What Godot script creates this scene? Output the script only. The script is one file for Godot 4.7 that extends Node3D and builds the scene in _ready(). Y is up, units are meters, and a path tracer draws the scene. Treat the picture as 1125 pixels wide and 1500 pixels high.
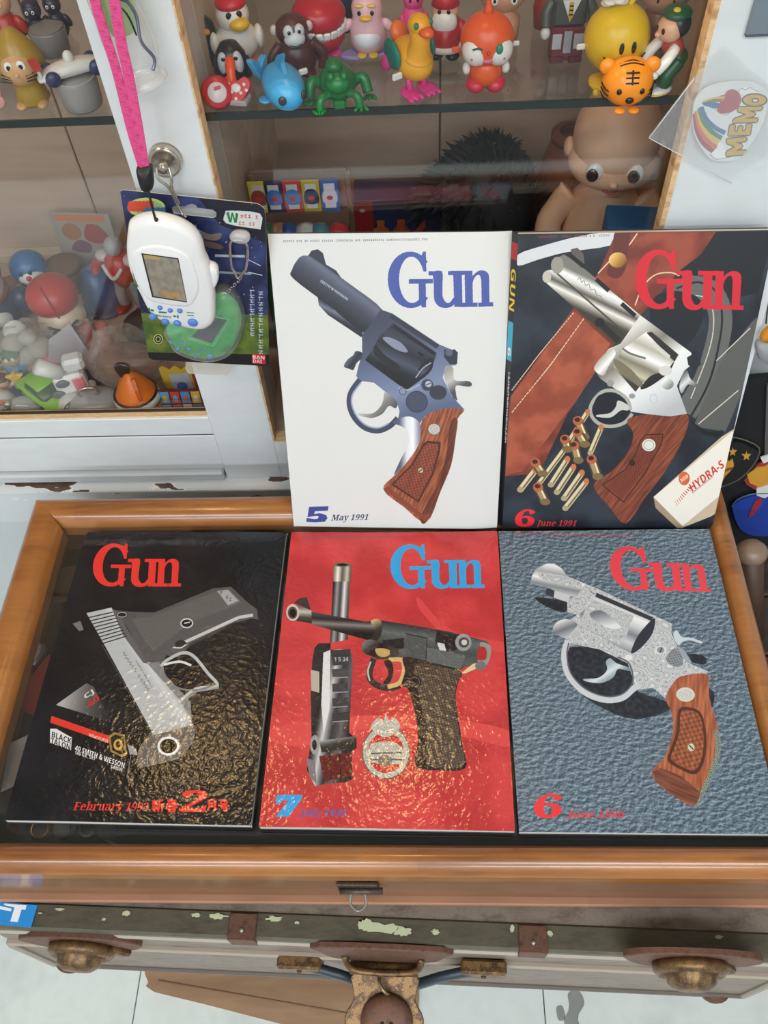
extends Node3D

const FOCAL := 1260.0
const CAM := Vector3(0.0092, 0.6334, 0.3431)
const FRONT := -0.2        # front face of the cabinet
const SHELF := 0.322       # top of the glass shelf
const BACK := -0.5         # back wall inside the cabinet
const GROUND := -0.8
var cam_basis: Basis
var used := {}
var mats := {}
var sphere: SphereMesh
var unit_cyl: CylinderMesh
var rng := RandomNumberGenerator.new()

# ---------------------------------------------------------------- pixels to places
func ray(u: float, v: float) -> Vector3:
	return cam_basis * Vector3((u - 562.5) / FOCAL, (750.0 - v) / FOCAL, -1.0)
func on_z(u: float, v: float, z: float) -> Vector3:
	var d := ray(u, v)
	return CAM + d * ((z - CAM.z) / d.z)
func on_y(u: float, v: float, y: float) -> Vector3:
	var d := ray(u, v)
	return CAM + d * ((y - CAM.y) / d.y)

func to_pixel(p: Vector3) -> Vector2:
	var q := cam_basis.inverse() * (p - CAM)
	return Vector2(562.5 - FOCAL * q.x / q.z, 750.0 + FOCAL * q.y / q.z)

# ---------------------------------------------------------------- nodes
func numbered(n: String) -> String:
	if not used.has(n):
		used[n] = 0
		return n
	used[n] += 1
	return "%s_%03d" % [n, used[n]]
func thing(called: String, label: String, category: String, at := Vector3.ZERO, turn := 0.0, group := "") -> Node3D:
	var o := Node3D.new()
	o.name = numbered(called)
	add_child(o)
	o.position = at
	o.rotation.y = turn
	o.set_meta("label", label)
	o.set_meta("category", category)
	if group != "":
		o.set_meta("group", group)
	return o
func part(parent: Node, called: String, mesh: Mesh, m: Material, at := Vector3.ZERO, rot := Vector3.ZERO, sc := Vector3.ONE) -> MeshInstance3D:
	var o := MeshInstance3D.new()
	o.name = numbered(called) if parent == self else called
	o.mesh = mesh
	o.material_override = m
	parent.add_child(o, true)
	o.position = at
	o.rotation = rot
	o.scale = sc
	return o
func structure(called: String, mesh: Mesh, m: Material, at := Vector3.ZERO, label := "", category := "") -> MeshInstance3D:
	var o := part(self, called, mesh, m, at)
	o.set_meta("kind", "structure")
	o.set_meta("label", label)
	o.set_meta("category", category)
	return o
func ball(parent: Node, called: String, c: Vector3, r: Vector3, m: Material, rot := Vector3.ZERO) -> MeshInstance3D:
	return part(parent, called, sphere, m, c, rot, r * 2.0)

# ---------------------------------------------------------------- meshes
func tri(st: SurfaceTool, a: Vector3, b: Vector3, c: Vector3, out: Vector3) -> void:
	if (c - a).cross(b - a).dot(out) < 0.0:
		var t := b
		b = c
		c = t
	st.add_vertex(a)
	st.add_vertex(b)
	st.add_vertex(c)
func quad(st: SurfaceTool, a: Vector3, b: Vector3, c: Vector3, d: Vector3, out: Vector3) -> void:
	tri(st, a, b, c, out)
	tri(st, a, c, d, out)
func begin(flat := false) -> SurfaceTool:
	var st := SurfaceTool.new()
	st.begin(Mesh.PRIMITIVE_TRIANGLES)
	st.set_smooth_group(-1 if flat else 0)
	return st
func done(st: SurfaceTool) -> ArrayMesh:
	st.generate_normals()
	st.index()
	return st.commit()
# chamfered box centred on c
func add_box(st: SurfaceTool, c: Vector3, s: Vector3, bev := 0.0, bs := Basis()) -> void:
	var h := s * 0.5
	var b := minf(bev, minf(h.x, minf(h.y, h.z)) * 0.9)
	for ax in 3:
		var i := (ax + 1) % 3
		var j := (ax + 2) % 3
		for sg in [-1.0, 1.0]:
			var q := []
			for k in [[-1, -1], [1, -1], [1, 1], [-1, 1]]:
				var p := Vector3.ZERO
				p[ax] = sg * h[ax]
				p[i] = k[0] * (h[i] - b)
				p[j] = k[1] * (h[j] - b)
				q.append(c + bs * p)
			var n := Vector3.ZERO
			n[ax] = sg
			quad(st, q[0], q[1], q[2], q[3], bs * n)
	if b <= 0.0:
		return
	for ax in 3:
		var i := (ax + 1) % 3
		var j := (ax + 2) % 3
		for si in [-1.0, 1.0]:
			for sj in [-1.0, 1.0]:
				var q := []
				for k in [[-1, 0], [1, 0], [1, 1], [-1, 1]]:
					var p := Vector3.ZERO
					p[ax] = k[0] * (h[ax] - b)
					p[i] = si * (h[i] if k[1] == 0 else h[i] - b)
					p[j] = sj * (h[j] - b if k[1] == 0 else h[j])
					q.append(c + bs * p)
				var n := Vector3.ZERO
				n[i] = si
				n[j] = sj
				quad(st, q[0], q[1], q[2], q[3], bs * n)
	for sx in [-1.0, 1.0]:
		for sy in [-1.0, 1.0]:
			for sz in [-1.0, 1.0]:
				var g := Vector3(sx, sy, sz)
				tri(st, c + bs * (g * Vector3(h.x, h.y - b, h.z - b)), c + bs * (g * Vector3(h.x - b, h.y, h.z - b)), c + bs * (g * Vector3(h.x - b, h.y - b, h.z)), bs * g)
func box(s: Vector3, bev := 0.0) -> ArrayMesh:
	var st := begin(true)
	add_box(st, Vector3.ZERO, s, bev)
	return done(st)
# box given by its two corners
func span(parent: Node, called: String, a: Vector3, b: Vector3, m: Material, bev := 0.0008) -> MeshInstance3D:
	return part(parent, called, box((b - a).abs(), bev), m, (a + b) * 0.5)
# lathe about y: profile of (radius, height)
func lathe(profile: Array, n := 24) -> ArrayMesh:
	var st := begin()
	var mid := Vector3(0, (profile[0].y + profile[-1].y) * 0.5, 0)
	for k in profile.size() - 1:
		var p: Vector2 = profile[k]
		var q: Vector2 = profile[k + 1]
		for i in n:
			var a := TAU * i / n
			var b := TAU * (i + 1) / n
			var d := Vector2(q.y - p.y, p.x - q.x)
			if d.length() < 1e-9:
				continue
			var out := Vector3(cos((a + b) * 0.5) * d.x, d.y, sin((a + b) * 0.5) * d.x)
			var va := Vector3(cos(a) * p.x, p.y, sin(a) * p.x)
			var vb := Vector3(cos(b) * p.x, p.y, sin(b) * p.x)
			var vc := Vector3(cos(b) * q.x, q.y, sin(b) * q.x)
			var vd := Vector3(cos(a) * q.x, q.y, sin(a) * q.x)
			if p.x > 1e-6:
				tri(st, va, vb, vc, out)
			if q.x > 1e-6:
				tri(st, va, vc, vd, out)
	return done(st)
func curve3(pts: Array, sub := 6) -> Array:
	var c := []
	for i in pts.size() - 1:
		var p0: Vector3 = pts[maxi(i - 1, 0)]
		var p1: Vector3 = pts[i]
		var p2: Vector3 = pts[i + 1]
		var p3: Vector3 = pts[mini(i + 2, pts.size() - 1)]
		for k in sub:
			c.append(p1.cubic_interpolate(p2, p0, p3, float(k) / sub))
	c.append(pts[-1])
	return c
# round tube along points with a radius for each (or one for all); flat squeezes it along its own binormal
func tube(pts: Array, radii, n := 10, squeeze := 1.0) -> ArrayMesh:
	var st := begin()
	var rings := []
	var up := Vector3.UP
	for i in pts.size():
		var t: Vector3 = (pts[mini(i + 1, pts.size() - 1)] - pts[maxi(i - 1, 0)]).normalized()
		if absf(t.dot(up)) > 0.95:
			up = Vector3.RIGHT if absf(t.x) < 0.8 else Vector3.BACK
		var s := t.cross(up).normalized()
		up = s.cross(t).normalized()
		var r: float = radii[mini(i, radii.size() - 1)] if radii is Array else radii
		var ring := []
		for k in n:
			var a := TAU * k / n
			ring.append(pts[i] + s * cos(a) * r + up * sin(a) * r * squeeze)
		rings.append(ring)
	for i in rings.size() - 1:
		var mid: Vector3 = (pts[i] + pts[i + 1]) * 0.5
		for k in n:
			var a: Vector3 = rings[i][k]
			var b: Vector3 = rings[i][(k + 1) % n]
			var c: Vector3 = rings[i + 1][(k + 1) % n]
			var d: Vector3 = rings[i + 1][k]
			quad(st, a, b, c, d, (a + b + c + d) * 0.25 - mid)
	for e in [0, rings.size() - 1]:
		var out: Vector3 = pts[0] - pts[1] if e == 0 else pts[-1] - pts[-2]
		for k in n:
			tri(st, pts[e], rings[e][k], rings[e][(k + 1) % n], out)
	return done(st)
func smooth2(flat: Array, sub := 5, closed := true) -> PackedVector2Array:
	var p := pts2(flat)
	var o := PackedVector2Array()
	var n := p.size()
	for i in (n if closed else n - 1):
		var a := p[(i - 1 + n) % n] if closed else p[maxi(i - 1, 0)]
		var d := p[(i + 2) % n] if closed else p[mini(i + 2, n - 1)]
		for k in sub:
			o.append(p[i].cubic_interpolate(p[(i + 1) % n], a, d, float(k) / sub))
	if not closed:
		o.append(p[-1])
	return o
func pts2(flat: Array) -> PackedVector2Array:
	var o := PackedVector2Array()
	for i in range(0, flat.size(), 2):
		o.append(Vector2(flat[i], flat[i + 1]))
	return o
# outline in xy pushed from z0 to z1, its rim bevelled
func prism(poly: PackedVector2Array, z0: float, z1: float, bev := 0.0) -> ArrayMesh:
	var st := begin(true)
	if Geometry2D.is_polygon_clockwise(poly):
		poly.reverse()
	var inner := poly
	if bev > 0.0:
		var r := Geometry2D.offset_polygon(poly, -bev, Geometry2D.JOIN_MITER)
		if r.size() == 1 and r[0].size() == poly.size():
			var best := 0
			for i in r[0].size():
				if r[0][i].distance_to(poly[0]) < r[0][best].distance_to(poly[0]):
					best = i
			inner = PackedVector2Array()
			var rr: PackedVector2Array = r[0]
			if Geometry2D.is_polygon_clockwise(rr):
				rr.reverse()
				best = rr.size() - 1 - best
			for i in rr.size():
				inner.append(rr[(best + i) % rr.size()])
		else:
			bev = 0.0
	var s := signf(z1 - z0)
	for f in [[inner, z1, s], [poly, z0, -s]]:
		var idx := Geometry2D.triangulate_polygon(f[0])
		for i in range(0, idx.size(), 3):
			tri(st, v3(f[0][idx[i]], f[1]), v3(f[0][idx[i + 1]], f[1]), v3(f[0][idx[i + 2]], f[1]), Vector3(0, 0, f[2]))
	for i in poly.size():
		var j := (i + 1) % poly.size()
		var d := poly[j] - poly[i]
		var out := Vector3(d.y, -d.x, 0)
		quad(st, v3(poly[i], z0), v3(poly[j], z0), v3(poly[j], z1 - s * bev), v3(poly[i], z1 - s * bev), out)
		if bev > 0.0:
			quad(st, v3(poly[i], z1 - s * bev), v3(poly[j], z1 - s * bev), v3(inner[j], z1), v3(inner[i], z1), out.normalized() + Vector3(0, 0, s))
	return done(st)
func v3(p: Vector2, z: float) -> Vector3:
	return Vector3(p.x, p.y, z)
func oval(cx: float, cy: float, rx: float, ry: float, n := 24) -> PackedVector2Array:
	var o := PackedVector2Array()
	for i in n:
		o.append(Vector2(cx + cos(TAU * i / n) * rx, cy + sin(TAU * i / n) * ry))
	return o
func round_rect(w: float, h: float, r: float) -> PackedVector2Array:
	var o := PackedVector2Array()
	for k in 4:
		var c := Vector2([1, -1, -1, 1][k] * (w * 0.5 - r), [1, 1, -1, -1][k] * (h * 0.5 - r))
		for i in 5:
			var a := PI * 0.5 * (k + i / 4.0)
			o.append(c + Vector2(cos(a), sin(a)) * r)
	return o

# ---------------------------------------------------------------- materials
func rgb(r: float, g: float, b: float) -> Color:
	return Color(r / 255.0, g / 255.0, b / 255.0)
func mat(c: Color, rough := 0.5, metal := 0.0, coat := 0.0) -> StandardMaterial3D:
	var key := "%s/%s/%s/%s" % [c.to_html(), rough, metal, coat]
	if mats.has(key):
		return mats[key]
	var m := StandardMaterial3D.new()
	m.albedo_color = c
	m.roughness = rough
	m.metallic = metal
	if coat > 0.0:
		m.clearcoat_enabled = true
		m.clearcoat = coat
		m.clearcoat_roughness = 0.08
	mats[key] = m
	return m
func toy(r: float, g: float, b: float) -> StandardMaterial3D:
	return mat(rgb(r, g, b), 0.32)
func pane(c: Color, alpha: float, rough := 0.03) -> StandardMaterial3D:
	var m := StandardMaterial3D.new()
	m.albedo_color = Color(c.r, c.g, c.b, alpha)
	m.transparency = BaseMaterial3D.TRANSPARENCY_ALPHA
	m.roughness = rough
	return m
# a material whose colour runs through a ramp of noise; stretch > 1 draws the grain out along axis u
func grained(colors: Array, size: int, freq: float, stretch: float, rough: float, scale3: Vector3, seed_: int, relief := 0.0, octaves := 4) -> StandardMaterial3D:
	var n := FastNoiseLite.new()
	n.seed = seed_
	n.frequency = freq
	n.fractal_octaves = octaves
	var fine := FastNoiseLite.new()
	fine.seed = seed_ + 7
	fine.frequency = freq * 9.0
	fine.fractal_octaves = 2
	var g := Gradient.new()
	g.offsets = PackedFloat32Array()
	g.colors = PackedColorArray()
	for i in colors.size():
		g.add_point(float(i) / (colors.size() - 1), colors[i])
	var im := Image.create(size, size, true, Image.FORMAT_RGB8)
	var hm := Image.create(size, size, true, Image.FORMAT_L8)
	for y in size:
		for x in size:
			# blend across the border so the tile repeats without a seam
			var fx := clampf((x - size * 0.85) / (size * 0.15), 0, 1)
			var fy := clampf((y - size * 0.85) / (size * 0.15), 0, 1)
			var a := pick(n, fine, x, y, stretch)
			if fx > 0.0:
				a = lerpf(a, pick(n, fine, x - size, y, stretch), fx)
			if fy > 0.0:
				a = lerpf(a, pick(n, fine, x, y - size, stretch), fy)
			a = clampf(a, 0, 1)
			im.set_pixel(x, y, g.sample(a))
			hm.set_pixel(x, y, Color(a, a, a))
	im.generate_mipmaps()
	var m := StandardMaterial3D.new()
	m.albedo_texture = ImageTexture.create_from_image(im)
	m.roughness = rough
	m.uv1_triplanar = true
	m.uv1_scale = scale3
	if relief > 0.0:
		m.heightmap_enabled = true
		m.heightmap_texture = ImageTexture.create_from_image(hm)
		m.heightmap_scale = relief
	return m
func pick(n: FastNoiseLite, fine: FastNoiseLite, x: float, y: float, stretch: float) -> float:
	return 0.5 + n.get_noise_2d(x / stretch, y) * 0.75 + fine.get_noise_2d(x / stretch, y) * 0.25
func printed(im: Image, rough := 0.35, coat := 0.0) -> StandardMaterial3D:
	im.generate_mipmaps()
	var m := StandardMaterial3D.new()
	m.albedo_texture = ImageTexture.create_from_image(im)
	m.roughness = rough
	if coat > 0.0:
		m.clearcoat_enabled = true
		m.clearcoat = coat
		m.clearcoat_roughness = 0.1
	return m

# ---------------------------------------------------------------- print: a small painter for covers and cards
var im: Image
var hm8 := []       # homography from the coordinates a picture is written in to texture pixels
func homography(src: PackedVector2Array, dst: PackedVector2Array) -> Array:
	var a := []
	for i in 4:
		var s := src[i]
		var d := dst[i]
		a.append([s.x, s.y, 1.0, 0.0, 0.0, 0.0, -s.x * d.x, -s.y * d.x, d.x])
		a.append([0.0, 0.0, 0.0, s.x, s.y, 1.0, -s.x * d.y, -s.y * d.y, d.y])
	for c in 8:
		var p := c
		for r in range(c, 8):
			if absf(a[r][c]) > absf(a[p][c]):
				p = r
		var t = a[c]
		a[c] = a[p]
		a[p] = t
		for r in 8:
			if r != c:
				var k: float = a[r][c] / a[c][c]
				if k != 0.0:
					for j in range(c, 9):
						a[r][j] -= k * a[c][j]
	var h := []
	for c in 8:
		h.append(a[c][8] / a[c][c])
	return h
func canvas(w: int, h: int, col: Color, corners: Array) -> void:
	im = Image.create(w, h, true, Image.FORMAT_RGB8)
	im.fill(col)
	hm8 = homography(pts2(corners), pts2([0, 0, w, 0, w, h, 0, h]))
func tp(p: Vector2) -> Vector2:
	var w: float = hm8[6] * p.x + hm8[7] * p.y + 1.0
	return Vector2((hm8[0] * p.x + hm8[1] * p.y + hm8[2]) / w, (hm8[3] * p.x + hm8[4] * p.y + hm8[5]) / w)
func tps(p: PackedVector2Array) -> PackedVector2Array:
	var o := PackedVector2Array()
	for q in p:
		o.append(tp(q))
	return o
# ink is a Color or a Callable(x, y) -> Color in texture pixels
func fill(t: PackedVector2Array, ink) -> void:
	var W := im.get_width()
	var H := im.get_height()
	var lo := INF
	var hi := -INF
	for q in t:
		lo = minf(lo, q.y)
		hi = maxf(hi, q.y)
	var flat_ink := ink is Color
	for y in range(maxi(0, ceili(lo - 0.5)), mini(H, ceili(hi - 0.5))):
		var xs := []
		var yc := y + 0.5
		for i in t.size():
			var a := t[i]
			var b := t[(i + 1) % t.size()]
			if (a.y <= yc) != (b.y <= yc):
				xs.append(a.x + (b.x - a.x) * (yc - a.y) / (b.y - a.y))
		xs.sort()
		for k in range(0, xs.size() - 1, 2):
			var x0 := clampi(ceili(xs[k] - 0.5), 0, W)
			var x1 := clampi(ceili(xs[k + 1] - 0.5), 0, W)
			if x1 <= x0:
				continue
			if flat_ink:
				im.fill_rect(Rect2i(x0, y, x1 - x0, 1), ink)
			else:
				for x in range(x0, x1):
					im.set_pixel(x, y, ink.call(x, y))
func shape(flat: Array, ink) -> void:
	fill(tps(pts2(flat)), ink)
func blob(flat: Array, ink, sub := 5) -> void:
	fill(tps(smooth2(flat, sub)), ink)
func disc(x: float, y: float, rx: float, ry: float, ink) -> void:
	fill(tps(oval(x, y, rx, ry, 28)), ink)
func line(flat: Array, width: float, ink, soft := false, closed := false) -> void:
	var p := smooth2(flat, 5, closed) if soft else pts2(flat)
	if closed:
		p.append(p[0])
	for i in p.size() - 1:
		var d := (p[i + 1] - p[i])
		if d.length() < 1e-6:
			continue
		var n := d.normalized().orthogonal() * width * 0.5
		var e := d.normalized() * width * (0.2 if soft else 0.0)
		fill(tps(PackedVector2Array([p[i] + n - e, p[i + 1] + n + e, p[i + 1] - n + e, p[i] - n - e])), ink)
func ring(x: float, y: float, rx: float, ry: float, width: float, ink) -> void:
	var o := oval(x, y, rx, ry, 28)
	var f := []
	for q in o:
		f.append(q.x)
		f.append(q.y)
	line(f, width, ink, false, true)
# ramp of printed tone across a piece: colours evenly spaced from (x0, y0) to (x1, y1)
func ramp(x0: float, y0: float, x1: float, y1: float, cols: Array) -> Callable:
	var g := Gradient.new()
	g.offsets = PackedFloat32Array()
	g.colors = PackedColorArray()
	for i in cols.size():
		g.add_point(float(i) / (cols.size() - 1), cols[i])
	var a := tp(Vector2(x0, y0))
	var d := tp(Vector2(x1, y1)) - a
	var l := d.length_squared()
	return func(x, y): return g.sample((Vector2(x, y) - a).dot(d) / l)
# printed wood: streaks along a direction
func timber(ax: float, ay: float, base: Color, dark: Color, seed_: int, knurl := 0.0) -> Callable:
	var n := FastNoiseLite.new()
	n.seed = seed_
	n.frequency = 0.02
	var d := Vector2(ax, ay).normalized()
	return func(x, y):
		var s: float = x * d.x + y * d.y
		var t: float = -x * d.y + y * d.x
		var k: float = clampf(0.5 + n.get_noise_2d(s * 0.25, t * 3.0), 0, 1)
		if knurl > 0.0:
			k = clampf(k * 0.3 + 0.7 * (0.5 + 0.5 * sin((x + y * 0.6) / knurl) * sin((x * 0.6 - y) / knurl)), 0, 1)
		return base.lerp(dark, k)
# speckle between two inks
func speckle(a: Color, b: Color, seed_: int, freq := 0.15, bias := 0.0) -> Callable:
	var n := FastNoiseLite.new()
	n.seed = seed_
	n.frequency = freq
	n.fractal_octaves = 3
	return func(x, y): return a.lerp(b, clampf(0.5 + bias + n.get_noise_2d(x, y) * 1.4, 0, 1))
# engraved scrollwork
func scroll(a: Color, b: Color, seed_: int) -> Callable:
	var n := FastNoiseLite.new()
	n.seed = seed_
	n.frequency = 0.018
	n.fractal_octaves = 1
	return func(x, y):
		var k: float = n.get_noise_2d(x, y) * 11.0
		return a.lerp(b, pow(absf(sin(k)), 10.0) * 0.75 + 0.22 * absf(sin(k * 0.3)))
# text stretched into the parallelogram top left, top right, bottom left
func text(s: String, serif: bool, tl: Vector2, tr: Vector2, bl: Vector2, ink, weight := 700) -> void:
	var f := SystemFont.new()
	f.font_names = PackedStringArray(["Droid Serif" if serif else "Droid Sans"])
	f.font_weight = weight
	var tm := TextMesh.new()
	tm.font = f
	tm.font_size = 48
	tm.pixel_size = 0.01
	tm.depth = 0.0
	tm.curve_step = 2.0
	tm.text = s
	var arr := tm.get_mesh_arrays()
	var v: PackedVector3Array = arr[Mesh.ARRAY_VERTEX]
	if v.is_empty():
		return
	var lo := Vector2(INF, INF)
	var hi := Vector2(-INF, -INF)
	for q in v:
		lo = Vector2(minf(lo.x, q.x), minf(lo.y, q.y))
		hi = Vector2(maxf(hi.x, q.x), maxf(hi.y, q.y))
	var m := PackedVector2Array()
	for q in v:
		var a := (q.x - lo.x) / (hi.x - lo.x)
		var b := (hi.y - q.y) / (hi.y - lo.y)
		m.append(tp(tl + (tr - tl) * a + (bl - tl) * b))
	var idx = arr[Mesh.ARRAY_INDEX]
	if idx == null or idx.is_empty():
		for i in range(0, m.size(), 3):
			fill(PackedVector2Array([m[i], m[i + 1], m[i + 2]]), ink)
	else:
		for i in range(0, idx.size(), 3):
			fill(PackedVector2Array([m[idx[i]], m[idx[i + 1]], m[idx[i + 2]]]), ink)
# strokes written in a unit square, laid into a box at x, y of size w x h
func strokes(list: Array, x: float, y: float, w: float, h: float, width: float, ink) -> void:
	for s in list:
		var f := []
		for i in range(0, s.size(), 2):
			f.append(x + s[i] * w)
			f.append(y + s[i + 1] * h)
		line(f, width, ink)
const SHIN := [[.22, .04, .26, .15], [.05, .18, .48, .18], [.15, .2, .2, .34], [.38, .2, .33, .34], [.03, .38, .5, .38], [.06, .58, .48, .58], [.27, .38, .27, .98], [.25, .6, .05, .85], [.3, .62, .47, .8], [.92, .06, .6, .16], [.62, .14, .61, .6, .5, .96], [.6, .42, 1, .42], [.82, .42, .82, .98]]
const HARU := [[.15, .14, .85, .14], [.2, .29, .8, .29], [.05, .44, .95, .44], [.5, .02, .45, .3, .28, .5, .05, .68], [.58, .44, .7, .56, .96, .68], [.28, .58, .72, .58, .72, .97, .28, .97, .28, .58], [.28, .77, .72, .77]]
const TSUKI := [[.25, .05, .8, .05, .8, .95, .66, .93], [.25, .05, .25, .6, .12, .97], [.25, .33, .8, .33], [.25, .6, .8, .6]]
const GOU := [[.25, .06, .75, .06, .75, .35, .25, .35, .25, .06], [.05, .5, .95, .5], [.35, .5, .28, .7, .78, .7, .72, .95, .5, .95]]
# the slab-serif masthead: written in a box 460 x 245, laid into a quadrilateral TL TR BR BL
func masthead(q: Array, ink) -> void:
	var c := pts2(q)
	var put := func(p: Vector2) -> Vector2:
		var a := p.x / 460.0
		var b := p.y / 245.0
		return tp(c[0].lerp(c[1], a).lerp(c[3].lerp(c[2], a), b))
	var outs := []
	var g := PackedVector2Array()
	for i in 25:
		var t := deg_to_rad(-38.0 - i * 282.0 / 24.0)
		g.append(Vector2(100 + cos(t) * 100, 122 + sin(t) * 123))
	for i in 25:
		var t := deg_to_rad(-38.0 - (24 - i) * 282.0 / 24.0)
		g.append(Vector2(106 + cos(t) * 56, 122 + sin(t) * 101))
	outs.append(g)
	for f in [[147, 30, 158, 0, 171, 0, 171, 86, 158, 86, 150, 60, 140, 42], [93, 119, 199, 119, 199, 139, 93, 139], [136, 130, 167, 130, 167, 242, 148, 242, 136, 205],
			[180, 86, 240, 86, 240, 104, 180, 104], [318, 86, 266, 86, 266, 104, 318, 104], [288, 90, 326, 90, 326, 225, 345, 225, 345, 242, 290, 242],
			[315, 86, 372, 86, 372, 104, 315, 104], [338, 90, 372, 90, 372, 230, 338, 230], [313, 225, 392, 225, 392, 243, 313, 243], [410, 115, 444, 115, 444, 230, 410, 230], [395, 225, 460, 225, 460, 243, 395, 243]]:
		outs.append(pts2(f))
	outs.append(smooth2([202, 90, 240, 90, 240, 150, 240, 195, 255, 222, 272, 222, 290, 200, 300, 215, 282, 238, 255, 246, 225, 240, 206, 218, 202, 190, 202, 140], 4))
	outs.append(smooth2([368, 118, 385, 96, 405, 86, 428, 89, 441, 102, 444, 120, 442, 150, 412, 150, 410, 130, 404, 108, 392, 106, 378, 122, 370, 145], 4))
	for o in outs:
		var m := PackedVector2Array()
		for p in o:
			m.append(put.call(p))
		fill(m, ink)
# a run of print too small to read: little upright marks
func tiny(x0: float, y0: float, x1: float, y1: float, h: float, ink) -> void:
	var n := int(Vector2(x0, y0).distance_to(Vector2(x1, y1)) / (h * 0.95))
	for i in n:
		if rng.randf() < 0.08:
			continue
		var p := Vector2(x0, y0).lerp(Vector2(x1, y1), float(i) / n)
		var w := h * 0.75
		line([p.x, p.y - h * rng.randf_range(0.6, 1), p.x + w, p.y - h * rng.randf_range(0.6, 1)], h * 0.16, ink)
		line([p.x + w * rng.randf_range(0.2, 0.8), p.y - h, p.x + w * rng.randf_range(0.2, 0.8), p.y], h * 0.16, ink)
		line([p.x, p.y - h * rng.randf_range(0, 0.4), p.x + w, p.y - h * rng.randf_range(0, 0.4)], h * 0.16, ink)

# ---------------------------------------------------------------- the five covers (points read in each cover's own close-up)
const CW := 1024
const CHH := 1446
func cover_may() -> Image:
	canvas(CW, CHH, rgb(212, 213, 212), [27, 52, 1100, 61, 1025, 1362, 122, 1356])
	tiny(95, 90, 735, 92, 9, rgb(90, 90, 95))
	var steel := ramp(330, 190, 210, 350, [rgb(52, 56, 70), rgb(96, 102, 122), rgb(60, 64, 80), rgb(38, 40, 52), rgb(22, 23, 31)])
	shape([205, 152, 222, 128, 250, 123, 272, 140, 285, 190, 330, 218, 360, 262, 330, 290, 210, 200], rgb(42, 45, 57))
	shape([245, 325, 325, 372, 318, 392, 445, 485, 438, 512, 290, 412, 250, 368], ramp(330, 380, 310, 420, [rgb(40, 42, 54), rgb(110, 115, 132), rgb(38, 40, 50)]))
	blob([165, 160, 200, 150, 240, 170, 400, 285, 530, 390, 505, 450, 445, 490, 300, 375, 140, 252, 133, 212], steel, 4)
	line([265, 258, 378, 345], 3, rgb(140, 145, 160))
	text("SMITH & WESSON", false, Vector2(262, 256), Vector2(382, 340), Vector2(256, 266), rgb(170, 174, 186))
	shape([525, 390, 575, 408, 780, 545, 835, 568, 858, 600, 852, 636, 805, 640, 793, 690, 830, 768, 888, 832, 830, 824, 760, 836, 712, 862, 690, 892, 640, 862, 592, 882, 602, 840, 590, 795, 540, 752, 490, 712, 430, 704, 412, 682, 422, 640, 440, 585, 440, 500, 480, 455], ramp(560, 420, 700, 840, [rgb(60, 65, 82), rgb(74, 80, 102), rgb(98, 110, 142), rgb(120, 132, 162), rgb(86, 98, 128)]))
	shape([575, 410, 780, 548, 765, 562, 560, 425], rgb(44, 48, 62))
	blob([358, 640, 372, 612, 400, 590, 412, 572, 440, 580, 436, 605, 415, 625, 400, 655, 380, 650], ramp(370, 600, 430, 640, [rgb(110, 118, 140), rgb(40, 44, 56), rgb(70, 76, 94)]))
	shape([578, 452, 768, 585, 748, 640, 735, 650, 690, 705, 638, 742, 600, 722, 452, 612, 490, 555, 520, 505], ramp(640, 480, 540, 690, [rgb(28, 30, 38), rgb(58, 62, 78), rgb(34, 36, 46), rgb(72, 78, 98), rgb(24, 25, 33), rgb(16, 17, 22)]))
	blob([532, 518, 560, 512, 610, 535, 640, 572, 625, 578, 580, 560], rgb(128, 136, 158))
	blob([500, 545, 540, 590, 590, 625, 610, 650, 580, 650, 520, 610, 490, 580], rgb(30, 32, 40))
	shape([585, 455, 765, 580, 755, 592, 575, 468], rgb(20, 21, 28))
	line([690, 655, 715, 625, 745, 610, 740, 650, 700, 690, 660, 700], 12, rgb(24, 26, 33), true)
	line([675, 690, 705, 650, 742, 625], 5, rgb(150, 158, 178), true)
	shape([690, 575, 712, 590, 708, 598, 684, 583], rgb(10, 10, 14))
	line([600, 735, 640, 745, 690, 720], 8, rgb(150, 160, 182), true)
	disc(617, 750, 15, 15, rgb(130, 140, 164))
	ring(617, 750, 15, 15, 3, rgb(52, 58, 74))
	line([425, 702, 388, 755, 380, 810, 402, 868, 448, 912, 505, 925, 556, 905, 590, 872], 24, rgb(58, 66, 88), true)
	line([432, 712, 396, 762, 391, 808, 412, 860, 452, 900, 505, 912, 550, 894], 7, rgb(150, 160, 184), true)
	blob([540, 752, 590, 795, 585, 825, 555, 815, 525, 850, 480, 868, 425, 858, 418, 848, 480, 848, 515, 820, 530, 790], ramp(480, 780, 560, 850, [rgb(200, 202, 205), rgb(128, 126, 124), rgb(70, 72, 80)]))
	blob([805, 640, 838, 645, 845, 700, 905, 705, 920, 720, 905, 730, 852, 725, 850, 760, 855, 790, 830, 765, 800, 690], ramp(800, 660, 860, 740, [rgb(150, 145, 140), rgb(190, 188, 186), rgb(70, 72, 82)]))
	shape([800, 565, 830, 572, 845, 565, 860, 580, 856, 630, 825, 632, 800, 600], rgb(42, 47, 60))
	disc(822, 580, 16, 16, rgb(86, 92, 110))
	disc(772, 755, 38, 32, speckle(rgb(30, 32, 40), rgb(70, 74, 88), 4, 0.3))
	disc(725, 722, 26, 26, rgb(58, 63, 80))
	disc(730, 718, 14, 14, rgb(170, 176, 192))
	line([720, 722, 740, 714], 4, rgb(40, 44, 54))
	disc(678, 796, 44, 44, speckle(rgb(82, 92, 118), rgb(48, 52, 68), 5, 0.2))
	ring(678, 796, 46, 46, 5, rgb(52, 58, 76))
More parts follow.
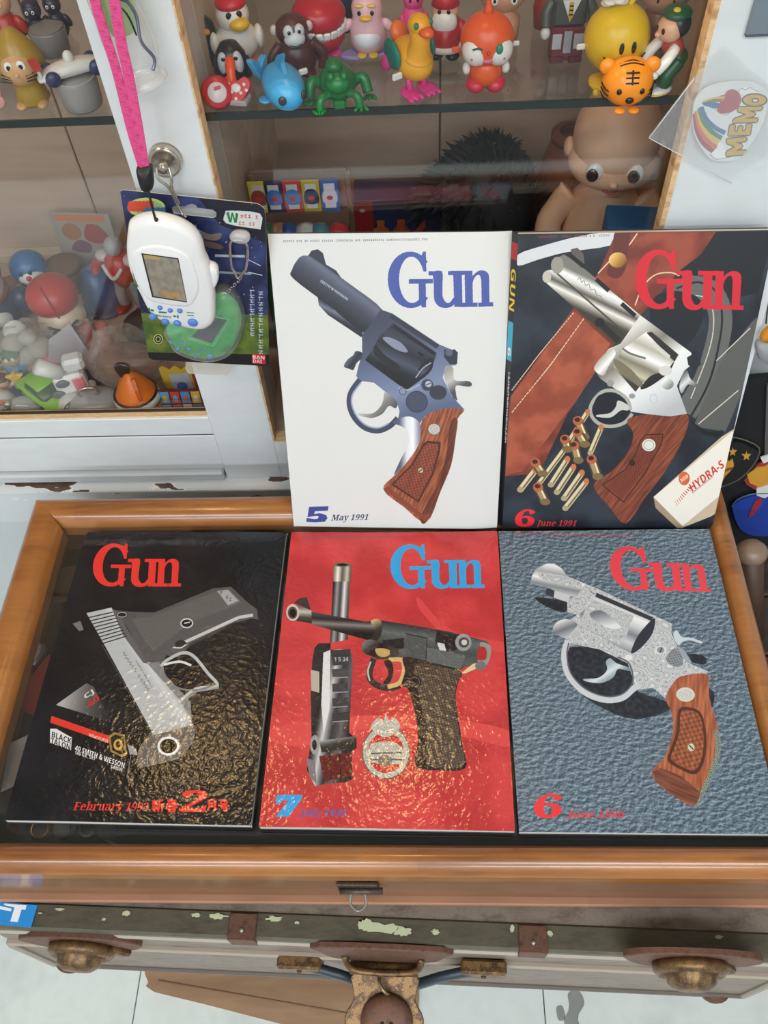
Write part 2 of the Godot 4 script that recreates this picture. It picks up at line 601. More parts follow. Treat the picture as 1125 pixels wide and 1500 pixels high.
	blob([572, 888, 605, 868, 650, 862, 690, 890, 696, 950, 650, 1035, 575, 1122, 605, 1050, 638, 985, 640, 935, 615, 908], ramp(600, 960, 690, 960, [rgb(80, 90, 112), rgb(216, 218, 224), rgb(236, 236, 240), rgb(120, 130, 150)]))
	blob([712, 864, 760, 834, 830, 824, 884, 834, 856, 872, 846, 960, 826, 1075, 780, 1190, 715, 1332, 615, 1265, 525, 1186, 580, 1120, 655, 1035, 692, 960, 694, 900], timber(0.35, -1.0, rgb(176, 104, 72), rgb(112, 56, 34), 11), 4)
	blob([856, 872, 846, 960, 826, 1075, 780, 1190, 715, 1332, 690, 1310, 760, 1170, 800, 1050, 815, 950, 826, 880], timber(0.35, -1.0, rgb(120, 62, 42), rgb(78, 36, 24), 12), 4)
	shape([525, 1186, 715, 1334, 735, 1290, 700, 1300, 545, 1172], rgb(128, 62, 44))
	shape([702, 984, 722, 968, 782, 974, 776, 1025, 745, 1122, 682, 1246, 562, 1166, 575, 1150, 650, 1075], rgb(70, 32, 22))
	shape([708, 992, 726, 978, 772, 983, 766, 1025, 738, 1118, 678, 1234, 574, 1164, 590, 1145, 658, 1078], timber(0.6, -1, rgb(166, 88, 66), rgb(84, 38, 28), 13, 4.0))
	disc(753, 917, 29, 27, rgb(110, 70, 52))
	disc(753, 917, 26, 24, speckle(rgb(214, 212, 204), rgb(150, 146, 138), 6, 0.2))
	disc(692, 1100, 15, 15, rgb(60, 40, 30))
	disc(692, 1100, 12, 12, rgb(190, 170, 130))
	line([684, 1106, 700, 1094], 4, rgb(50, 36, 28))
	masthead([555, 140, 1013, 140, 1015, 384, 558, 386], rgb(64, 82, 158))
	var blue := rgb(58, 66, 140)
	shape([192, 1268, 280, 1264, 276, 1284, 218, 1288, 214, 1300, 240, 1296, 268, 1304, 274, 1318, 262, 1334, 222, 1338, 178, 1336, 180, 1318, 210, 1322, 228, 1322, 236, 1312, 226, 1308, 184, 1314], blue)
	text("May 1991", true, Vector2(298, 1302), Vector2(462, 1298), Vector2(287, 1338), rgb(44, 48, 84))
	return im

func cover_july() -> Image:
	canvas(CW, CHH, rgb(190, 44, 50), [170, 53, 1030, 52, 1113, 1318, 20, 1304])
	fill(pts2([0, 0, CW, 0, CW, CHH, 0, CHH]), speckle(rgb(182, 52, 56), rgb(204, 66, 68), 21, 0.003))
	blob([40, 900, 300, 840, 700, 830, 1060, 880, 1100, 960, 800, 900, 500, 880, 200, 960], rgb(212, 74, 74))
	blob([700, 330, 840, 470, 1060, 520, 1060, 560, 860, 520, 720, 400], rgb(208, 70, 72))
	tiny(210, 82, 730, 78, 9, rgb(150, 60, 110))
	# pistol seen from above
	shape([345, 200, 420, 196, 412, 262, 404, 505, 328, 520, 342, 262], ramp(335, 400, 415, 400, [rgb(40, 38, 40), rgb(150, 148, 150), rgb(60, 58, 62), rgb(225, 225, 228), rgb(90, 88, 92), rgb(30, 28, 30)]))
	shape([343, 196, 420, 190, 418, 262, 344, 262], ramp(343, 230, 420, 230, [rgb(110, 100, 90), rgb(240, 236, 226), rgb(90, 84, 80), rgb(200, 192, 180), rgb(60, 55, 52)]))
	disc(382, 192, 36, 9, rgb(110, 96, 80))
	disc(382, 192, 22, 5, rgb(24, 20, 20))
	shape([280, 520, 330, 520, 330, 548, 414, 545, 424, 600, 408, 900, 440, 930, 440, 965, 415, 985, 424, 1095, 398, 1112, 300, 1120, 262, 1130, 228, 1060, 236, 990, 248, 930, 245, 740, 252, 600, 262, 540], ramp(245, 800, 420, 820, [rgb(44, 40, 42), rgb(30, 28, 30), rgb(196, 198, 202), rgb(44, 44, 48), rgb(90, 90, 96), rgb(32, 30, 34)]))
	shape([300, 560, 330, 548, 325, 800, 300, 905, 290, 780], rgb(214, 216, 220))
	shape([336, 550, 412, 546, 406, 610, 338, 615], rgb(54, 54, 60))
	text("1 5 34", false, Vector2(346, 580), Vector2(406, 578), Vector2(346, 598), rgb(180, 180, 184))
	for i in 4:
		shape([336, 630 + i * 62, 406, 626 + i * 62, 404, 660 + i * 62, 338, 664 + i * 62], rgb(70 - i * 6, 68 - i * 6, 74 - i * 6))
		line([338, 668 + i * 62, 404, 664 + i * 62], 4, rgb(150, 150, 156))
	shape([246, 632, 282, 640, 282, 730, 248, 720], rgb(180, 168, 158))
	disc(262, 952, 20, 42, rgb(150, 148, 150))
	disc(260, 952, 10, 22, rgb(30, 28, 30))
	shape([280, 935, 440, 915, 436, 960, 290, 985], ramp(300, 930, 310, 985, [rgb(170, 168, 170), rgb(50, 48, 50), rgb(24, 22, 24)]))
	shape([280, 1000, 420, 985, 420, 1085, 300, 1110], rgb(96, 22, 28))
	line([325, 1005, 330, 1105], 5, rgb(30, 20, 22))
	line([368, 995, 372, 1100], 5, rgb(30, 20, 22))
	shape([225, 1008, 262, 1020, 268, 1120, 240, 1090], rgb(120, 116, 118))
	# pistol seen from the side
	shape([250, 388, 480, 430, 540, 425, 545, 500, 500, 512, 250, 440], ramp(400, 405, 390, 480, [rgb(70, 66, 68), rgb(40, 36, 38), rgb(132, 126, 126), rgb(50, 46, 48), rgb(22, 20, 22)]))
	shape([176, 358, 250, 380, 252, 438, 180, 425], ramp(215, 365, 205, 435, [rgb(90, 84, 80), rgb(196, 186, 172), rgb(70, 64, 62), rgb(40, 36, 36)]))
	shape([178, 352, 200, 332, 232, 328, 248, 382], rgb(60, 50, 50))
	disc(172, 392, 28, 35, rgb(196, 188, 178))
	disc(171, 393, 20, 26, rgb(80, 70, 66))
	disc(172, 394, 13, 18, rgb(16, 12, 12))
	shape([470, 515, 545, 490, 545, 425, 700, 452, 830, 475, 990, 515, 1005, 540, 1000, 600, 975, 632, 900, 620, 880, 636, 640, 580, 600, 585, 540, 575, 500, 575, 465, 550], ramp(720, 455, 690, 620, [rgb(50, 52, 54), rgb(96, 102, 104), rgb(66, 72, 74), rgb(86, 92, 94), rgb(40, 42, 44)]))
	blob([500, 430, 530, 420, 548, 440, 545, 480, 525, 510, 500, 505, 520, 470], ramp(500, 430, 545, 500, [rgb(200, 180, 130), rgb(60, 56, 56), rgb(28, 26, 28)]))
	shape([650, 480, 740, 500, 735, 600, 645, 575], rgb(76, 82, 84))
	line([650, 482, 738, 502, 732, 600], 4, rgb(40, 44, 46))
	shape([740, 540, 900, 575, 880, 632, 735, 600], rgb(92, 98, 100))
	shape([548, 510, 640, 500, 640, 545, 560, 545], rgb(36, 34, 36))
	shape([780, 470, 850, 488, 880, 490, 900, 540, 820, 560, 770, 520], rgb(34, 34, 38))
	shape([780, 520, 810, 526, 818, 556, 790, 552], rgb(205, 206, 204))
	blob([960, 520, 1000, 530, 1006, 560, 995, 605, 970, 620, 950, 600, 965, 560], rgb(140, 144, 144))
	blob([955, 540, 985, 545, 985, 590, 950, 590], rgb(170, 46, 50))
	disc(890, 520, 34, 36, rgb(146, 148, 148))
	disc(892, 520, 22, 22, rgb(70, 72, 74))
	disc(894, 520, 12, 12, rgb(200, 200, 198))
	shape([880, 650, 930, 610, 950, 605, 960, 622, 900, 650], rgb(212, 196, 150))
	disc(962, 618, 22, 20, rgb(110, 112, 112))
	blob([466, 520, 500, 505, 545, 520, 600, 540, 610, 580, 540, 590, 500, 575, 468, 560], ramp(480, 510, 560, 590, [rgb(120, 118, 116), rgb(30, 28, 30), rgb(70, 66, 62)]))
	blob([520, 545, 560, 545, 590, 560, 560, 580, 530, 572], rgb(190, 160, 100))
	disc(600, 562, 20, 20, rgb(60, 58, 60))
	line([512, 590, 496, 640, 502, 680, 540, 705, 590, 712, 620, 700], 26, rgb(50, 46, 48), true)
	line([500, 600, 488, 640, 496, 680], 7, rgb(190, 188, 186), true)
	line([580, 592, 632, 595, 640, 640, 620, 690, 575, 706], 18, rgb(206, 176, 116), true)
	blob([556, 600, 585, 596, 596, 640, 580, 690, 552, 690, 575, 650], rgb(40, 36, 38))
	blob([640, 580, 760, 605, 880, 640, 868, 690, 858, 750, 872, 850, 890, 960, 900, 1050, 780, 1060, 690, 1040, 700, 930, 688, 820, 660, 720, 630, 700, 645, 640], rgb(40, 34, 34), 4)
	blob([690, 610, 780, 620, 878, 646, 864, 690, 855, 750, 866, 850, 884, 960, 890, 1040, 790, 1050, 735, 1030, 738, 920, 718, 810, 700, 720, 690, 680], timber(1, 0.2, rgb(112, 98, 88), rgb(46, 36, 32), 22, 3.0), 4)
	disc(684, 686, 30, 28, rgb(34, 30, 32))
	ring(684, 686, 22, 20, 4, rgb(90, 84, 84))
	# oval silver badge: wreath, spread wings above, small vehicle in the middle
	fill(tps(oval(564, 985, 100, 112, 36)), speckle(rgb(150, 148, 142), rgb(196, 194, 186), 23, 0.12))
	fill(tps(oval(564, 985, 76, 88, 36)), rgb(182, 42, 48))
	ring(564, 985, 100, 112, 5, rgb(96, 92, 88))
	shape([500, 950, 540, 938, 600, 940, 630, 960, 645, 985, 640, 1030, 560, 1040, 495, 1025, 485, 985], speckle(rgb(140, 138, 132), rgb(206, 204, 196), 24, 0.15))
	line([500, 990, 630, 985], 6, rgb(80, 78, 74))
	line([495, 1015, 640, 1015], 6, rgb(90, 86, 82))
	disc(560, 1020, 30, 24, rgb(110, 106, 100))
	blob([500, 875, 530, 838, 555, 850, 562, 818, 578, 850, 600, 836, 625, 872, 600, 905, 564, 920, 525, 905], speckle(rgb(150, 148, 142), rgb(214, 212, 204), 25, 0.15))
	masthead([580, 108, 970, 112, 978, 294, 586, 296], rgb(52, 158, 222))
	shape([100, 1166, 208, 1166, 204, 1184, 148, 1260, 92, 1260, 150, 1190, 124, 1190, 108, 1206, 92, 1206], rgb(52, 158, 222))
	text("July 1991", true, Vector2(204, 1226), Vector2(404, 1228), Vector2(190, 1266), rgb(84, 96, 176))
	return im

func cover_june_ninety() -> Image:
	canvas(CW, CHH, rgb(70, 84, 100), [27, 55, 897, 16, 1150, 1300, 100, 1284])
	var n := FastNoiseLite.new()
	n.seed = 31
	n.frequency = 0.028
	n.fractal_octaves = 3
	n.domain_warp_enabled = true
	n.domain_warp_amplitude = 20.0
	var px := CW
	for y in range(0, CHH):
		for x in range(0, px, 1):
			# pebbled hide: small lit and dark grains printed all over
			var h := n.get_noise_2d(x, y * 1.5) - n.get_noise_2d(x + 3, y * 1.5 + 7)
			var k := clampf(0.42 + h * 1.0, 0, 1)
			im.set_pixel(x, y, Color(0.23, 0.29, 0.34).lerp(Color(0.57, 0.65, 0.72), k))
	tiny(90, 66, 590, 62, 8, rgb(190, 60, 70))
	var ink := rgb(22, 27, 36)
	var ink2 := speckle(rgb(18, 22, 30), rgb(40, 48, 60), 33, 0.03)
	blob([185, 330, 300, 350, 290, 390, 230, 375, 180, 345], ink2)
	blob([290, 540, 560, 560, 560, 700, 700, 760, 690, 800, 560, 830, 440, 790, 340, 720, 290, 620], ink2)
	blob([740, 560, 840, 560, 865, 590, 830, 600], ink2)
	blob([860, 700, 890, 720, 880, 780, 870, 740], ink2)
	var chrome := scroll(rgb(214, 218, 221), rgb(120, 126, 134), 34)
	shape([175, 212, 220, 186, 250, 186, 280, 205, 300, 235, 375, 268, 400, 280, 380, 330, 300, 320, 215, 285, 152, 275, 160, 240], ramp(260, 200, 240, 310, [rgb(226, 230, 234), rgb(160, 166, 174), rgb(236, 238, 240), rgb(128, 134, 142), rgb(200, 204, 208)]))
	blob([200, 225, 300, 240, 360, 268, 340, 285, 240, 262, 190, 245], chrome)
	shape([218, 290, 312, 322, 305, 352, 214, 318], rgb(48, 54, 64))
	shape([250, 300, 312, 322, 306, 350, 246, 330], rgb(196, 200, 206))
	shape([375, 268, 425, 288, 650, 395, 725, 430, 722, 470, 745, 530, 800, 600, 870, 630, 860, 640, 720, 700, 690, 745, 640, 700, 575, 710, 540, 600, 430, 545, 310, 520, 290, 500, 300, 430, 340, 400, 300, 390, 300, 340, 340, 320], chrome)
	shape([418, 310, 655, 408, 640, 470, 555, 558, 520, 540, 340, 440, 352, 395], ramp(520, 350, 450, 510, [rgb(150, 156, 164), rgb(238, 240, 242), rgb(196, 200, 206), rgb(120, 126, 136), rgb(206, 210, 214), rgb(140, 146, 154)]))
	shape([400, 330, 570, 400, 520, 530, 345, 440], scroll(rgb(210, 214, 218), rgb(126, 132, 140), 35))
	blob([390, 395, 440, 380, 500, 430, 515, 452, 470, 455, 420, 430], ramp(420, 390, 440, 450, [rgb(110, 116, 126), rgb(220, 224, 228)]))
	shape([420, 305, 650, 405, 640, 420, 415, 322], rgb(40, 46, 56))
	blob([655, 408, 645, 470, 600, 530, 555, 558, 575, 500, 610, 450], rgb(34, 40, 50))
	blob([240, 462, 262, 430, 300, 420, 340, 440, 320, 470, 300, 500, 262, 490], ramp(260, 430, 300, 500, [rgb(226, 228, 230), rgb(110, 116, 126), rgb(196, 200, 206)]))
	line([300, 515, 285, 570, 300, 650, 360, 720, 440, 752, 510, 745, 555, 710, 580, 690], 26, rgb(196, 202, 208), true)
	line([304, 520, 296, 570, 310, 645, 366, 708, 442, 738, 505, 732, 545, 700, 560, 660, 545, 600, 500, 575], 6, rgb(84, 90, 100), true)
	blob([470, 580, 495, 600, 550, 620, 545, 632, 500, 625, 480, 660, 430, 684, 370, 678, 362, 668, 420, 662, 455, 630, 452, 595], ramp(430, 620, 470, 670, [rgb(150, 170, 184), rgb(210, 220, 228), rgb(120, 136, 150)]))
	blob([730, 470, 745, 458, 765, 485, 800, 488, 848, 505, 840, 512, 800, 500, 770, 505, 750, 520, 735, 500], rgb(196, 206, 214))
	blob([745, 530, 770, 540, 800, 590, 780, 590], rgb(150, 160, 170))
	blob([740, 530, 760, 560, 765, 600, 735, 612, 700, 590, 705, 560], timber(1, 1, rgb(170, 174, 180), rgb(86, 92, 100), 36, 3.0))
	disc(676, 542, 24, 18, rgb(210, 214, 218))
	disc(676, 542, 15, 13, rgb(140, 146, 154))
	line([672, 552, 682, 532], 5, rgb(44, 50, 58))
	disc(545, 575, 16, 12, rgb(220, 224, 226))
	blob([715, 690, 760, 650, 862, 640, 868, 690, 872, 760, 905, 880, 905, 960, 870, 1060, 800, 1178, 720, 1150, 640, 1085, 628, 1040, 680, 980, 715, 880, 712, 800, 690, 745], timber(0.25, -1.0, rgb(190, 112, 76), rgb(134, 70, 44), 37), 4)
	blob([905, 880, 908, 960, 872, 1065, 805, 1184, 795, 1170, 850, 1060, 885, 960, 885, 880], speckle(rgb(60, 80, 66), rgb(170, 178, 168), 38, 0.2), 4)
	shape([630, 1045, 640, 1085, 720, 1150, 800, 1178, 820, 1130, 740, 1060, 660, 1030], timber(1, 0.4, rgb(140, 82, 60), rgb(92, 48, 34), 39))
	blob([742, 790, 785, 780, 830, 800, 848, 860, 850, 940, 835, 1010, 800, 1055, 740, 1035, 690, 1000, 705, 950, 730, 880], rgb(78, 38, 26), 4)
	blob([750, 802, 785, 792, 822, 808, 838, 862, 838, 940, 824, 1000, 795, 1040, 742, 1022, 704, 992, 718, 950, 742, 880], timber(0.4, -1, rgb(190, 112, 72), rgb(98, 48, 30), 40, 5.0), 4)
	disc(772, 727, 38, 30, rgb(206, 206, 200))
	disc(772, 727, 30, 23, speckle(rgb(226, 226, 220), rgb(170, 170, 164), 41, 0.2))
	disc(786, 945, 18, 20, rgb(150, 122, 60))
	disc(788, 945, 13, 15, rgb(206, 204, 190))
	line([780, 936, 796, 954], 5, rgb(50, 46, 40))
	masthead([468, 103, 872, 108, 894, 292, 486, 294], rgb(226, 62, 76))
	text("6", true, Vector2(165, 1136), Vector2(272, 1136), Vector2(154, 1230), rgb(226, 52, 62))
	text("6", true, Vector2(172, 1134), Vector2(266, 1134), Vector2(162, 1226), rgb(226, 52, 62))
	text("June 1990", true, Vector2(294, 1202), Vector2(514, 1204), Vector2(282, 1238), rgb(216, 56, 66))
	return im

func cover_june_ninety_one() -> Image:
	canvas(CW, CHH, rgb(32, 38, 48), [100, 28, 1130, 64, 884, 1212, 22, 1222])
	fill(pts2([0, 0, CW, 0, CW, CHH, 0, CHH]), speckle(rgb(26, 31, 41), rgb(42, 50, 62), 51, 0.004))
	# pale band, leather holster, belt
	blob([98, 110, 200, 80, 360, 48, 500, 40, 490, 90, 300, 110, 180, 135, 98, 155], rgb(206, 210, 214), 3)
	var hide := speckle(rgb(140, 66, 48), rgb(168, 86, 62), 52, 0.006)
	var hide2 := speckle(rgb(112, 48, 36), rgb(150, 72, 54), 53, 0.006)
	shape([505, 40, 920, 60, 860, 130, 760, 200, 640, 330, 480, 500, 300, 760, 180, 1000, 20, 1012, 60, 690, 300, 370, 430, 200], hide2)
	shape([330, 345, 480, 480, 300, 750, 110, 990, 28, 1008, 64, 680], hide)
	shape([900, 60, 1120, 70, 1060, 300, 900, 330, 800, 200], rgb(24, 28, 36))
	line([590, 50, 560, 90, 470, 160, 430, 200], 5, rgb(224, 200, 170))
	line([330, 350, 180, 520, 66, 660], 4, rgb(224, 196, 164))
	line([372, 375, 230, 560, 66, 750], 4, rgb(224, 196, 164))
	for i in 30:
		var a := i / 30.0
		line([lerpf(330, 66, a) - 3, lerpf(350, 665, a) - 4, lerpf(330, 66, a) + 3, lerpf(350, 665, a) + 4], 3, rgb(120, 54, 40))
		line([lerpf(372, 66, a) - 3, lerpf(375, 752, a) - 4, lerpf(372, 66, a) + 3, lerpf(375, 752, a) + 4], 3, rgb(120, 54, 40))
	line([580, 330, 610, 260, 660, 215, 720, 208, 755, 222], 5, rgb(224, 196, 164), true)
	blob([500, 40, 560, 44, 548, 130, 540, 190, 510, 222, 472, 210, 468, 180, 490, 120], rgb(96, 44, 38), 4)
	disc(510, 150, 36, 30, ramp(480, 130, 540, 170, [rgb(240, 206, 130), rgb(190, 140, 66), rgb(120, 84, 40)]))
	line([745, 290, 820, 270, 885, 300, 915, 380, 905, 480, 860, 620, 790, 740], 90, rgb(96, 98, 96), true)
	line([745, 270, 830, 250, 900, 290, 922, 380, 910, 490, 870, 640, 800, 770], 8, rgb(28, 30, 34), true)
	line([820, 300, 870, 320, 890, 400, 870, 520, 800, 700], 4, rgb(206, 200, 186), true)
	blob([660, 300, 740, 280, 830, 310, 850, 380, 800, 480, 720, 520, 640, 380], rgb(26, 30, 38))
	shape([1035, 410, 1080, 370, 990, 700, 935, 830, 810, 810, 915, 560], rgb(88, 88, 86))
	line([1030, 432, 900, 555], 4, rgb(206, 200, 186))
	line([985, 670, 830, 800], 4, rgb(206, 200, 186))
	blob([800, 790, 870, 830, 925, 825, 915, 850, 850, 840], rgb(20, 24, 30))
	# revolver
	var chrome := ramp(400, 220, 330, 330, [rgb(120, 118, 112), rgb(246, 246, 244), rgb(206, 206, 202), rgb(90, 86, 78), rgb(236, 234, 228), rgb(150, 144, 132), rgb(60, 56, 50)])
	shape([318, 100, 345, 94, 370, 118, 375, 160, 330, 150], rgb(90, 86, 82))
	shape([240, 140, 290, 118, 340, 150, 600, 370, 640, 420, 560, 470, 520, 500, 200, 215, 215, 180, 242, 176], chrome)
	line([235, 170, 540, 440], 7, rgb(70, 66, 60))
	disc(262, 160, 26, 34, rgb(150, 146, 138))
	disc(218, 205, 18, 24, rgb(190, 186, 176))
	for q in [[318, 125, 372, 170], [422, 222, 474, 270], [525, 322, 580, 372]]:
		var a := Vector2(q[0], q[1])
		var b := Vector2(q[2], q[3])
		line([a.x, a.y, b.x, b.y], 17, rgb(28, 26, 28))
	line([345, 222, 356, 214, 362, 232, 372, 226, 380, 246, 392, 240, 400, 262, 416, 262, 424, 284, 440, 290, 452, 310, 466, 314], 3, rgb(128, 124, 118), true)
	line([425, 385, 515, 470], 24, rgb(36, 34, 34))
	disc(436, 394, 20, 18, rgb(30, 28, 30))
	shape([600, 370, 800, 520, 815, 560, 775, 590, 745, 650, 785, 760, 720, 770, 640, 762, 560, 750, 555, 700, 500, 660, 440, 620, 412, 580, 470, 500, 520, 480], ramp(520, 450, 720, 740, [rgb(220, 218, 212), rgb(128, 122, 112), rgb(236, 236, 234), rgb(216, 218, 220), rgb(180, 182, 186)]))
	shape([625, 435, 750, 535, 735, 560, 605, 640, 580, 672, 490, 570, 530, 500], ramp(640, 460, 530, 620, [rgb(236, 234, 230), rgb(180, 174, 160), rgb(250, 250, 248), rgb(130, 122, 104), rgb(200, 192, 170), rgb(60, 54, 46)]))
	shape([625, 440, 645, 436, 752, 528, 735, 555], rgb(48, 44, 42))
	shape([655, 475, 720, 532, 712, 545, 645, 490], rgb(206, 204, 198))
	blob([500, 540, 560, 580, 610, 640, 600, 655, 540, 610, 495, 565], rgb(120, 112, 92))
	line([530, 500, 560, 520, 620, 540], 8, rgb(110, 104, 92), true)
	blob([735, 555, 700, 590, 640, 610, 600, 660, 640, 650, 710, 600], rgb(40, 36, 34))
	disc(700, 590, 26, 20, rgb(210, 208, 204))
	disc(708, 642, 24, 22, ramp(690, 630, 725, 660, [rgb(240, 240, 238), rgb(110, 108, 104)]))
	shape([785, 540, 810, 525, 838, 545, 840, 570, 810, 582, 790, 570], rgb(36, 40, 46))
	blob([770, 600, 785, 590, 800, 625, 835, 650, 830, 662, 790, 645, 765, 680, 755, 650], ramp(760, 600, 820, 650, [rgb(70, 68, 66), rgb(220, 220, 220), rgb(100, 98, 96)]))
	blob([412, 580, 430, 545, 480, 500, 500, 520, 470, 570, 450, 605], ramp(420, 540, 490, 590, [rgb(150, 144, 134), rgb(244, 242, 238), rgb(120, 114, 102)]))
	disc(478, 636, 14, 14, rgb(150, 148, 144))
	disc(566, 688, 13, 10, rgb(150, 148, 144))
	line([560, 740, 545, 700, 500, 668, 450, 668, 412, 700, 395, 740, 410, 780, 450, 805, 500, 806, 540, 790, 565, 760], 14, rgb(170, 168, 160), true)
	blob([440, 680, 500, 680, 540, 715, 552, 755, 510, 795, 440, 790, 405, 750, 415, 705], rgb(26, 30, 38))
	blob([510, 705, 550, 725, 550, 745, 520, 745, 480, 772, 425, 770, 425, 762, 475, 755, 500, 730], rgb(196, 196, 192))
	ring(652, 700, 14, 18, 3, rgb(186, 188, 190))
	blob([570, 770, 640, 762, 720, 772, 782, 762, 790, 800, 760, 880, 690, 1000, 620, 1090, 540, 1198, 470, 1130, 408, 1045, 480, 990, 550, 910, 570, 840, 545, 790], timber(0.6, -1.0, rgb(150, 80, 54), rgb(96, 46, 32), 54), 4)
	line([600, 865, 622, 842, 690, 840, 682, 880, 620, 990, 530, 1112, 445, 1045, 540, 980, 585, 910, 600, 865], 5, rgb(60, 26, 20))
	shape([606, 870, 626, 850, 682, 848, 674, 880, 612, 988, 528, 1100, 456, 1045, 546, 982, 590, 912], timber(0.6, -1.0, rgb(140, 68, 48), rgb(82, 36, 28), 55, 3.0))
	disc(633, 883, 27, 25, rgb(216, 216, 210))
	ring(633, 883, 20, 18, 3, rgb(160, 160, 154))
	disc(565, 954, 13, 13, rgb(48, 26, 22))
	# cartridges
	for q in [[230, 1045, 300, 940, 22], [255, 1075, 325, 972, 22], [285, 1100, 360, 995, 22], [290, 1140, 378, 1030, 22], [100, 1066, 165, 985, 24], [180, 1040, 320, 860, 20], [300, 880, 385, 750, 20], [395, 915, 440, 812, 20]]:
		line([q[0], q[1], q[2], q[3]], q[4] + 5, rgb(96, 78, 48))
		line([q[0], q[1], q[2], q[3]], q[4], rgb(214, 200, 166))
		line([q[0] + 3, q[1] + 3, q[2] + 3, q[3] + 3], q[4] * 0.3, rgb(110, 92, 60))
		disc(q[0], q[1], q[4] * 0.62, q[4] * 0.5, rgb(170, 154, 120))
		disc(q[2], q[3], q[4] * 0.52, q[4] * 0.6, rgb(196, 112, 72))
	for q in [[344, 785, 370, 850], [342, 832, 372, 880], [328, 885, 345, 945], [400, 940, 425, 1010], [165, 955, 195, 1000], [175, 1055, 205, 1115], [290, 860, 300, 900]]:
		line([q[0], q[1], q[2], q[3]], 40, rgb(76, 60, 36))
		line([q[0], q[1], q[2], q[3]], 26, rgb(160, 140, 96))
		line([q[0] + 8, q[1], q[2] + 8, q[3]], 6, rgb(232, 220, 190))
		disc(q[2], q[3], 22, 14, rgb(120, 98, 62))
		disc(q[0], q[1], 21, 19, rgb(176, 94, 62))
		disc(q[0] - 2, q[1] - 4, 12, 9, rgb(60, 30, 22))
	# carton
	shape([652, 1090, 920, 850, 1000, 800, 960, 1110, 880, 1165, 760, 1215, 660, 1130], rgb(196, 176, 152))
	shape([652, 1090, 960, 830, 1040, 880, 940, 1060, 768, 1205], rgb(230, 224, 214))
	shape([652, 1092, 768, 1207, 760, 1226, 660, 1134], rgb(160, 140, 118))
	for i in 9:
		line([738 + i * 6.5, 1106 - i * 7 , 748 + i * 6.5, 1124 - i * 7.5 - i], 1.5 + i * 0.35, rgb(196, 52, 40))
	text("HYDRA-S", false, Vector2(792, 1040), Vector2(918, 940), Vector2(806, 1068), rgb(200, 44, 40))
	tiny(805, 1075, 890, 1005, 6, rgb(120, 60, 50))
	disc(774, 1015, 22, 27, rgb(206, 96, 48))
	text("NEW", false, Vector2(758, 1018), Vector2(786, 996), Vector2(764, 1032), rgb(240, 220, 196))
	tiny(180, 48, 480, 56, 8, rgb(150, 60, 66))
	masthead([578, 112, 1018, 134, 1004, 364, 580, 346], rgb(206, 34, 50))
	text("6", true, Vector2(84, 1148), Vector2(168, 1148), Vector2(70, 1218), rgb(220, 42, 50))
	text("6", true, Vector2(90, 1146), Vector2(162, 1146), Vector2(78, 1214), rgb(220, 42, 50))
	text("June 1991", true, Vector2(176, 1190), Vector2(342, 1188), Vector2(164, 1222), rgb(196, 52, 58))
	return im

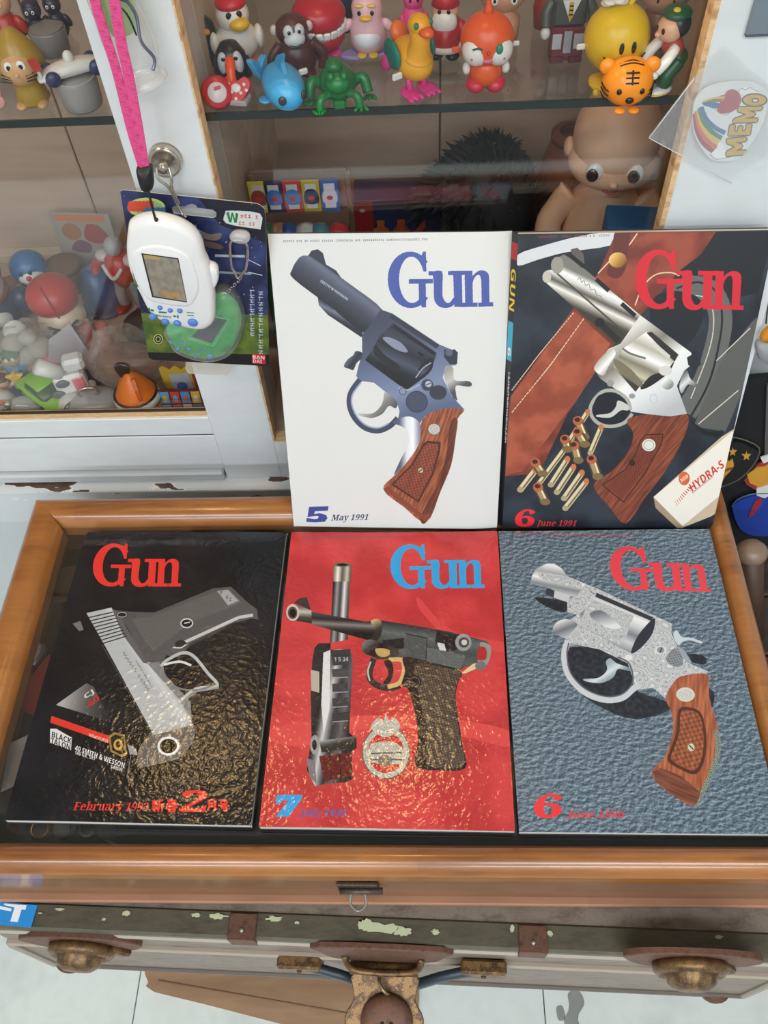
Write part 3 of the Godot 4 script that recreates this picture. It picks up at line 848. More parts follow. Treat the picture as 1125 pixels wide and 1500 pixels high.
func cover_february() -> Image:
	canvas(CW, CHH, rgb(24, 24, 28), [327, 34, 1102, 47, 973, 1180, 10, 1151])
	fill(pts2([0, 0, CW, 0, CW, CHH, 0, CHH]), speckle(rgb(20, 20, 24), rgb(30, 30, 35), 61, 0.004))
	# pistol lying on its side
	shape([480, 400, 450, 370, 440, 345, 490, 350, 590, 355, 700, 312, 820, 266, 890, 262, 950, 320, 990, 350, 995, 390, 970, 385, 900, 400, 760, 465, 700, 510, 690, 530, 640, 520, 620, 550, 565, 552], rgb(84, 82, 84))
	shape([505, 380, 590, 368, 700, 326, 822, 282, 872, 278, 930, 322, 880, 345, 740, 390, 660, 450, 590, 505, 560, 470], speckle(rgb(58, 58, 58), rgb(126, 126, 124), 62, 0.35))
	shape([832, 276, 878, 270, 926, 318, 878, 338], rgb(110, 110, 110))
	shape([836, 278, 876, 273, 918, 316, 878, 332], rgb(160, 162, 164))
	tiny(846, 290, 892, 326, 14, rgb(84, 86, 90))
	line([700, 475, 920, 380, 975, 372], 12, rgb(190, 192, 194))
	line([712, 490, 860, 420], 10, rgb(60, 58, 60))
	shape([328, 355, 425, 334, 560, 545, 610, 552, 740, 765, 735, 785, 640, 805, 582, 808, 400, 480], ramp(480, 480, 560, 430, [rgb(176, 180, 184), rgb(196, 200, 204), rgb(150, 152, 156), rgb(112, 114, 118)]))
	shape([425, 336, 450, 350, 480, 405, 570, 552, 550, 548, 470, 440], rgb(92, 92, 96))
	for i in 9:
		line([338 + i * 7, 372 + i * 12.5, 430 + i * 7, 352 + i * 11.5], 4.5, rgb(52, 54, 58))
	disc(466, 362, 22, 12, rgb(30, 30, 32))
	ring(466, 362, 18, 9, 3, rgb(170, 170, 170))
	disc(720, 398, 25, 19, rgb(28, 28, 30))
	ring(718, 398, 23, 17, 5, rgb(200, 202, 204))
	line([708, 398, 730, 394], 4, rgb(210, 210, 210))
	line([390, 478, 590, 826], 5, rgb(60, 60, 64))
	shape([565, 550, 612, 545, 640, 600, 735, 700, 740, 770, 690, 690], rgb(120, 124, 128))
	tiny(470, 520, 572, 672, 15, rgb(120, 124, 130))
	tiny(520, 545, 585, 650, 7, rgb(100, 104, 108))
	line([620, 560, 640, 540, 700, 512, 745, 525, 800, 590, 838, 640, 760, 650, 700, 690], 12, rgb(176, 180, 182), true)
	line([630, 556, 690, 545, 735, 560], 9, rgb(210, 212, 214), true)
	line([625, 565, 640, 610, 690, 648, 760, 655, 820, 640], 7, rgb(120, 122, 124), true)
	disc(695, 478, 22, 16, rgb(40, 40, 42))
	line([665, 490, 695, 492, 715, 480], 5, rgb(190, 190, 190), true)
	shape([582, 815, 735, 778, 760, 800, 745, 860, 690, 920, 540, 955, 525, 930, 540, 870], rgb(96, 94, 94))
	shape([582, 812, 738, 775, 745, 790, 590, 828], rgb(170, 172, 174))
	disc(650, 870, 43, 37, rgb(220, 222, 224))
	disc(650, 870, 33, 28, rgb(18, 18, 20))
	line([700, 700, 760, 660, 845, 648], 7, rgb(140, 142, 144))
	# carton
	shape([212, 708, 330, 625, 360, 640, 430, 780, 330, 745], ramp(240, 700, 420, 690, [rgb(170, 168, 166), rgb(90, 88, 88), rgb(40, 40, 42)]))
	text("CJ", false, Vector2(318, 672), Vector2(352, 648), Vector2(330, 690), rgb(206, 206, 206))
	text("40", false, Vector2(328, 705), Vector2(372, 670), Vector2(340, 722), rgb(190, 40, 40))
	shape([195, 750, 450, 840, 450, 868, 190, 776], rgb(214, 58, 44))
	text("WINCHESTER", false, Vector2(342, 818), Vector2(418, 846), Vector2(340, 830), rgb(240, 190, 180))
	shape([190, 800, 215, 800, 275, 835, 272, 884, 190, 854], rgb(214, 214, 216))
	text("BLACK", false, Vector2(198, 810), Vector2(274, 838), Vector2(196, 832), rgb(20, 20, 22))
	text("TALON", false, Vector2(194, 834), Vector2(270, 862), Vector2(192, 856), rgb(20, 20, 22))
	text("40 SMITH & WESSON", false, Vector2(290, 864), Vector2(482, 934), Vector2(286, 884), rgb(224, 224, 226))
	text("180 GR. SXT", false, Vector2(288, 886), Vector2(368, 912), Vector2(286, 898), rgb(214, 214, 216))
	text("S40SW", false, Vector2(428, 940), Vector2(474, 954), Vector2(426, 954), rgb(214, 214, 216))
	shape([418, 830, 440, 815, 480, 825, 490, 900, 470, 912, 425, 890], rgb(150, 118, 60))
	shape([426, 836, 442, 824, 474, 832, 482, 894, 466, 902, 432, 884], rgb(36, 32, 26))
	disc(455, 864, 18, 22, rgb(196, 156, 76))
	disc(455, 862, 9, 12, rgb(50, 40, 24))
	shape([490, 860, 525, 880, 530, 905, 500, 900], rgb(150, 150, 152))
	line([505, 905, 490, 990], 4, rgb(110, 110, 112))
	shape([275, 395, 305, 385, 318, 420, 300, 424], rgb(110, 112, 116))
	masthead([360, 86, 700, 92, 694, 258, 344, 252], rgb(224, 54, 46))
	var red := rgb(222, 54, 46)
	text("February 1993", true, Vector2(292, 1082), Vector2(580, 1086), Vector2(278, 1126), red)
	strokes(SHIN, 586, 1074, 50, 50, 8, red)
	strokes(HARU, 640, 1074, 50, 50, 8, red)
	text("2", true, Vector2(708, 1040), Vector2(812, 1042), Vector2(692, 1122), red)
	text("2", true, Vector2(714, 1044), Vector2(806, 1046), Vector2(698, 1124), red)
	strokes(TSUKI, 800, 1078, 42, 44, 8, red)
	strokes(GOU, 844, 1080, 46, 44, 8, red)
	return im
# the band of type along a magazine's back
func spine_print() -> Image:
	canvas(64, 1446, rgb(30, 30, 36), [0, 0, 64, 0, 64, 1446, 0, 1446])
	shape([0, 40, 64, 40, 64, 110, 0, 110], rgb(170, 30, 40))
	text("GUN", false, Vector2(60, 150), Vector2(60, 330), Vector2(6, 150), rgb(226, 200, 40))
	shape([4, 380, 60, 380, 60, 560, 4, 560], rgb(60, 170, 205))
	text("6", false, Vector2(50, 500), Vector2(50, 540), Vector2(14, 500), rgb(230, 240, 245))
	tiny(34, 640, 34, 1000, 26, rgb(206, 206, 206))
	return im

# ---------------------------------------------------------------- magazines
const MW := 0.182
const MH := 0.257
# x runs across the cover, y from its foot to its head, z out of the cover; bend gives the height of the cover above the flat
func magazine(label: String, xf: Transform3D, cover_image: Image, thick: float, bend: Callable, rough: float, crease: float, spine: Material, group: String, skew := 0.0) -> Node3D:
	var o := thing("magazine", label, "magazine", Vector3.ZERO, 0.0, group)
	o.transform = xf
	var nx := 28
	var ny := 36
	var top := SurfaceTool.new()
	top.begin(Mesh.PRIMITIVE_TRIANGLES)
	top.set_smooth_group(0)
	for j in ny:
		for i in nx:
			for k in [[0, 0], [1, 1], [1, 0], [0, 0], [0, 1], [1, 1]]:
				var a := float(i + k[0]) / nx
				var b := float(j + k[1]) / ny
				top.set_uv(Vector2(a, 1.0 - b))
				var z: float = bend.call(a, b)
				top.add_vertex(Vector3((a - 0.5) * MW, b * MH, thick + z))
	top.generate_normals()
	top.index()
	var cm := printed(cover_image, rough)
	if crease > 0.0:
		var n := FastNoiseLite.new()
		n.seed = 90
		n.frequency = 0.03
		n.fractal_octaves = 5
		n.fractal_type = FastNoiseLite.FRACTAL_RIDGED
		var h := n.get_image(512, 724)
		h.generate_mipmaps()
		cm.heightmap_enabled = true
		cm.heightmap_texture = ImageTexture.create_from_image(h)
		cm.heightmap_scale = crease
	part(o, "front_cover", top.commit(), cm)
	# block of leaves: follows the cover
	var pg := SurfaceTool.new()
	pg.begin(Mesh.PRIMITIVE_TRIANGLES)
	pg.set_smooth_group(-1)
	var inset := 0.0007
	for s in 2:
		for i in nx:
			var a0 := float(i) / nx
			var a1 := float(i + 1) / nx
			var y := inset if s == 0 else MH - inset
			var bb := 0.0 if s == 0 else 1.0
			quad(pg, Vector3((a0 - 0.5) * MW, y, 0.0006), Vector3((a1 - 0.5) * MW, y, 0.0006), Vector3((a1 - 0.5) * MW, y, thick - 0.0003 + bend.call(a1, bb)), Vector3((a0 - 0.5) * MW, y, thick - 0.0003 + bend.call(a0, bb)), Vector3(0, -1 if s == 0 else 1, 0))
	for j in ny:
		var b0 := float(j) / ny
		var b1 := float(j + 1) / ny
		var x := MW * 0.5 - inset
		quad(pg, Vector3(x, b0 * MH, 0.0006), Vector3(x, b1 * MH, 0.0006), Vector3(x, b1 * MH, thick - 0.0003 + bend.call(1.0, b1)), Vector3(x, b0 * MH, thick - 0.0003 + bend.call(1.0, b0)), Vector3(1, 0, 0))
	part(o, "pages", done(pg), mat(rgb(214, 212, 204), 0.8))
	part(o, "back_cover", box(Vector3(MW, MH, 0.0006)), mat(rgb(60, 60, 66), 0.4), Vector3(-skew, MH * 0.5, 0.0003))
	var sp := SurfaceTool.new()
	sp.begin(Mesh.PRIMITIVE_TRIANGLES)
	sp.set_smooth_group(-1)
	for j in ny:
		var b0 := float(j) / ny
		var b1 := float(j + 1) / ny
		var x := -MW * 0.5
		for k in [[b0, 0], [b1, 0], [b1, 1], [b0, 0], [b1, 1], [b0, 1]]:
			sp.set_uv(Vector2(k[1], 1.0 - k[0]))
			sp.add_vertex(Vector3(x - (skew if k[1] == 0 else 0.0), k[0] * MH, 0.0006 if k[1] == 0 else thick + bend.call(0.0, k[0])))
	sp.generate_normals()
	part(o, "spine", sp.commit(), spine)
	return o

# ---------------------------------------------------------------- the room
var white_paint: StandardMaterial3D
var varnish: StandardMaterial3D
var clear: StandardMaterial3D
func build_room() -> void:
	var plaster := mat(rgb(214, 212, 206), 0.9)
	structure("ceiling", box(Vector3(4.4, 0.1, 4.4)), plaster, Vector3(0, 1.85, 1.4), "plain white shop ceiling above the display cabinet", "ceiling")
	structure("wall_back", box(Vector3(4.4, 2.7, 0.1)), plaster, Vector3(0, 0.5, -0.75), "white wall behind the display cabinet", "wall")
	structure("wall_left", box(Vector3(0.1, 2.7, 4.4)), plaster, Vector3(-2.2, 0.5, 1.4), "white side wall of the shop, cabinet's left side", "wall")
	structure("wall_right", box(Vector3(0.1, 2.7, 4.4)), plaster, Vector3(2.2, 0.5, 1.4), "white side wall of the shop, cabinet's right side", "wall")
	structure("wall_front", box(Vector3(4.4, 2.7, 0.1)), plaster, Vector3(0, 0.5, 3.6), "white wall facing the display cabinet", "wall")
	# floor: slab and glazed tiles with open joints
	var fl := structure("floor", box(Vector3(4.4, 0.1, 4.4)), mat(rgb(96, 98, 98), 0.9), Vector3(0, GROUND - 0.056, 1.4), "shop floor of large glossy white tiles", "floor")
	var glaze := grained([rgb(206, 211, 206), rgb(222, 226, 221), rgb(214, 218, 213)], 256, 0.01, 1.0, 0.16, Vector3(1.3, 1.3, 1.3), 3)
	var tile := box(Vector3(0.597, 0.006, 0.597), 0.001)
	for i in range(-2, 3):
		for j in range(0, 3):
			part(fl, "tile", tile, glaze, Vector3(-0.1292 + i * 0.5985, 0.053, -1.56 + j * 0.5985 + 0.16))
func ceiling_light(at: Vector3, energy: float, c: Color, place: String) -> void:
	var o := thing("ceiling_light", "white fluorescent ceiling panel in the " + place, "lamp", at, 0.0, "fluorescent panels on the ceiling")
	span(o, "housing", Vector3(-0.62, -0.02, -0.16), Vector3(0.62, 0.03, 0.16), mat(rgb(230, 230, 228), 0.5))
	var glow := StandardMaterial3D.new()
	glow.albedo_color = rgb(240, 240, 238)
	glow.emission_enabled = true
	glow.emission = c
	glow.emission_energy_multiplier = 4.0
	span(o, "diffuser", Vector3(-0.6, -0.024, -0.14), Vector3(0.6, -0.0195, 0.14), glow, 0.0)
	var l := AreaLight3D.new()
	l.area_size = Vector2(1.2, 0.28)
	l.light_energy = energy
	l.light_color = c
	l.shadow_enabled = true
	l.area_range = 6.0
	o.add_child(l)
	l.name = "light"
	l.position = Vector3(0, -0.03, 0)
	l.rotation.x = -PI / 2
func clip_lamp(at: Vector3, place: String) -> void:
	var o := thing("clip_lamp", "small warm bulb on an arm clipped to the cabinet front " + place, "lamp", at, 0.0, "warm clip lamps on the cabinet front")
	part(o, "arm", tube([Vector3(0, 0.05, 0), Vector3(0, 0.07, -0.02), Vector3(0, 0.07, FRONT - at.z)], 0.004), mat(rgb(60, 60, 62), 0.4, 0.8))
	part(o, "socket", lathe([Vector2(0, 0.06), Vector2(0.014, 0.06), Vector2(0.016, 0.02), Vector2(0, 0.02)]), mat(rgb(70, 70, 72), 0.5))
	var glow := StandardMaterial3D.new()
	glow.albedo_color = rgb(250, 240, 220)
	glow.emission_enabled = true
	glow.emission = Color(1.0, 0.82, 0.55)
	glow.emission_energy_multiplier = 62.0
	part(o, "bulb", lathe([Vector2(0, -0.03), Vector2(0.01, -0.0275), Vector2(0.017, -0.018), Vector2(0.019, -0.007), Vector2(0.016, 0.006), Vector2(0.011, 0.02), Vector2(0, 0.02)]), glow)
	var l := OmniLight3D.new()
	l.light_color = Color(1.0, 0.82, 0.55)
	l.light_energy = 0.02
	l.light_size = 0.018
	l.omni_range = 6.0
	l.omni_attenuation = 2.0
	l.shadow_enabled = true
	o.add_child(l)
	l.name = "light"
	l.position = Vector3(0, -0.012, 0)

# ---------------------------------------------------------------- display cabinet
# white paint that has flaked off an old brown board
func flaked(w: int, h: int, amount: float, seed_: int) -> StandardMaterial3D:
	var n := FastNoiseLite.new()
	n.seed = seed_
	n.frequency = 0.012
	n.fractal_octaves = 4
	var i2 := Image.create(w, h, true, Image.FORMAT_RGB8)
	for y in h:
		for x in w:
			var k := n.get_noise_2d(x * 0.6, y * 1.6)
			var left := 1.0 - float(x) / w
			var c := rgb(205, 209, 212)
			if k > 0.62 - amount * left:
				c = rgb(74, 54, 46).lerp(rgb(96, 74, 62), clampf(n.get_noise_2d(x * 5.0, y * 5.0) + 0.5, 0, 1))
			elif k > 0.57 - amount * left:
				c = rgb(228, 228, 224)
			i2.set_pixel(x, y, c)
	return printed(i2, 0.45)
func uv_strip(a: Vector3, b: Vector3, c: Vector3, d: Vector3, out: Vector3) -> ArrayMesh:
	var st := SurfaceTool.new()
	st.begin(Mesh.PRIMITIVE_TRIANGLES)
	st.set_smooth_group(-1)
	var q := [[a, Vector2(0, 0)], [b, Vector2(1, 0)], [c, Vector2(1, 1)], [d, Vector2(0, 1)]]
	var order := [0, 1, 2, 0, 2, 3]
	if (c - a).cross(b - a).dot(out) < 0.0:
		order = [0, 2, 1, 0, 3, 2]
	for k in order:
		st.set_uv(q[k][1])
		st.add_vertex(q[k][0])
	st.generate_normals()
	return st.commit()
func build_cabinet() -> void:
	var o := thing("display_cabinet", "white painted wooden display cabinet with glass front and glass shelf full of toys", "cabinet")
	var ply := grained([rgb(196, 158, 112), rgb(222, 190, 146), rgb(170, 128, 88)], 128, 0.02, 5.0, 0.7, Vector3(20, 20, 20), 5)
	var th := 0.014
	var zf := FRONT
	var zb := FRONT - th
	# painted board with two openings: post, sill and right stile
	span(o, "post", Vector3(-0.1945, -0.055, zb), Vector3(-0.1375, 1.3, zf), white_paint)
	span(o, "sill_rail", Vector3(-0.1375, -0.055, zb), Vector3(0.187, 0.0, zf), white_paint, 0.0)
	span(o, "right_stile", Vector3(0.187, -0.055, zb), Vector3(0.268, 1.3, zf), white_paint)
	span(o, "plywood_edge", Vector3(-0.1378, 0.0, zb), Vector3(-0.1365, 1.3, zf - 0.0006), ply, 0.0)
	span(o, "plywood_edge", Vector3(0.1835, 0.0, zb), Vector3(0.1872, 1.3, zf - 0.0006), ply, 0.0)
	span(o, "plywood_edge", Vector3(-0.1365, -0.0015, zb), Vector3(0.1835, 0.0008, zf - 0.0006), ply, 0.0)
	# right of the stile: cover strip and the next carcass
	span(o, "cover_strip", Vector3(0.268, -0.055, zb), Vector3(0.279, 1.3, zf + 0.008), mat(rgb(226, 222, 212), 0.5), 0.0015)
	span(o, "side_panel", Vector3(0.279, -0.8, zb - 0.012), Vector3(0.9, 1.3, zf - 0.012), white_paint)
	part(o, "screw", lathe([Vector2(0, 0.0012), Vector2(0.0016, 0.001), Vector2(0.0018, 0), Vector2(0, 0)], 10), mat(rgb(60, 58, 54), 0.5, 0.6), on_z(1109, 298, zf - 0.012), Vector3(PI / 2, 0, 0))
	# left window: two boards below the pane with an open crack between them
	span(o, "left_rail_upper", Vector3(-0.9, 0.0112, zb), Vector3(-0.1948, 0.035, zf - 0.002), white_paint, 0.0006)
	span(o, "left_rail_lower", Vector3(-0.9, -0.041, zb), Vector3(-0.1948, 0.0092, zf - 0.002), white_paint, 0.0006)
	span(o, "rail_core", Vector3(-0.9, 0.009, zb), Vector3(-0.1948, 0.0114, zf - 0.0032), mat(rgb(70, 46, 36), 0.9), 0.0)
	span(o, "plywood_edge", Vector3(-0.9, 0.0348, zb - 0.001), Vector3(-0.1948, 0.0362, zf - 0.0045), ply, 0.0)
	span(o, "pane_gasket", Vector3(-0.9, 0.035, zf - 0.012), Vector3(-0.1948, 0.038, zf - 0.0098), mat(rgb(46, 38, 34), 0.8), 0.0)
	# ledge and base below
	span(o, "ledge_bead", Vector3(-0.9, -0.054, zb), Vector3(-0.196, -0.042, zf + 0.004), mat(rgb(186, 191, 194), 0.4), 0.002)
	span(o, "ledge_board", Vector3(-0.9, -0.105, zb - 0.1), Vector3(0.279, -0.055, zf + 0.016), mat(rgb(196, 200, 203), 0.5), 0.001)
	part(o, "flaked_paint", uv_strip(Vector3(-0.9, -0.0547, zb), Vector3(0.2, -0.0547, zb), Vector3(0.2, -0.0547, zf + 0.0155), Vector3(-0.9, -0.0547, zf + 0.0155), Vector3.UP), flaked(1400, 40, 0.62, 71))
	part(o, "flaked_paint", uv_strip(Vector3(-0.9, -0.056, zf + 0.0163), Vector3(0.2, -0.056, zf + 0.0163), Vector3(0.2, -0.104, zf + 0.0163), Vector3(-0.9, -0.104, zf + 0.0163), Vector3.BACK), flaked(1400, 70, 0.3, 72))
	span(o, "base_front", Vector3(-0.9, -0.8, zf - 0.08), Vector3(0.279, -0.105, zf - 0.03), mat(rgb(196, 200, 203), 0.5), 0.001)
	# inside: divider of boards, back planks, floor, sides, top
	var board := grained([rgb(186, 170, 150), rgb(200, 184, 164), rgb(172, 156, 138)], 256, 0.006, 6.0, 0.6, Vector3(3, 3, 3), 8)
	var brown := grained([rgb(176, 154, 136), rgb(192, 168, 148), rgb(162, 140, 124)], 256, 0.006, 6.0, 0.6, Vector3(3, 3, 3), 9)
	for q in [[zb - 0.001, -0.262, mat(rgb(196, 194, 190), 0.5)], [-0.263, -0.36, board], [-0.361, BACK, board]]:
		span(o, "divider_board", Vector3(-0.152, -0.05, q[1]), Vector3(-0.141, 1.29, q[0]), q[2], 0.0006)
	var x := -0.9
	for w in [0.18, 0.17, 0.19, 0.21, 0.18, 0.16, 0.19, 0.2, 0.18, 0.14]:
		span(o, "back_plank", Vector3(x, -0.05, BACK - 0.01), Vector3(minf(x + w, 0.9) - 0.0015, 1.29, BACK), brown, 0.001)
		x += w
	span(o, "back_board", Vector3(-0.9, -0.75, BACK - 0.02), Vector3(0.9, 1.29, BACK - 0.0105), mat(rgb(60, 50, 44), 0.8), 0.0)
	span(o, "back_batten", Vector3(-0.9, 0.0, BACK), Vector3(-0.152, 0.012, BACK + 0.014), board, 0.001)
	span(o, "cabinet_floor", Vector3(-0.9, -0.03, BACK), Vector3(0.9, 0.0, zb), brown, 0.0)
	span(o, "side_board", Vector3(-0.915, -0.8, BACK - 0.02), Vector3(-0.9, 1.3, zf - 0.002), white_paint)
	span(o, "right_side_board", Vector3(0.27, 0.0, BACK), Vector3(0.282, 1.29, zb), brown)
	span(o, "cabinet_top", Vector3(-0.915, 1.3, BACK - 0.02), Vector3(0.915, 1.33, zf + 0.01), white_paint)
	var front_glass := pane(rgb(40, 46, 46), 0.03)
	part(o, "glass_pane", box(Vector3(0.323, 1.3, 0.003)), front_glass, Vector3(0.0235, 0.65, zb - 0.003))
	part(o, "glass_pane", box(Vector3(0.705, 1.265, 0.003)), front_glass, Vector3(-0.547, 0.667, zf - 0.0125))
	var shelf_glass := pane(rgb(60, 84, 76), 0.12)
	var edge := mat(rgb(30, 44, 40), 0.2)
	for q in [[-0.14, 0.269], [-0.9, -0.153]]:
		var s := span(o, "glass_shelf", Vector3(q[0], SHELF - 0.005, BACK + 0.01), Vector3(q[1], SHELF, zb - 0.0075), shelf_glass, 0.0)
		span(s, "polished_edge", Vector3(q[0], SHELF - 0.0052, zb - 0.0075) - s.position, Vector3(q[1], SHELF + 0.0002, zb - 0.006) - s.position, edge, 0.0)
	# dark panel standing against the right end above the shelf
	var d := thing("navy_book", "narrow dark navy book standing at the shelf end beside the capped figure", "book", on_y(1010, 120, SHELF), -0.5)
	span(d, "cover", Vector3(-0.001, 0.0005, -0.06), Vector3(0.018, 0.12, 0.0), mat(rgb(36, 42, 52), 0.5), 0.002)
	span(d, "leaves", Vector3(0.001, 0.003, -0.0595), Vector3(0.016, 0.1205, -0.001), mat(rgb(150, 146, 138), 0.8), 0.0)

# ---------------------------------------------------------------- table-top showcase and trunk
const CX0 := -0.357
const CX1 := 0.277
const CZ0 := -0.133
const CZ1 := 0.1985
func frame_bar(called: String, o: Node, a: Vector3, b: Vector3, inward: Vector3, w: float, m: Material) -> void:
	# moulded bar from a to b (outer top corners), mitred at 45 degrees; profile runs from the outer edge inwards
	var along := (b - a).normalized()
	var prof := [[0.0, -0.014], [0.0, -0.001], [0.002, 0.004], [0.005, 0.0072], [0.0095, 0.0093], [w * 0.6, 0.0092], [w * 0.82, 0.0065], [w - 0.002, 0.002], [w, -0.002], [w, -0.014]]
	var st := begin()
	for i in prof.size() - 1:
		var p: Array = prof[i]
		var q: Array = prof[i + 1]
		var pa: Vector3 = a + inward * p[0] + along * p[0] + Vector3.UP * p[1]
		var pb: Vector3 = b + inward * p[0] - along * p[0] + Vector3.UP * p[1]
		var qa: Vector3 = a + inward * q[0] + along * q[0] + Vector3.UP * q[1]
		var qb: Vector3 = b + inward * q[0] - along * q[0] + Vector3.UP * q[1]
		var n: Vector3 = -inward * (q[1] - p[1]) + Vector3.UP * (q[0] - p[0])
		if i == 0 or i == prof.size() - 2:
			st.set_smooth_group(-1)
		else:
			st.set_smooth_group(0)
		quad(st, pa, pb, qb, qa, n)
	part(o, called, done(st), m)
func build_showcase() -> void:
	var o := thing("showcase", "varnished wooden table-top showcase with a glass lid under the magazines", "display case")
	var y := 0.0
	frame_bar("frame_bar", o, Vector3(CX0, y, CZ0), Vector3(CX1, y, CZ0), Vector3.BACK, 0.030, varnish)
	frame_bar("frame_bar", o, Vector3(CX0, y, CZ1), Vector3(CX1, y, CZ1), Vector3.FORWARD, 0.0215, varnish)
	var vz: StandardMaterial3D = varnish.duplicate()
	vz.uv1_scale = Vector3(2.2, 2.2, 2.2)
	frame_bar("frame_bar", o, Vector3(CX0, y, CZ0), Vector3(CX0, y, CZ1), Vector3.RIGHT, 0.034, varnish)
	frame_bar("frame_bar", o, Vector3(CX1, y, CZ0), Vector3(CX1, y, CZ1), Vector3.LEFT, 0.0215, varnish)
	span(o, "glass_lid", Vector3(CX0 + 0.024, -0.003, CZ0 + 0.024), Vector3(CX1 - 0.018, 0.0, CZ1 - 0.018), pane(rgb(40, 48, 46), 0.05), 0.0)
	var inner := grained([rgb(44, 34, 28), rgb(62, 48, 38), rgb(36, 28, 24)], 128, 0.01, 5.0, 0.5, Vector3(6, 6, 6), 14)
	var wall := grained([rgb(112, 80, 56), rgb(134, 98, 70), rgb(96, 68, 48)], 256, 0.008, 8.0, 0.2, Vector3(4, 4, 4), 15)
	span(o, "front_wall", Vector3(CX0 + 0.002, -0.066, CZ1 - 0.012), Vector3(CX1 - 0.002, -0.012, CZ1 - 0.001), wall, 0.001)
	span(o, "back_wall", Vector3(CX0 + 0.002, -0.066, CZ0 + 0.001), Vector3(CX1 - 0.002, -0.012, CZ0 + 0.012), wall, 0.001)
	span(o, "side_wall", Vector3(CX0 + 0.002, -0.066, CZ0 + 0.012), Vector3(CX0 + 0.013, -0.012, CZ1 - 0.012), wall, 0.001)
	span(o, "side_wall", Vector3(CX1 - 0.013, -0.066, CZ0 + 0.012), Vector3(CX1 - 0.002, -0.012, CZ1 - 0.012), wall, 0.001)
	span(o, "bottom_board", Vector3(CX0 + 0.002, -0.072, CZ0 + 0.001), Vector3(CX1 - 0.002, -0.066, CZ1 + 0.0045), grained([rgb(150, 106, 80), rgb(168, 120, 92), rgb(128, 88, 66)], 128, 0.01, 6.0, 0.6, Vector3(6, 6, 6), 16), 0.001)
	span(o, "lining", Vector3(CX0 + 0.013, -0.066, CZ0 + 0.012), Vector3(CX1 - 0.013, -0.064, CZ1 - 0.012), inner, 0.0)
	# small hook plate with a wire loop on the front
	var iron := grained([rgb(60, 52, 46), rgb(96, 84, 72), rgb(44, 38, 34)], 128, 0.03, 1.0, 0.45, Vector3(30, 30, 30), 17)
	iron.metallic = 0.6
	var at := on_z(528, 1308, CZ1)
	var pl := part(o, "hook_plate", box(Vector3(0.03, 0.022, 0.003), 0.0008), iron, Vector3(at.x, -0.028, CZ1 + 0.001))
	part(pl, "pin", tube([Vector3(-0.013, 0.002, 0.003), Vector3(0.018, 0.002, 0.003)], 0.0026), iron)
	part(pl, "wire_loop", tube(curve3([Vector3(-0.005, 0.0, 0.004), Vector3(-0.006, -0.012, 0.009), Vector3(-0.001, -0.02, 0.012), Vector3(0.005, -0.013, 0.009), Vector3(0.005, 0.0, 0.004)]), 0.0009, 8), mat(rgb(170, 168, 160), 0.3, 0.9))
	part(pl, "rivet", lathe([Vector2(0, 0.0012), Vector2(0.001, 0.001), Vector2(0.0015, 0), Vector2(0, 0)], 8), iron, Vector3(-0.011, -0.007, 0.0015), Vector3(PI / 2, 0, 0))
	part(pl, "rivet", lathe([Vector2(0, 0.0012), Vector2(0.001, 0.001), Vector2(0.0015, 0), Vector2(0, 0)], 8), iron, Vector3(0.011, -0.007, 0.0015), Vector3(PI / 2, 0, 0))

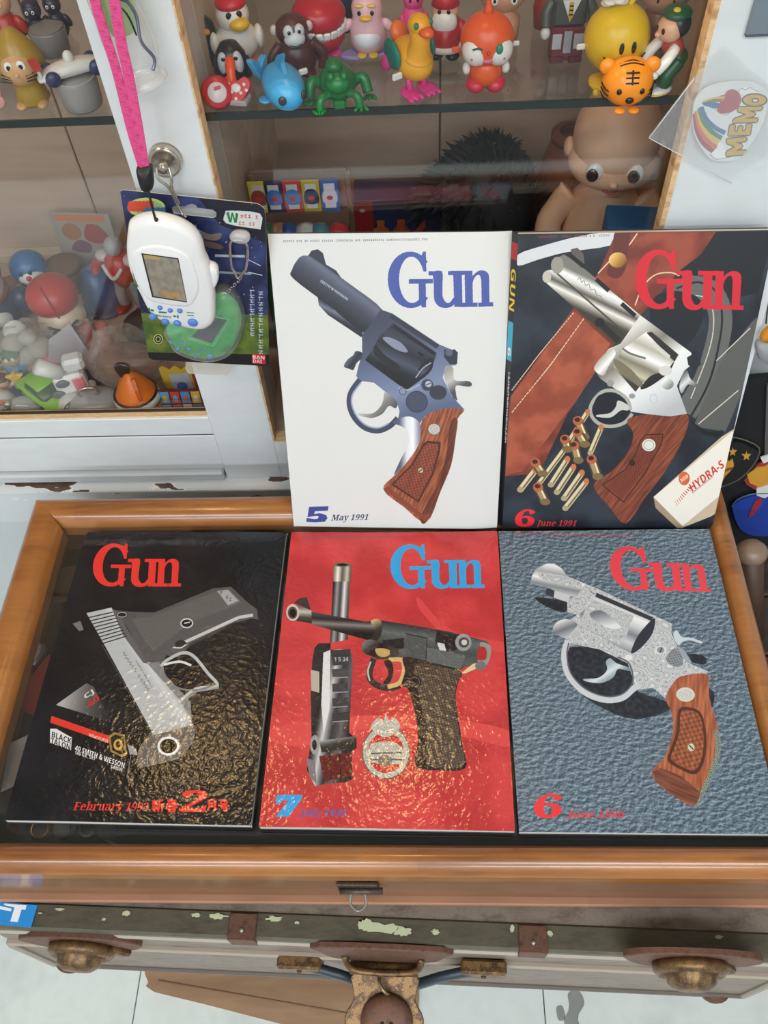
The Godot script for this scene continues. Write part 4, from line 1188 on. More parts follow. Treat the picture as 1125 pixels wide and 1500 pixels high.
# things lying inside the showcase, seen through its lid
func showcase_contents() -> void:
	var floor_y := -0.064
	var silver := mat(rgb(190, 188, 182), 0.3, 0.9)
	var gold := mat(rgb(200, 166, 84), 0.3, 0.9)
	var put := func(u: float, v: float) -> Vector3: return on_y(u, v, floor_y)
	var w := thing("pocket_watch", "round silver watch lying inside the showcase near its left frame", "watch", put.call(40, 960), 0.4)
	part(w, "case", lathe([Vector2(0, 0), Vector2(0.018, 0), Vector2(0.02, 0.004), Vector2(0.018, 0.008), Vector2(0, 0.009)]), silver)
	part(w, "dial", lathe([Vector2(0, 0.0095), Vector2(0.015, 0.0092), Vector2(0.0155, 0.0085), Vector2(0, 0.0085)]), mat(rgb(226, 222, 210), 0.4))
	part(w, "crown", lathe([Vector2(0, -0.004), Vector2(0.003, -0.004), Vector2(0.003, 0.003), Vector2(0, 0.003)], 12), silver, Vector3(0, 0.004, -0.022), Vector3(PI / 2, 0, 0))
	for q in [[25, 1120, rgb(206, 200, 192), 0.5, "pale folded card lying inside the showcase beside the dark cover"], [70, 1010, rgb(170, 60, 52), 1.1, "small red paper packet inside the showcase at its left"], [95, 860, rgb(96, 70, 52), 0.2, "brown leather wallet inside the showcase near its upper left corner"]]:
		var c := thing("card_packet" if q[1] != 860 else "leather_wallet", q[4], "packet" if q[1] != 860 else "wallet", put.call(q[0], q[1]), q[3])
		part(c, "back_leaf", box(Vector3(0.05, 0.002, 0.035), 0.0006), mat(q[2], 0.6), Vector3(0, 0.001, 0))
		part(c, "front_leaf", box(Vector3(0.05, 0.002, 0.035), 0.0006), mat(q[2], 0.6), Vector3(0, 0.006, 0.001), Vector3(0.2, 0, 0))
	for q in [[60, 1215, gold, "small brass key on a ring inside the showcase by its front frame", 0.3], [130, 1213, silver, "small silver key on a ring inside the showcase by its front frame", -0.5]]:
		var k := thing("key", q[3], "key", put.call(q[0], q[1]), q[4])
		var ringp := []
		for i in 17:
			ringp.append(Vector3(cos(TAU * i / 16) * 0.007, 0.0016, sin(TAU * i / 16) * 0.007))
		part(k, "bow", tube(ringp, 0.0015, 8), q[2])
		part(k, "shank", tube([Vector3(0.007, 0.0016, 0), Vector3(0.03, 0.0016, 0)], 0.0016, 8), q[2])
		part(k, "bit", box(Vector3(0.006, 0.0018, 0.007), 0.0003), q[2], Vector3(0.026, 0.0016, 0.004))
	for q in [[100, 1216, rgb(206, 214, 214)], [160, 1217, rgb(120, 134, 132)], [30, 1210, rgb(126, 78, 48)]]:
		var g := thing("glass_marble" if q[0] != 30 else "wooden_bead", "%s inside the showcase under its front frame" % ("white glass marble" if q[0] == 100 else ("dull green glass marble" if q[0] == 160 else "brown wooden bead")), "marble" if q[0] != 30 else "bead", put.call(q[0], q[1]))
		ball(g, "body", Vector3(0, 0.009, 0), Vector3(0.009, 0.009, 0.009), mat(q[2], 0.15))
		part(g, "seam", lathe([Vector2(0.0085, -0.0006), Vector2(0.0093, 0), Vector2(0.0085, 0.0006)], 20), mat(rgb(110, 100, 92), 0.3), Vector3(0, 0.009, 0), Vector3(0.5, 0, 0.6))

func build_trunk() -> void:
	var o := thing("suitcase", "old brown suitcase lying flat with rusty brass clasps, carrying the showcase", "suitcase", Vector3(-0.029, 0, 0.2285), deg_to_rad(-1.69))
	# local: front face is z = 0, x from -L to L
	var inv := o.transform.affine_inverse()
	var L := 0.3155
	var top := -0.0755
	var bot := -0.258
	var seam := -0.142
	var hide := grained([rgb(112, 98, 88), rgb(130, 116, 104), rgb(98, 85, 76)], 256, 0.02, 2.0, 0.5, Vector3(8, 8, 8), 18)
	var rim := grained([rgb(74, 69, 56), rgb(88, 82, 66), rgb(66, 61, 50)], 256, 0.015, 3.0, 0.45, Vector3(8, 8, 8), 19)
	var brass := grained([rgb(92, 66, 44), rgb(140, 108, 70), rgb(70, 50, 36), rgb(150, 124, 84)], 128, 0.02, 1.0, 0.42, Vector3(25, 25, 25), 20)
	brass.metallic = 0.55
	var rust := grained([rgb(84, 56, 44), rgb(112, 78, 62), rgb(66, 46, 38)], 128, 0.03, 1.0, 0.6, Vector3(25, 25, 25), 22)
	rust.metallic = 0.3
	span(o, "lid", Vector3(-L, seam, -0.34), Vector3(L, top - 0.0015, -0.001), hide, 0.003)
	span(o, "body", Vector3(-L, bot, -0.34), Vector3(L, seam - 0.0025, 0.0), hide, 0.003)
	span(o, "rim_band", Vector3(-L - 0.001, top - 0.01, -0.019), Vector3(L + 0.001, top, 0.001), rim, 0.002)
	span(o, "welt", Vector3(-L - 0.001, top - 0.0165, -0.01), Vector3(L + 0.001, top - 0.0105, 0.0022), mat(rgb(168, 156, 142), 0.6), 0.0015)
	span(o, "welt", Vector3(-L - 0.001, seam - 0.004, -0.01), Vector3(L + 0.001, seam + 0.001, 0.003), mat(rgb(160, 146, 130), 0.6), 0.0015)
	span(o, "bottom_edge", Vector3(-L - 0.0015, bot - 0.002, -0.34), Vector3(L + 0.0015, bot + 0.006, 0.003), mat(rgb(92, 82, 74), 0.55), 0.002)
	for s in [-1, 1]:
		span(o, "corner_edge", Vector3(s * L - 0.004, bot, -0.004), Vector3(s * L + 0.003, seam - 0.01, 0.003), mat(rgb(150, 140, 128), 0.55), 0.0015)
	# flakes of old pale paint on the rim band: thin chips
	rng.seed = 5
	var chip := mat(rgb(186, 192, 156), 0.7)
	var lift := 0.0001
	for q in [[287, 1340, 15, 8], [318, 1342, 32, 11], [402, 1346, 28, 11], [560, 1360, 70, 19], [534, 1355, 22, 22], [590, 1364, 30, 18], [185, 1338, 14, 10], [88, 1332, 16, 6], [152, 1347, 7, 6], [638, 1366, 13, 12], [805, 1367, 10, 12], [750, 1361, 8, 14], [1052, 1370, 14, 7], [60, 1338, 8, 3], [435, 1352, 8, 6]]:
		var p := inv * on_y(q[0], q[1], top)
		var out := PackedVector2Array()
		for i in 22:
			var a := TAU * i / 22
			var r := rng.randf_range(0.5, 1.05)
			out.append(Vector2(cos(a) * q[2] * 0.00028 * r, sin(a) * q[3] * 0.00022 * r))
		lift += 0.00004
		part(o, "paint_flake", prism(out, 0.0, 0.0003), chip, Vector3(p.x, top + lift, clampf(p.z, -0.014, -0.004)), Vector3(-PI / 2, 0, 0))
	# strap clips over the rim
	for u in [355, 780]:
		var x: float = (inv * on_y(u, 1362, top)).x
		var c := part(o, "strap_clip", box(Vector3(0.021, 0.002, 0.018), 0.0006), rust, Vector3(x, top + 0.0011, -0.0075))
		part(c, "clip_lip", box(Vector3(0.021, 0.02, 0.002), 0.0006), rust, Vector3(0, -0.009, 0.0092))
		part(c, "rivet", lathe([Vector2(0, 0.0016), Vector2(0.0015, 0.0012), Vector2(0.002, 0), Vector2(0, 0)], 10), mat(rgb(160, 156, 150), 0.4, 0.7), Vector3(0, 0.001, 0.003))
	# round clasps
	for q in [[120, 1392], [1012, 1427]]:
		var p := inv * on_z(q[0], q[1], 0.2385 + (q[0] - 560.0) * 0.00002)
		var c := part(o, "clasp_plate", prism(smooth2([-0.048, 0.004, -0.04, 0.02, -0.018, 0.027, 0.018, 0.027, 0.042, 0.018, 0.049, 0.0, 0.03, -0.024, 0, -0.032, -0.03, -0.024]), 0.0, 0.0045, 0.0008), rust, Vector3(p.x, p.y + 0.004, 0.0005))
		part(c, "clasp_ring", lathe([Vector2(0.02, 0), Vector2(0.026, 0), Vector2(0.026, 0.006), Vector2(0.023, 0.009), Vector2(0.02, 0.006)], 28), brass, Vector3(0, -0.004, 0.0045), Vector3(PI / 2, 0, 0))
		part(c, "clasp_knob", lathe([Vector2(0, 0.019), Vector2(0.011, 0.018), Vector2(0.017, 0.014), Vector2(0.019, 0.006), Vector2(0.019, 0), Vector2(0, 0)], 28), brass, Vector3(0, -0.004, 0.0045), Vector3(PI / 2, 0, 0))
		part(c, "clasp_tongue", box(Vector3(0.012, 0.022, 0.006), 0.002), brass, Vector3(0.026, -0.012, 0.006), Vector3(0, 0, 0.6))
	# carrying handle: two loops and a dark strap between them
	var bl := inv * on_z(440, 1413, 0.2325)
	var br := inv * on_z(708, 1424, 0.2385)
	for p in [bl, br]:
		var c := part(o, "handle_loop", box(Vector3(0.036, 0.024, 0.011), 0.002), brass, Vector3(p.x, p.y, 0.0055))
		part(c, "rivet", lathe([Vector2(0, 0.002), Vector2(0.0016, 0.0016), Vector2(0.0022, 0), Vector2(0, 0)], 10), rust, Vector3(0, 0.003, 0.0055), Vector3(PI / 2, 0, 0))
	part(o, "handle_strap", tube(curve3([Vector3(bl.x + 0.004, bl.y, 0.006), Vector3(bl.x + 0.03, bl.y - 0.005, 0.011), Vector3((bl.x + br.x) * 0.5, bl.y - 0.02, 0.018), Vector3(br.x - 0.03, br.y - 0.005, 0.011), Vector3(br.x - 0.004, br.y, 0.006)]), 0.0042, 10, 1.5), mat(rgb(44, 54, 62), 0.4))
	# hasp in the middle: hinge plate, flap swung forward, lock drum
	var hp := inv * on_z(560, 1397, 0.2325)
	var h := part(o, "hasp_plate", prism(smooth2([-0.046, 0.02, 0.046, 0.02, 0.048, 0.0, 0.032, -0.03, -0.032, -0.03, -0.048, 0.0], 3), 0.0, 0.0045, 0.001), rust, Vector3(hp.x, hp.y, 0.0005))
	part(h, "hasp_lip", tube(curve3([Vector3(-0.03, -0.012, 0.004), Vector3(-0.022, -0.026, 0.012), Vector3(0.022, -0.026, 0.012), Vector3(0.03, -0.012, 0.004)]), 0.0026, 8), brass)
	part(h, "hinge", tube([Vector3(-0.027, -0.034, 0.009), Vector3(0.027, -0.034, 0.009)], 0.005, 12), brass)
	var fp := prism(smooth2([-0.024, 0.0, 0.024, 0.0, 0.024, -0.02, 0.031, -0.034, 0.026, -0.05, 0, -0.057, -0.026, -0.05, -0.031, -0.034, -0.024, -0.02], 3), -0.0015, 0.0015, 0.0006)
	var flap := part(o, "lock_flap", fp, brass, Vector3(hp.x + 0.001, hp.y - 0.035, 0.011), Vector3(deg_to_rad(-66), 0, 0))
	part(flap, "lock_drum", lathe([Vector2(0, 0.01), Vector2(0.014, 0.0095), Vector2(0.0195, 0.007), Vector2(0.0205, 0.003), Vector2(0.0205, 0), Vector2(0, 0)], 30), rust, Vector3(0.002, -0.035, 0.0012), Vector3(PI / 2, 0, 0))
	for x in [-0.001, 0.006]:
		part(flap, "drum_hole", lathe([Vector2(0, 0.0004), Vector2(0.0014, 0.0003), Vector2(0.0016, 0), Vector2(0, 0)], 8), mat(rgb(20, 16, 14), 0.8), Vector3(x, -0.034, 0.0112), Vector3(PI / 2, 0, 0))
	part(flap, "staple", tube(curve3([Vector3(-0.004, -0.003, 0.001), Vector3(-0.004, -0.006, 0.007), Vector3(0.0, -0.012, 0.009), Vector3(0.004, -0.016, 0.004), Vector3(0.0, -0.017, 0.001)]), 0.0014, 8), mat(rgb(150, 128, 92), 0.35, 0.8))
	# metal studs under the front corners
	for x in [-L + 0.012, L - 0.024]:
		part(o, "corner_foot", lathe([Vector2(0, 0.006), Vector2(0.014, 0.006), Vector2(0.013, -0.004), Vector2(0.008, -0.008), Vector2(0, -0.009)], 20), rust, Vector3(x, bot - 0.004, -0.006))
	# stand under the trunk
	var st := thing("trestle", "dark metal trestle stand under the old suitcase", "stand", Vector3(-0.03, GROUND + 0.0052, 0.02), deg_to_rad(-1.6))
	var dark := mat(rgb(58, 56, 54), 0.5, 0.3)
	for sx in [-1, 1]:
		for sz in [-1, 1]:
			part(st, "leg", tube([Vector3(sx * 0.26, 0, sz * 0.12), Vector3(sx * 0.24, 0.511, sz * 0.11)], 0.011, 10), dark)
		part(st, "top_bar", tube([Vector3(sx * 0.24, 0.511, -0.13), Vector3(sx * 0.24, 0.511, 0.13)], 0.011, 10), dark)
	part(st, "cross_bar", tube([Vector3(-0.25, 0.25, -0.115), Vector3(0.25, 0.25, -0.115)], 0.008, 10), dark)
	# flattened carton on the floor
	var cb := PackedVector2Array()
	for q in [[211, 1415], [213, 1428], [218, 1440], [214, 1445], [226, 1453], [300, 1471], [416, 1501], [500, 1522], [612, 1545], [614, 1440], [590, 1330], [230, 1330]]:
		var p := on_y(q[0], q[1], GROUND + 0.003)
		cb.append(Vector2(p.x, -p.z))
	var card := thing("cardboard_sheet", "flattened brown cardboard sheet lying on the tiles beneath the suitcase", "cardboard")
	part(card, "sheet", prism(cb, 0.0005, 0.0045), grained([rgb(150, 116, 88), rgb(164, 130, 100), rgb(140, 106, 80)], 128, 0.01, 5.0, 0.85, Vector3(5, 5, 5), 23), Vector3(0, GROUND, 0), Vector3(-PI / 2, 0, 0))
	var e := on_y(300, 1460, GROUND)
	part(card, "fold_crease", tube([on_y(232, 1436, GROUND + 0.0045), on_y(600, 1500, GROUND + 0.0045)], 0.0012, 6), mat(rgb(128, 96, 72), 0.9))
	# spilt dark stain on the tile
	var sm := mat(rgb(140, 142, 138), 0.35)
	for q in [[[832, 1455, 848, 1452, 856, 1470, 846, 1490, 852, 1512, 836, 1510, 826, 1496, 834, 1476], "dark smear trodden onto the white tile beside the grout line"], [[815, 1476, 824, 1474, 828, 1492, 818, 1494], "little dark spot on the white tile beside the smear"]]:
		var pp := PackedVector2Array()
		for k in smooth2(q[0]):
			var p := on_y(k.x, k.y, GROUND)
			pp.append(Vector2(p.x, -p.z))
		var s := part(self, "floor_smear", prism(pp, 0.0001, 0.0004), sm, Vector3(0, GROUND, 0), Vector3(-PI / 2, 0, 0))
		s.set_meta("label", q[1])
		s.set_meta("category", "stain")
	# blue label stuck on the showcase front, over the trunk's rim
	var lb := thing("price_label", "blue sticker with a white mark on the suitcase rim's left end", "sticker")
	var lp := on_y(12, 1330, top + 0.0004)
	lb.transform = Transform3D(Basis(Vector3.UP, deg_to_rad(-4)) * Basis(Vector3.RIGHT, -PI / 2), Vector3(lp.x, top + 0.0008, 0.2108))
	part(lb, "paper", box(Vector3(0.045, 0.016, 0.0004)), mat(rgb(40, 140, 212), 0.4))
	part(lb, "white_mark", prism(pts2([-0.004, 0.0072, 0.014, 0.0072, 0.014, 0.004, 0.011, 0.004, 0.011, -0.005, 0.005, -0.005, 0.005, 0.005, -0.004, 0.006]), 0.0002, 0.0004), mat(rgb(236, 238, 240), 0.5))
	part(lb, "white_mark", prism(pts2([-0.014, 0.0072, -0.006, 0.005, 0.003, 0.004, 0.003, 0.002, -0.008, 0.003, -0.016, 0.007]), 0.0002, 0.0004), mat(rgb(236, 238, 240), 0.5))

# ---------------------------------------------------------------- things hung on the cabinet front
# outline read in a close-up (origin ox, oy, scale s) laid on the plane z
func trace(flat: Array, ox: float, oy: float, s: float, z: float, soft := true) -> PackedVector2Array:
	var o := PackedVector2Array()
	for q in (smooth2(flat, 4) if soft else pts2(flat)):
		var p := on_z(ox + q.x / s, oy + q.y / s, z)
		o.append(Vector2(p.x, p.y))
	return o
func middle(p: PackedVector2Array) -> Vector2:
	var c := Vector2.ZERO
	for q in p:
		c += q
	return c / p.size()
# swelling solid over a star-shaped outline: layers of [share of the outline, z]
func pillow(p: PackedVector2Array, layers: Array) -> ArrayMesh:
	var st := begin()
	var c := middle(p)
	for k in layers.size() - 1:
		var a: Array = layers[k]
		var b: Array = layers[k + 1]
		for i in p.size():
			var j := (i + 1) % p.size()
			var out := Vector3(p[i].x - c.x, p[i].y - c.y, 0).normalized() * absf(b[1] - a[1]) + Vector3(0, 0, signf(b[1] - a[1]) * maxf(a[0] - b[0], 0) * 0.05) + Vector3(0, 0, -0.01 if k == 0 and b[0] > a[0] else 0.0)
			quad(st, v3(c.lerp(p[i], a[0]), a[1]), v3(c.lerp(p[j], a[0]), a[1]), v3(c.lerp(p[j], b[0]), b[1]), v3(c.lerp(p[i], b[0]), b[1]), out)
	for e in [0, layers.size() - 1]:
		var l: Array = layers[e]
		for i in p.size():
			tri(st, v3(c, l[1]), v3(c.lerp(p[i], l[0]), l[1]), v3(c.lerp(p[(i + 1) % p.size()], l[0]), l[1]), Vector3(0, 0, -1 if e == 0 else 1))
	return done(st)
func extent(p: PackedVector2Array) -> Rect2:
	var r := Rect2(p[0], Vector2.ZERO)
	for q in p:
		r = r.expand(q)
	return r
# picture for a flat printed sheet: drawn 0 to 1 across the sheet's own rectangle r (metres) on plane z; points are read in a close-up
func canvas_on(w: int, h: int, col: Color, r: Rect2, z: float, ox: float, oy: float, s: float) -> void:
	var c := []
	for q in [[0, 1], [1, 1], [1, 0], [0, 0]]:
		var u := to_pixel(Vector3(r.position.x + r.size.x * q[0], r.position.y + r.size.y * q[1], z))
		c.append((u.x - ox) * s)
		c.append((u.y - oy) * s)
	canvas(w, h, col, c)
func sheet(p: PackedVector2Array, z: float, r: Rect2) -> ArrayMesh:
	var st := begin(true)
	var idx := Geometry2D.triangulate_polygon(p)
	for i in range(0, idx.size(), 3):
		var t := [p[idx[i]], p[idx[i + 1]], p[idx[i + 2]]]
		if (t[2] - t[0]).cross(t[1] - t[0]) < 0.0:
			t.reverse()
		for q in t:
			st.set_uv(Vector2((q.x - r.position.x) / r.size.x, 1.0 - (q.y - r.position.y) / r.size.y))
			st.add_vertex(v3(q, z))
	st.generate_normals()
	return st.commit()
func ribbon(px: Array, half: float, z: float, thick: float) -> ArrayMesh:
	var l := PackedVector2Array()
	for q in smooth2(px, 5, false):
		var p := on_z(q.x, q.y, z)
		l.append(Vector2(p.x, p.y))
	var a := PackedVector2Array()
	var b := PackedVector2Array()
	for i in l.size():
		var d := (l[mini(i + 1, l.size() - 1)] - l[maxi(i - 1, 0)]).normalized().orthogonal() * half
		a.append(l[i] + d)
		b.append(l[i] - d)
	b.reverse()
	a.append_array(b)
	return prism(a, z - thick * 0.5, z + thick * 0.5)
func hang_things() -> void:
	var nickel := mat(rgb(190, 184, 174), 0.25, 0.9)
	# magnet hook
	var at := on_z(243, 231, FRONT)
	var o := thing("magnet_hook", "round nickel magnet hook on the white post", "hook", at)
	part(o, "cup", lathe([Vector2(0, 0.0065), Vector2(0.0085, 0.0065), Vector2(0.0095, 0.0075), Vector2(0.0108, 0.007), Vector2(0.0115, 0.005), Vector2(0.0115, 0), Vector2(0, 0)], 30), nickel, Vector3.ZERO, Vector3(PI / 2, 0, 0))
	part(o, "stem", lathe([Vector2(0, 0.008), Vector2(0.0035, 0.008), Vector2(0.0035, 0), Vector2(0, 0)], 16), nickel, Vector3(0, 0, 0.0065), Vector3(PI / 2, 0, 0))
	part(o, "hook_wire", tube(curve3([Vector3(-0.004, 0.0, 0.012), Vector3(-0.0045, -0.006, 0.015), Vector3(0.001, -0.014, 0.014), Vector3(0.003, -0.028, 0.0125), Vector3(0.006, -0.036, 0.015), Vector3(0.009, -0.033, 0.02)]), 0.0011, 8), nickel)
	part(o, "hook_wire", tube(curve3([Vector3(0.004, 0.0, 0.012), Vector3(0.005, -0.006, 0.015), Vector3(0.003, -0.014, 0.0145), Vector3(0.005, -0.028, 0.013)]), 0.0011, 8), nickel)
	hang_card()
	hang_device()
	# clear bottle toy in a bag at the top of the post
	var zc := FRONT + 0.016
	var bt := on_z(214, 124, zc)
	var c := thing("bottle_charm", "clear plastic bottle charm with green and blue filling hanging on the white post", "charm", bt, 0.1)
	c.rotation.z = 0.12
	var film := pane(rgb(235, 238, 240), 0.2, 0.08)
	part(c, "body", lathe([Vector2(0, 0), Vector2(0.011, 0.001), Vector2(0.014, 0.004), Vector2(0.0125, 0.009), Vector2(0.0145, 0.016), Vector2(0.0155, 0.03), Vector2(0.014, 0.044), Vector2(0.0135, 0.06), Vector2(0.015, 0.075), Vector2(0.012, 0.095), Vector2(0.004, 0.1), Vector2(0, 0.1)], 28), film)
	part(c, "green_filling", lathe([Vector2(0, 0.03), Vector2(0.008, 0.033), Vector2(0.0115, 0.045), Vector2(0.012, 0.065), Vector2(0.008, 0.082), Vector2(0, 0.085)], 20), toy(132, 186, 54))
	ball(c, "blue_ball", Vector3(-0.005, 0.075, 0.009), Vector3(0.008, 0.009, 0.006), toy(62, 72, 150))
	part(c, "silver_stripe", tube(curve3([Vector3(0.006, 0.062, 0.011), Vector3(0.012, 0.045, 0.008), Vector3(0.01, 0.03, 0.011), Vector3(0.013, 0.018, 0.008), Vector3(0.01, 0.012, 0.01)]), [0.0008, 0.0012, 0.002, 0.003, 0.001], 8), mat(rgb(120, 126, 150), 0.25, 0.7))
	part(c, "black_stripe", tube(curve3([Vector3(0.002, 0.058, 0.0125), Vector3(0.008, 0.046, 0.0112), Vector3(0.009, 0.034, 0.0118)]), 0.0006, 6), mat(rgb(24, 26, 40), 0.4))
	part(c, "foot_ring", lathe([Vector2(0.0125, 0.001), Vector2(0.0155, 0.003), Vector2(0.0125, 0.006)], 26), pane(rgb(240, 242, 244), 0.35, 0.06))
	# memo sticker in a clear sleeve on the right stile
	var zm := FRONT + 0.003
	var k := thing("memo_sticker", "white oval sticker with rainbow, red heart and yellow MEMO letters on the stile", "sticker")
	var ovalp := trace([490, 720, 510, 620, 580, 555, 680, 525, 800, 515, 900, 530, 965, 590, 960, 680, 920, 800, 860, 900, 790, 990, 700, 1012, 610, 1000, 540, 920, 500, 830], 900, 0, 4.284, zm + 0.0016)
	var mr := extent(ovalp)
	canvas_on(640, 660, rgb(226, 228, 226), mr, zm + 0.0016, 900, 0, 4.284)
	blob([560, 640, 700, 590, 690, 620, 640, 640, 580, 650], rgb(176, 88, 110))
	line([552, 640, 620, 615, 700, 612], 12, rgb(222, 190, 80), true)
	line([556, 648, 620, 632, 690, 640], 10, rgb(70, 130, 90), true)
	blob([548, 650, 600, 640, 660, 650, 650, 680, 600, 672], rgb(58, 104, 160))
	for q in [[[505, 720, 520, 820, 560, 900, 630, 958], rgb(150, 40, 66)], [[516, 705, 535, 800, 580, 880, 640, 925], rgb(214, 96, 70)], [[526, 695, 548, 780, 592, 850, 652, 895], rgb(222, 186, 62)], [[536, 686, 560, 760, 610, 825, 668, 865], rgb(46, 124, 72)], [[546, 676, 575, 745, 630, 800, 690, 832], rgb(52, 104, 160)]]:
		line(q[0], 30, q[1], true)
	blob([645, 690, 665, 640, 690, 620, 700, 578, 740, 560, 780, 580, 796, 630, 770, 680, 720, 708, 665, 712], rgb(170, 38, 66))
	line([560, 660, 620, 680, 680, 720, 720, 715], 3, rgb(120, 120, 120), true)
	blob([780, 570, 820, 548, 850, 550, 900, 565, 905, 600, 860, 610, 810, 595], rgb(240, 240, 238))
	line([775, 575, 800, 555, 820, 565, 850, 550, 875, 562, 905, 575], 3, rgb(90, 90, 92), true)
	blob([610, 965, 640, 930, 660, 890, 690, 930, 700, 980, 660, 1000], rgb(242, 242, 240))
	line([600, 965, 625, 995, 660, 998, 700, 990, 730, 985], 3, rgb(90, 90, 92), true)
	var em := [0, 0, 0, 1, .25, 1, .5, .55, .75, 1, 1, 1, 1, 0, .76, 0, .76, .55, .58, .2, .42, .2, .24, .55, .24, 0]
	var ee := [0, 0, 0, 1, 1, 1, 1, .76, .36, .76, .36, .6, .85, .6, .85, .4, .36, .4, .36, .24, 1, .24, 1, 0]
	for q in [[em, Vector2(824, 968), Vector2(4, -108), Vector2(-122, 12)], [ee, Vector2(850, 846), Vector2(12, -68), Vector2(-136, 6)], [em, Vector2(892, 766), Vector2(38, -98), Vector2(-150, 4)]]:
		var f := []
		for k2 in range(0, q[0].size(), 2):
			var w: Vector2 = q[1] + q[2] * q[0][k2] + q[3] * q[0][k2 + 1]
			f.append(w.x)
			f.append(w.y)
		line(f, 14, rgb(70, 66, 60), false, true)
		shape(f, rgb(206, 166, 56))
	disc(880, 628, 82, 44, rgb(70, 66, 60))
	disc(880, 628, 72, 35, rgb(206, 166, 56))
	disc(884, 630, 24, 15, rgb(70, 66, 60))
	disc(884, 630, 16, 9, rgb(214, 216, 214))
	part(k, "disc", prism(ovalp, zm, zm + 0.0014), mat(rgb(230, 232, 230), 0.4))
	part(k, "print", sheet(ovalp, zm + 0.0016, mr), printed(im, 0.35))
	part(k, "clear_sleeve", prism(trace([500, 495, 218, 865, 735, 1148, 1010, 960, 1080, 640, 700, 300], 900, 0, 4.284, zm + 0.004, false), zm + 0.0022, zm + 0.0026), pane(rgb(225, 230, 232), 0.14, 0.08))
	part(k, "sleeve_edge", tube(trace3([[500, 495], [218, 865], [735, 1148]], 900, 0, 4.284, zm + 0.0026), 0.0004, 6), pane(rgb(240, 244, 246), 0.55, 0.1))
	# slate card at the top of the stile
	var g := thing("slate_card", "blank slate grey card fixed high on the white stile", "card", on_z(1118, 6, FRONT + 0.002))
	part(g, "board", box(Vector3(0.017, 0.034, 0.003), 0.0006), mat(rgb(112, 124, 134), 0.6), Vector3(0.003, 0, 0))
	part(g, "bottom_edge", box(Vector3(0.017, 0.0012, 0.0034), 0.0003), mat(rgb(76, 86, 94), 0.6), Vector3(0.003, -0.0174, 0))
func trace3(l: Array, ox: float, oy: float, s: float, z: float) -> Array:
	var o := []
	for q in l:
		o.append(on_z(ox + q[0] / s, oy + q[1] / s, z))
	return o
const PX := 160.0
const PY := 260.0
const PS := 4.327
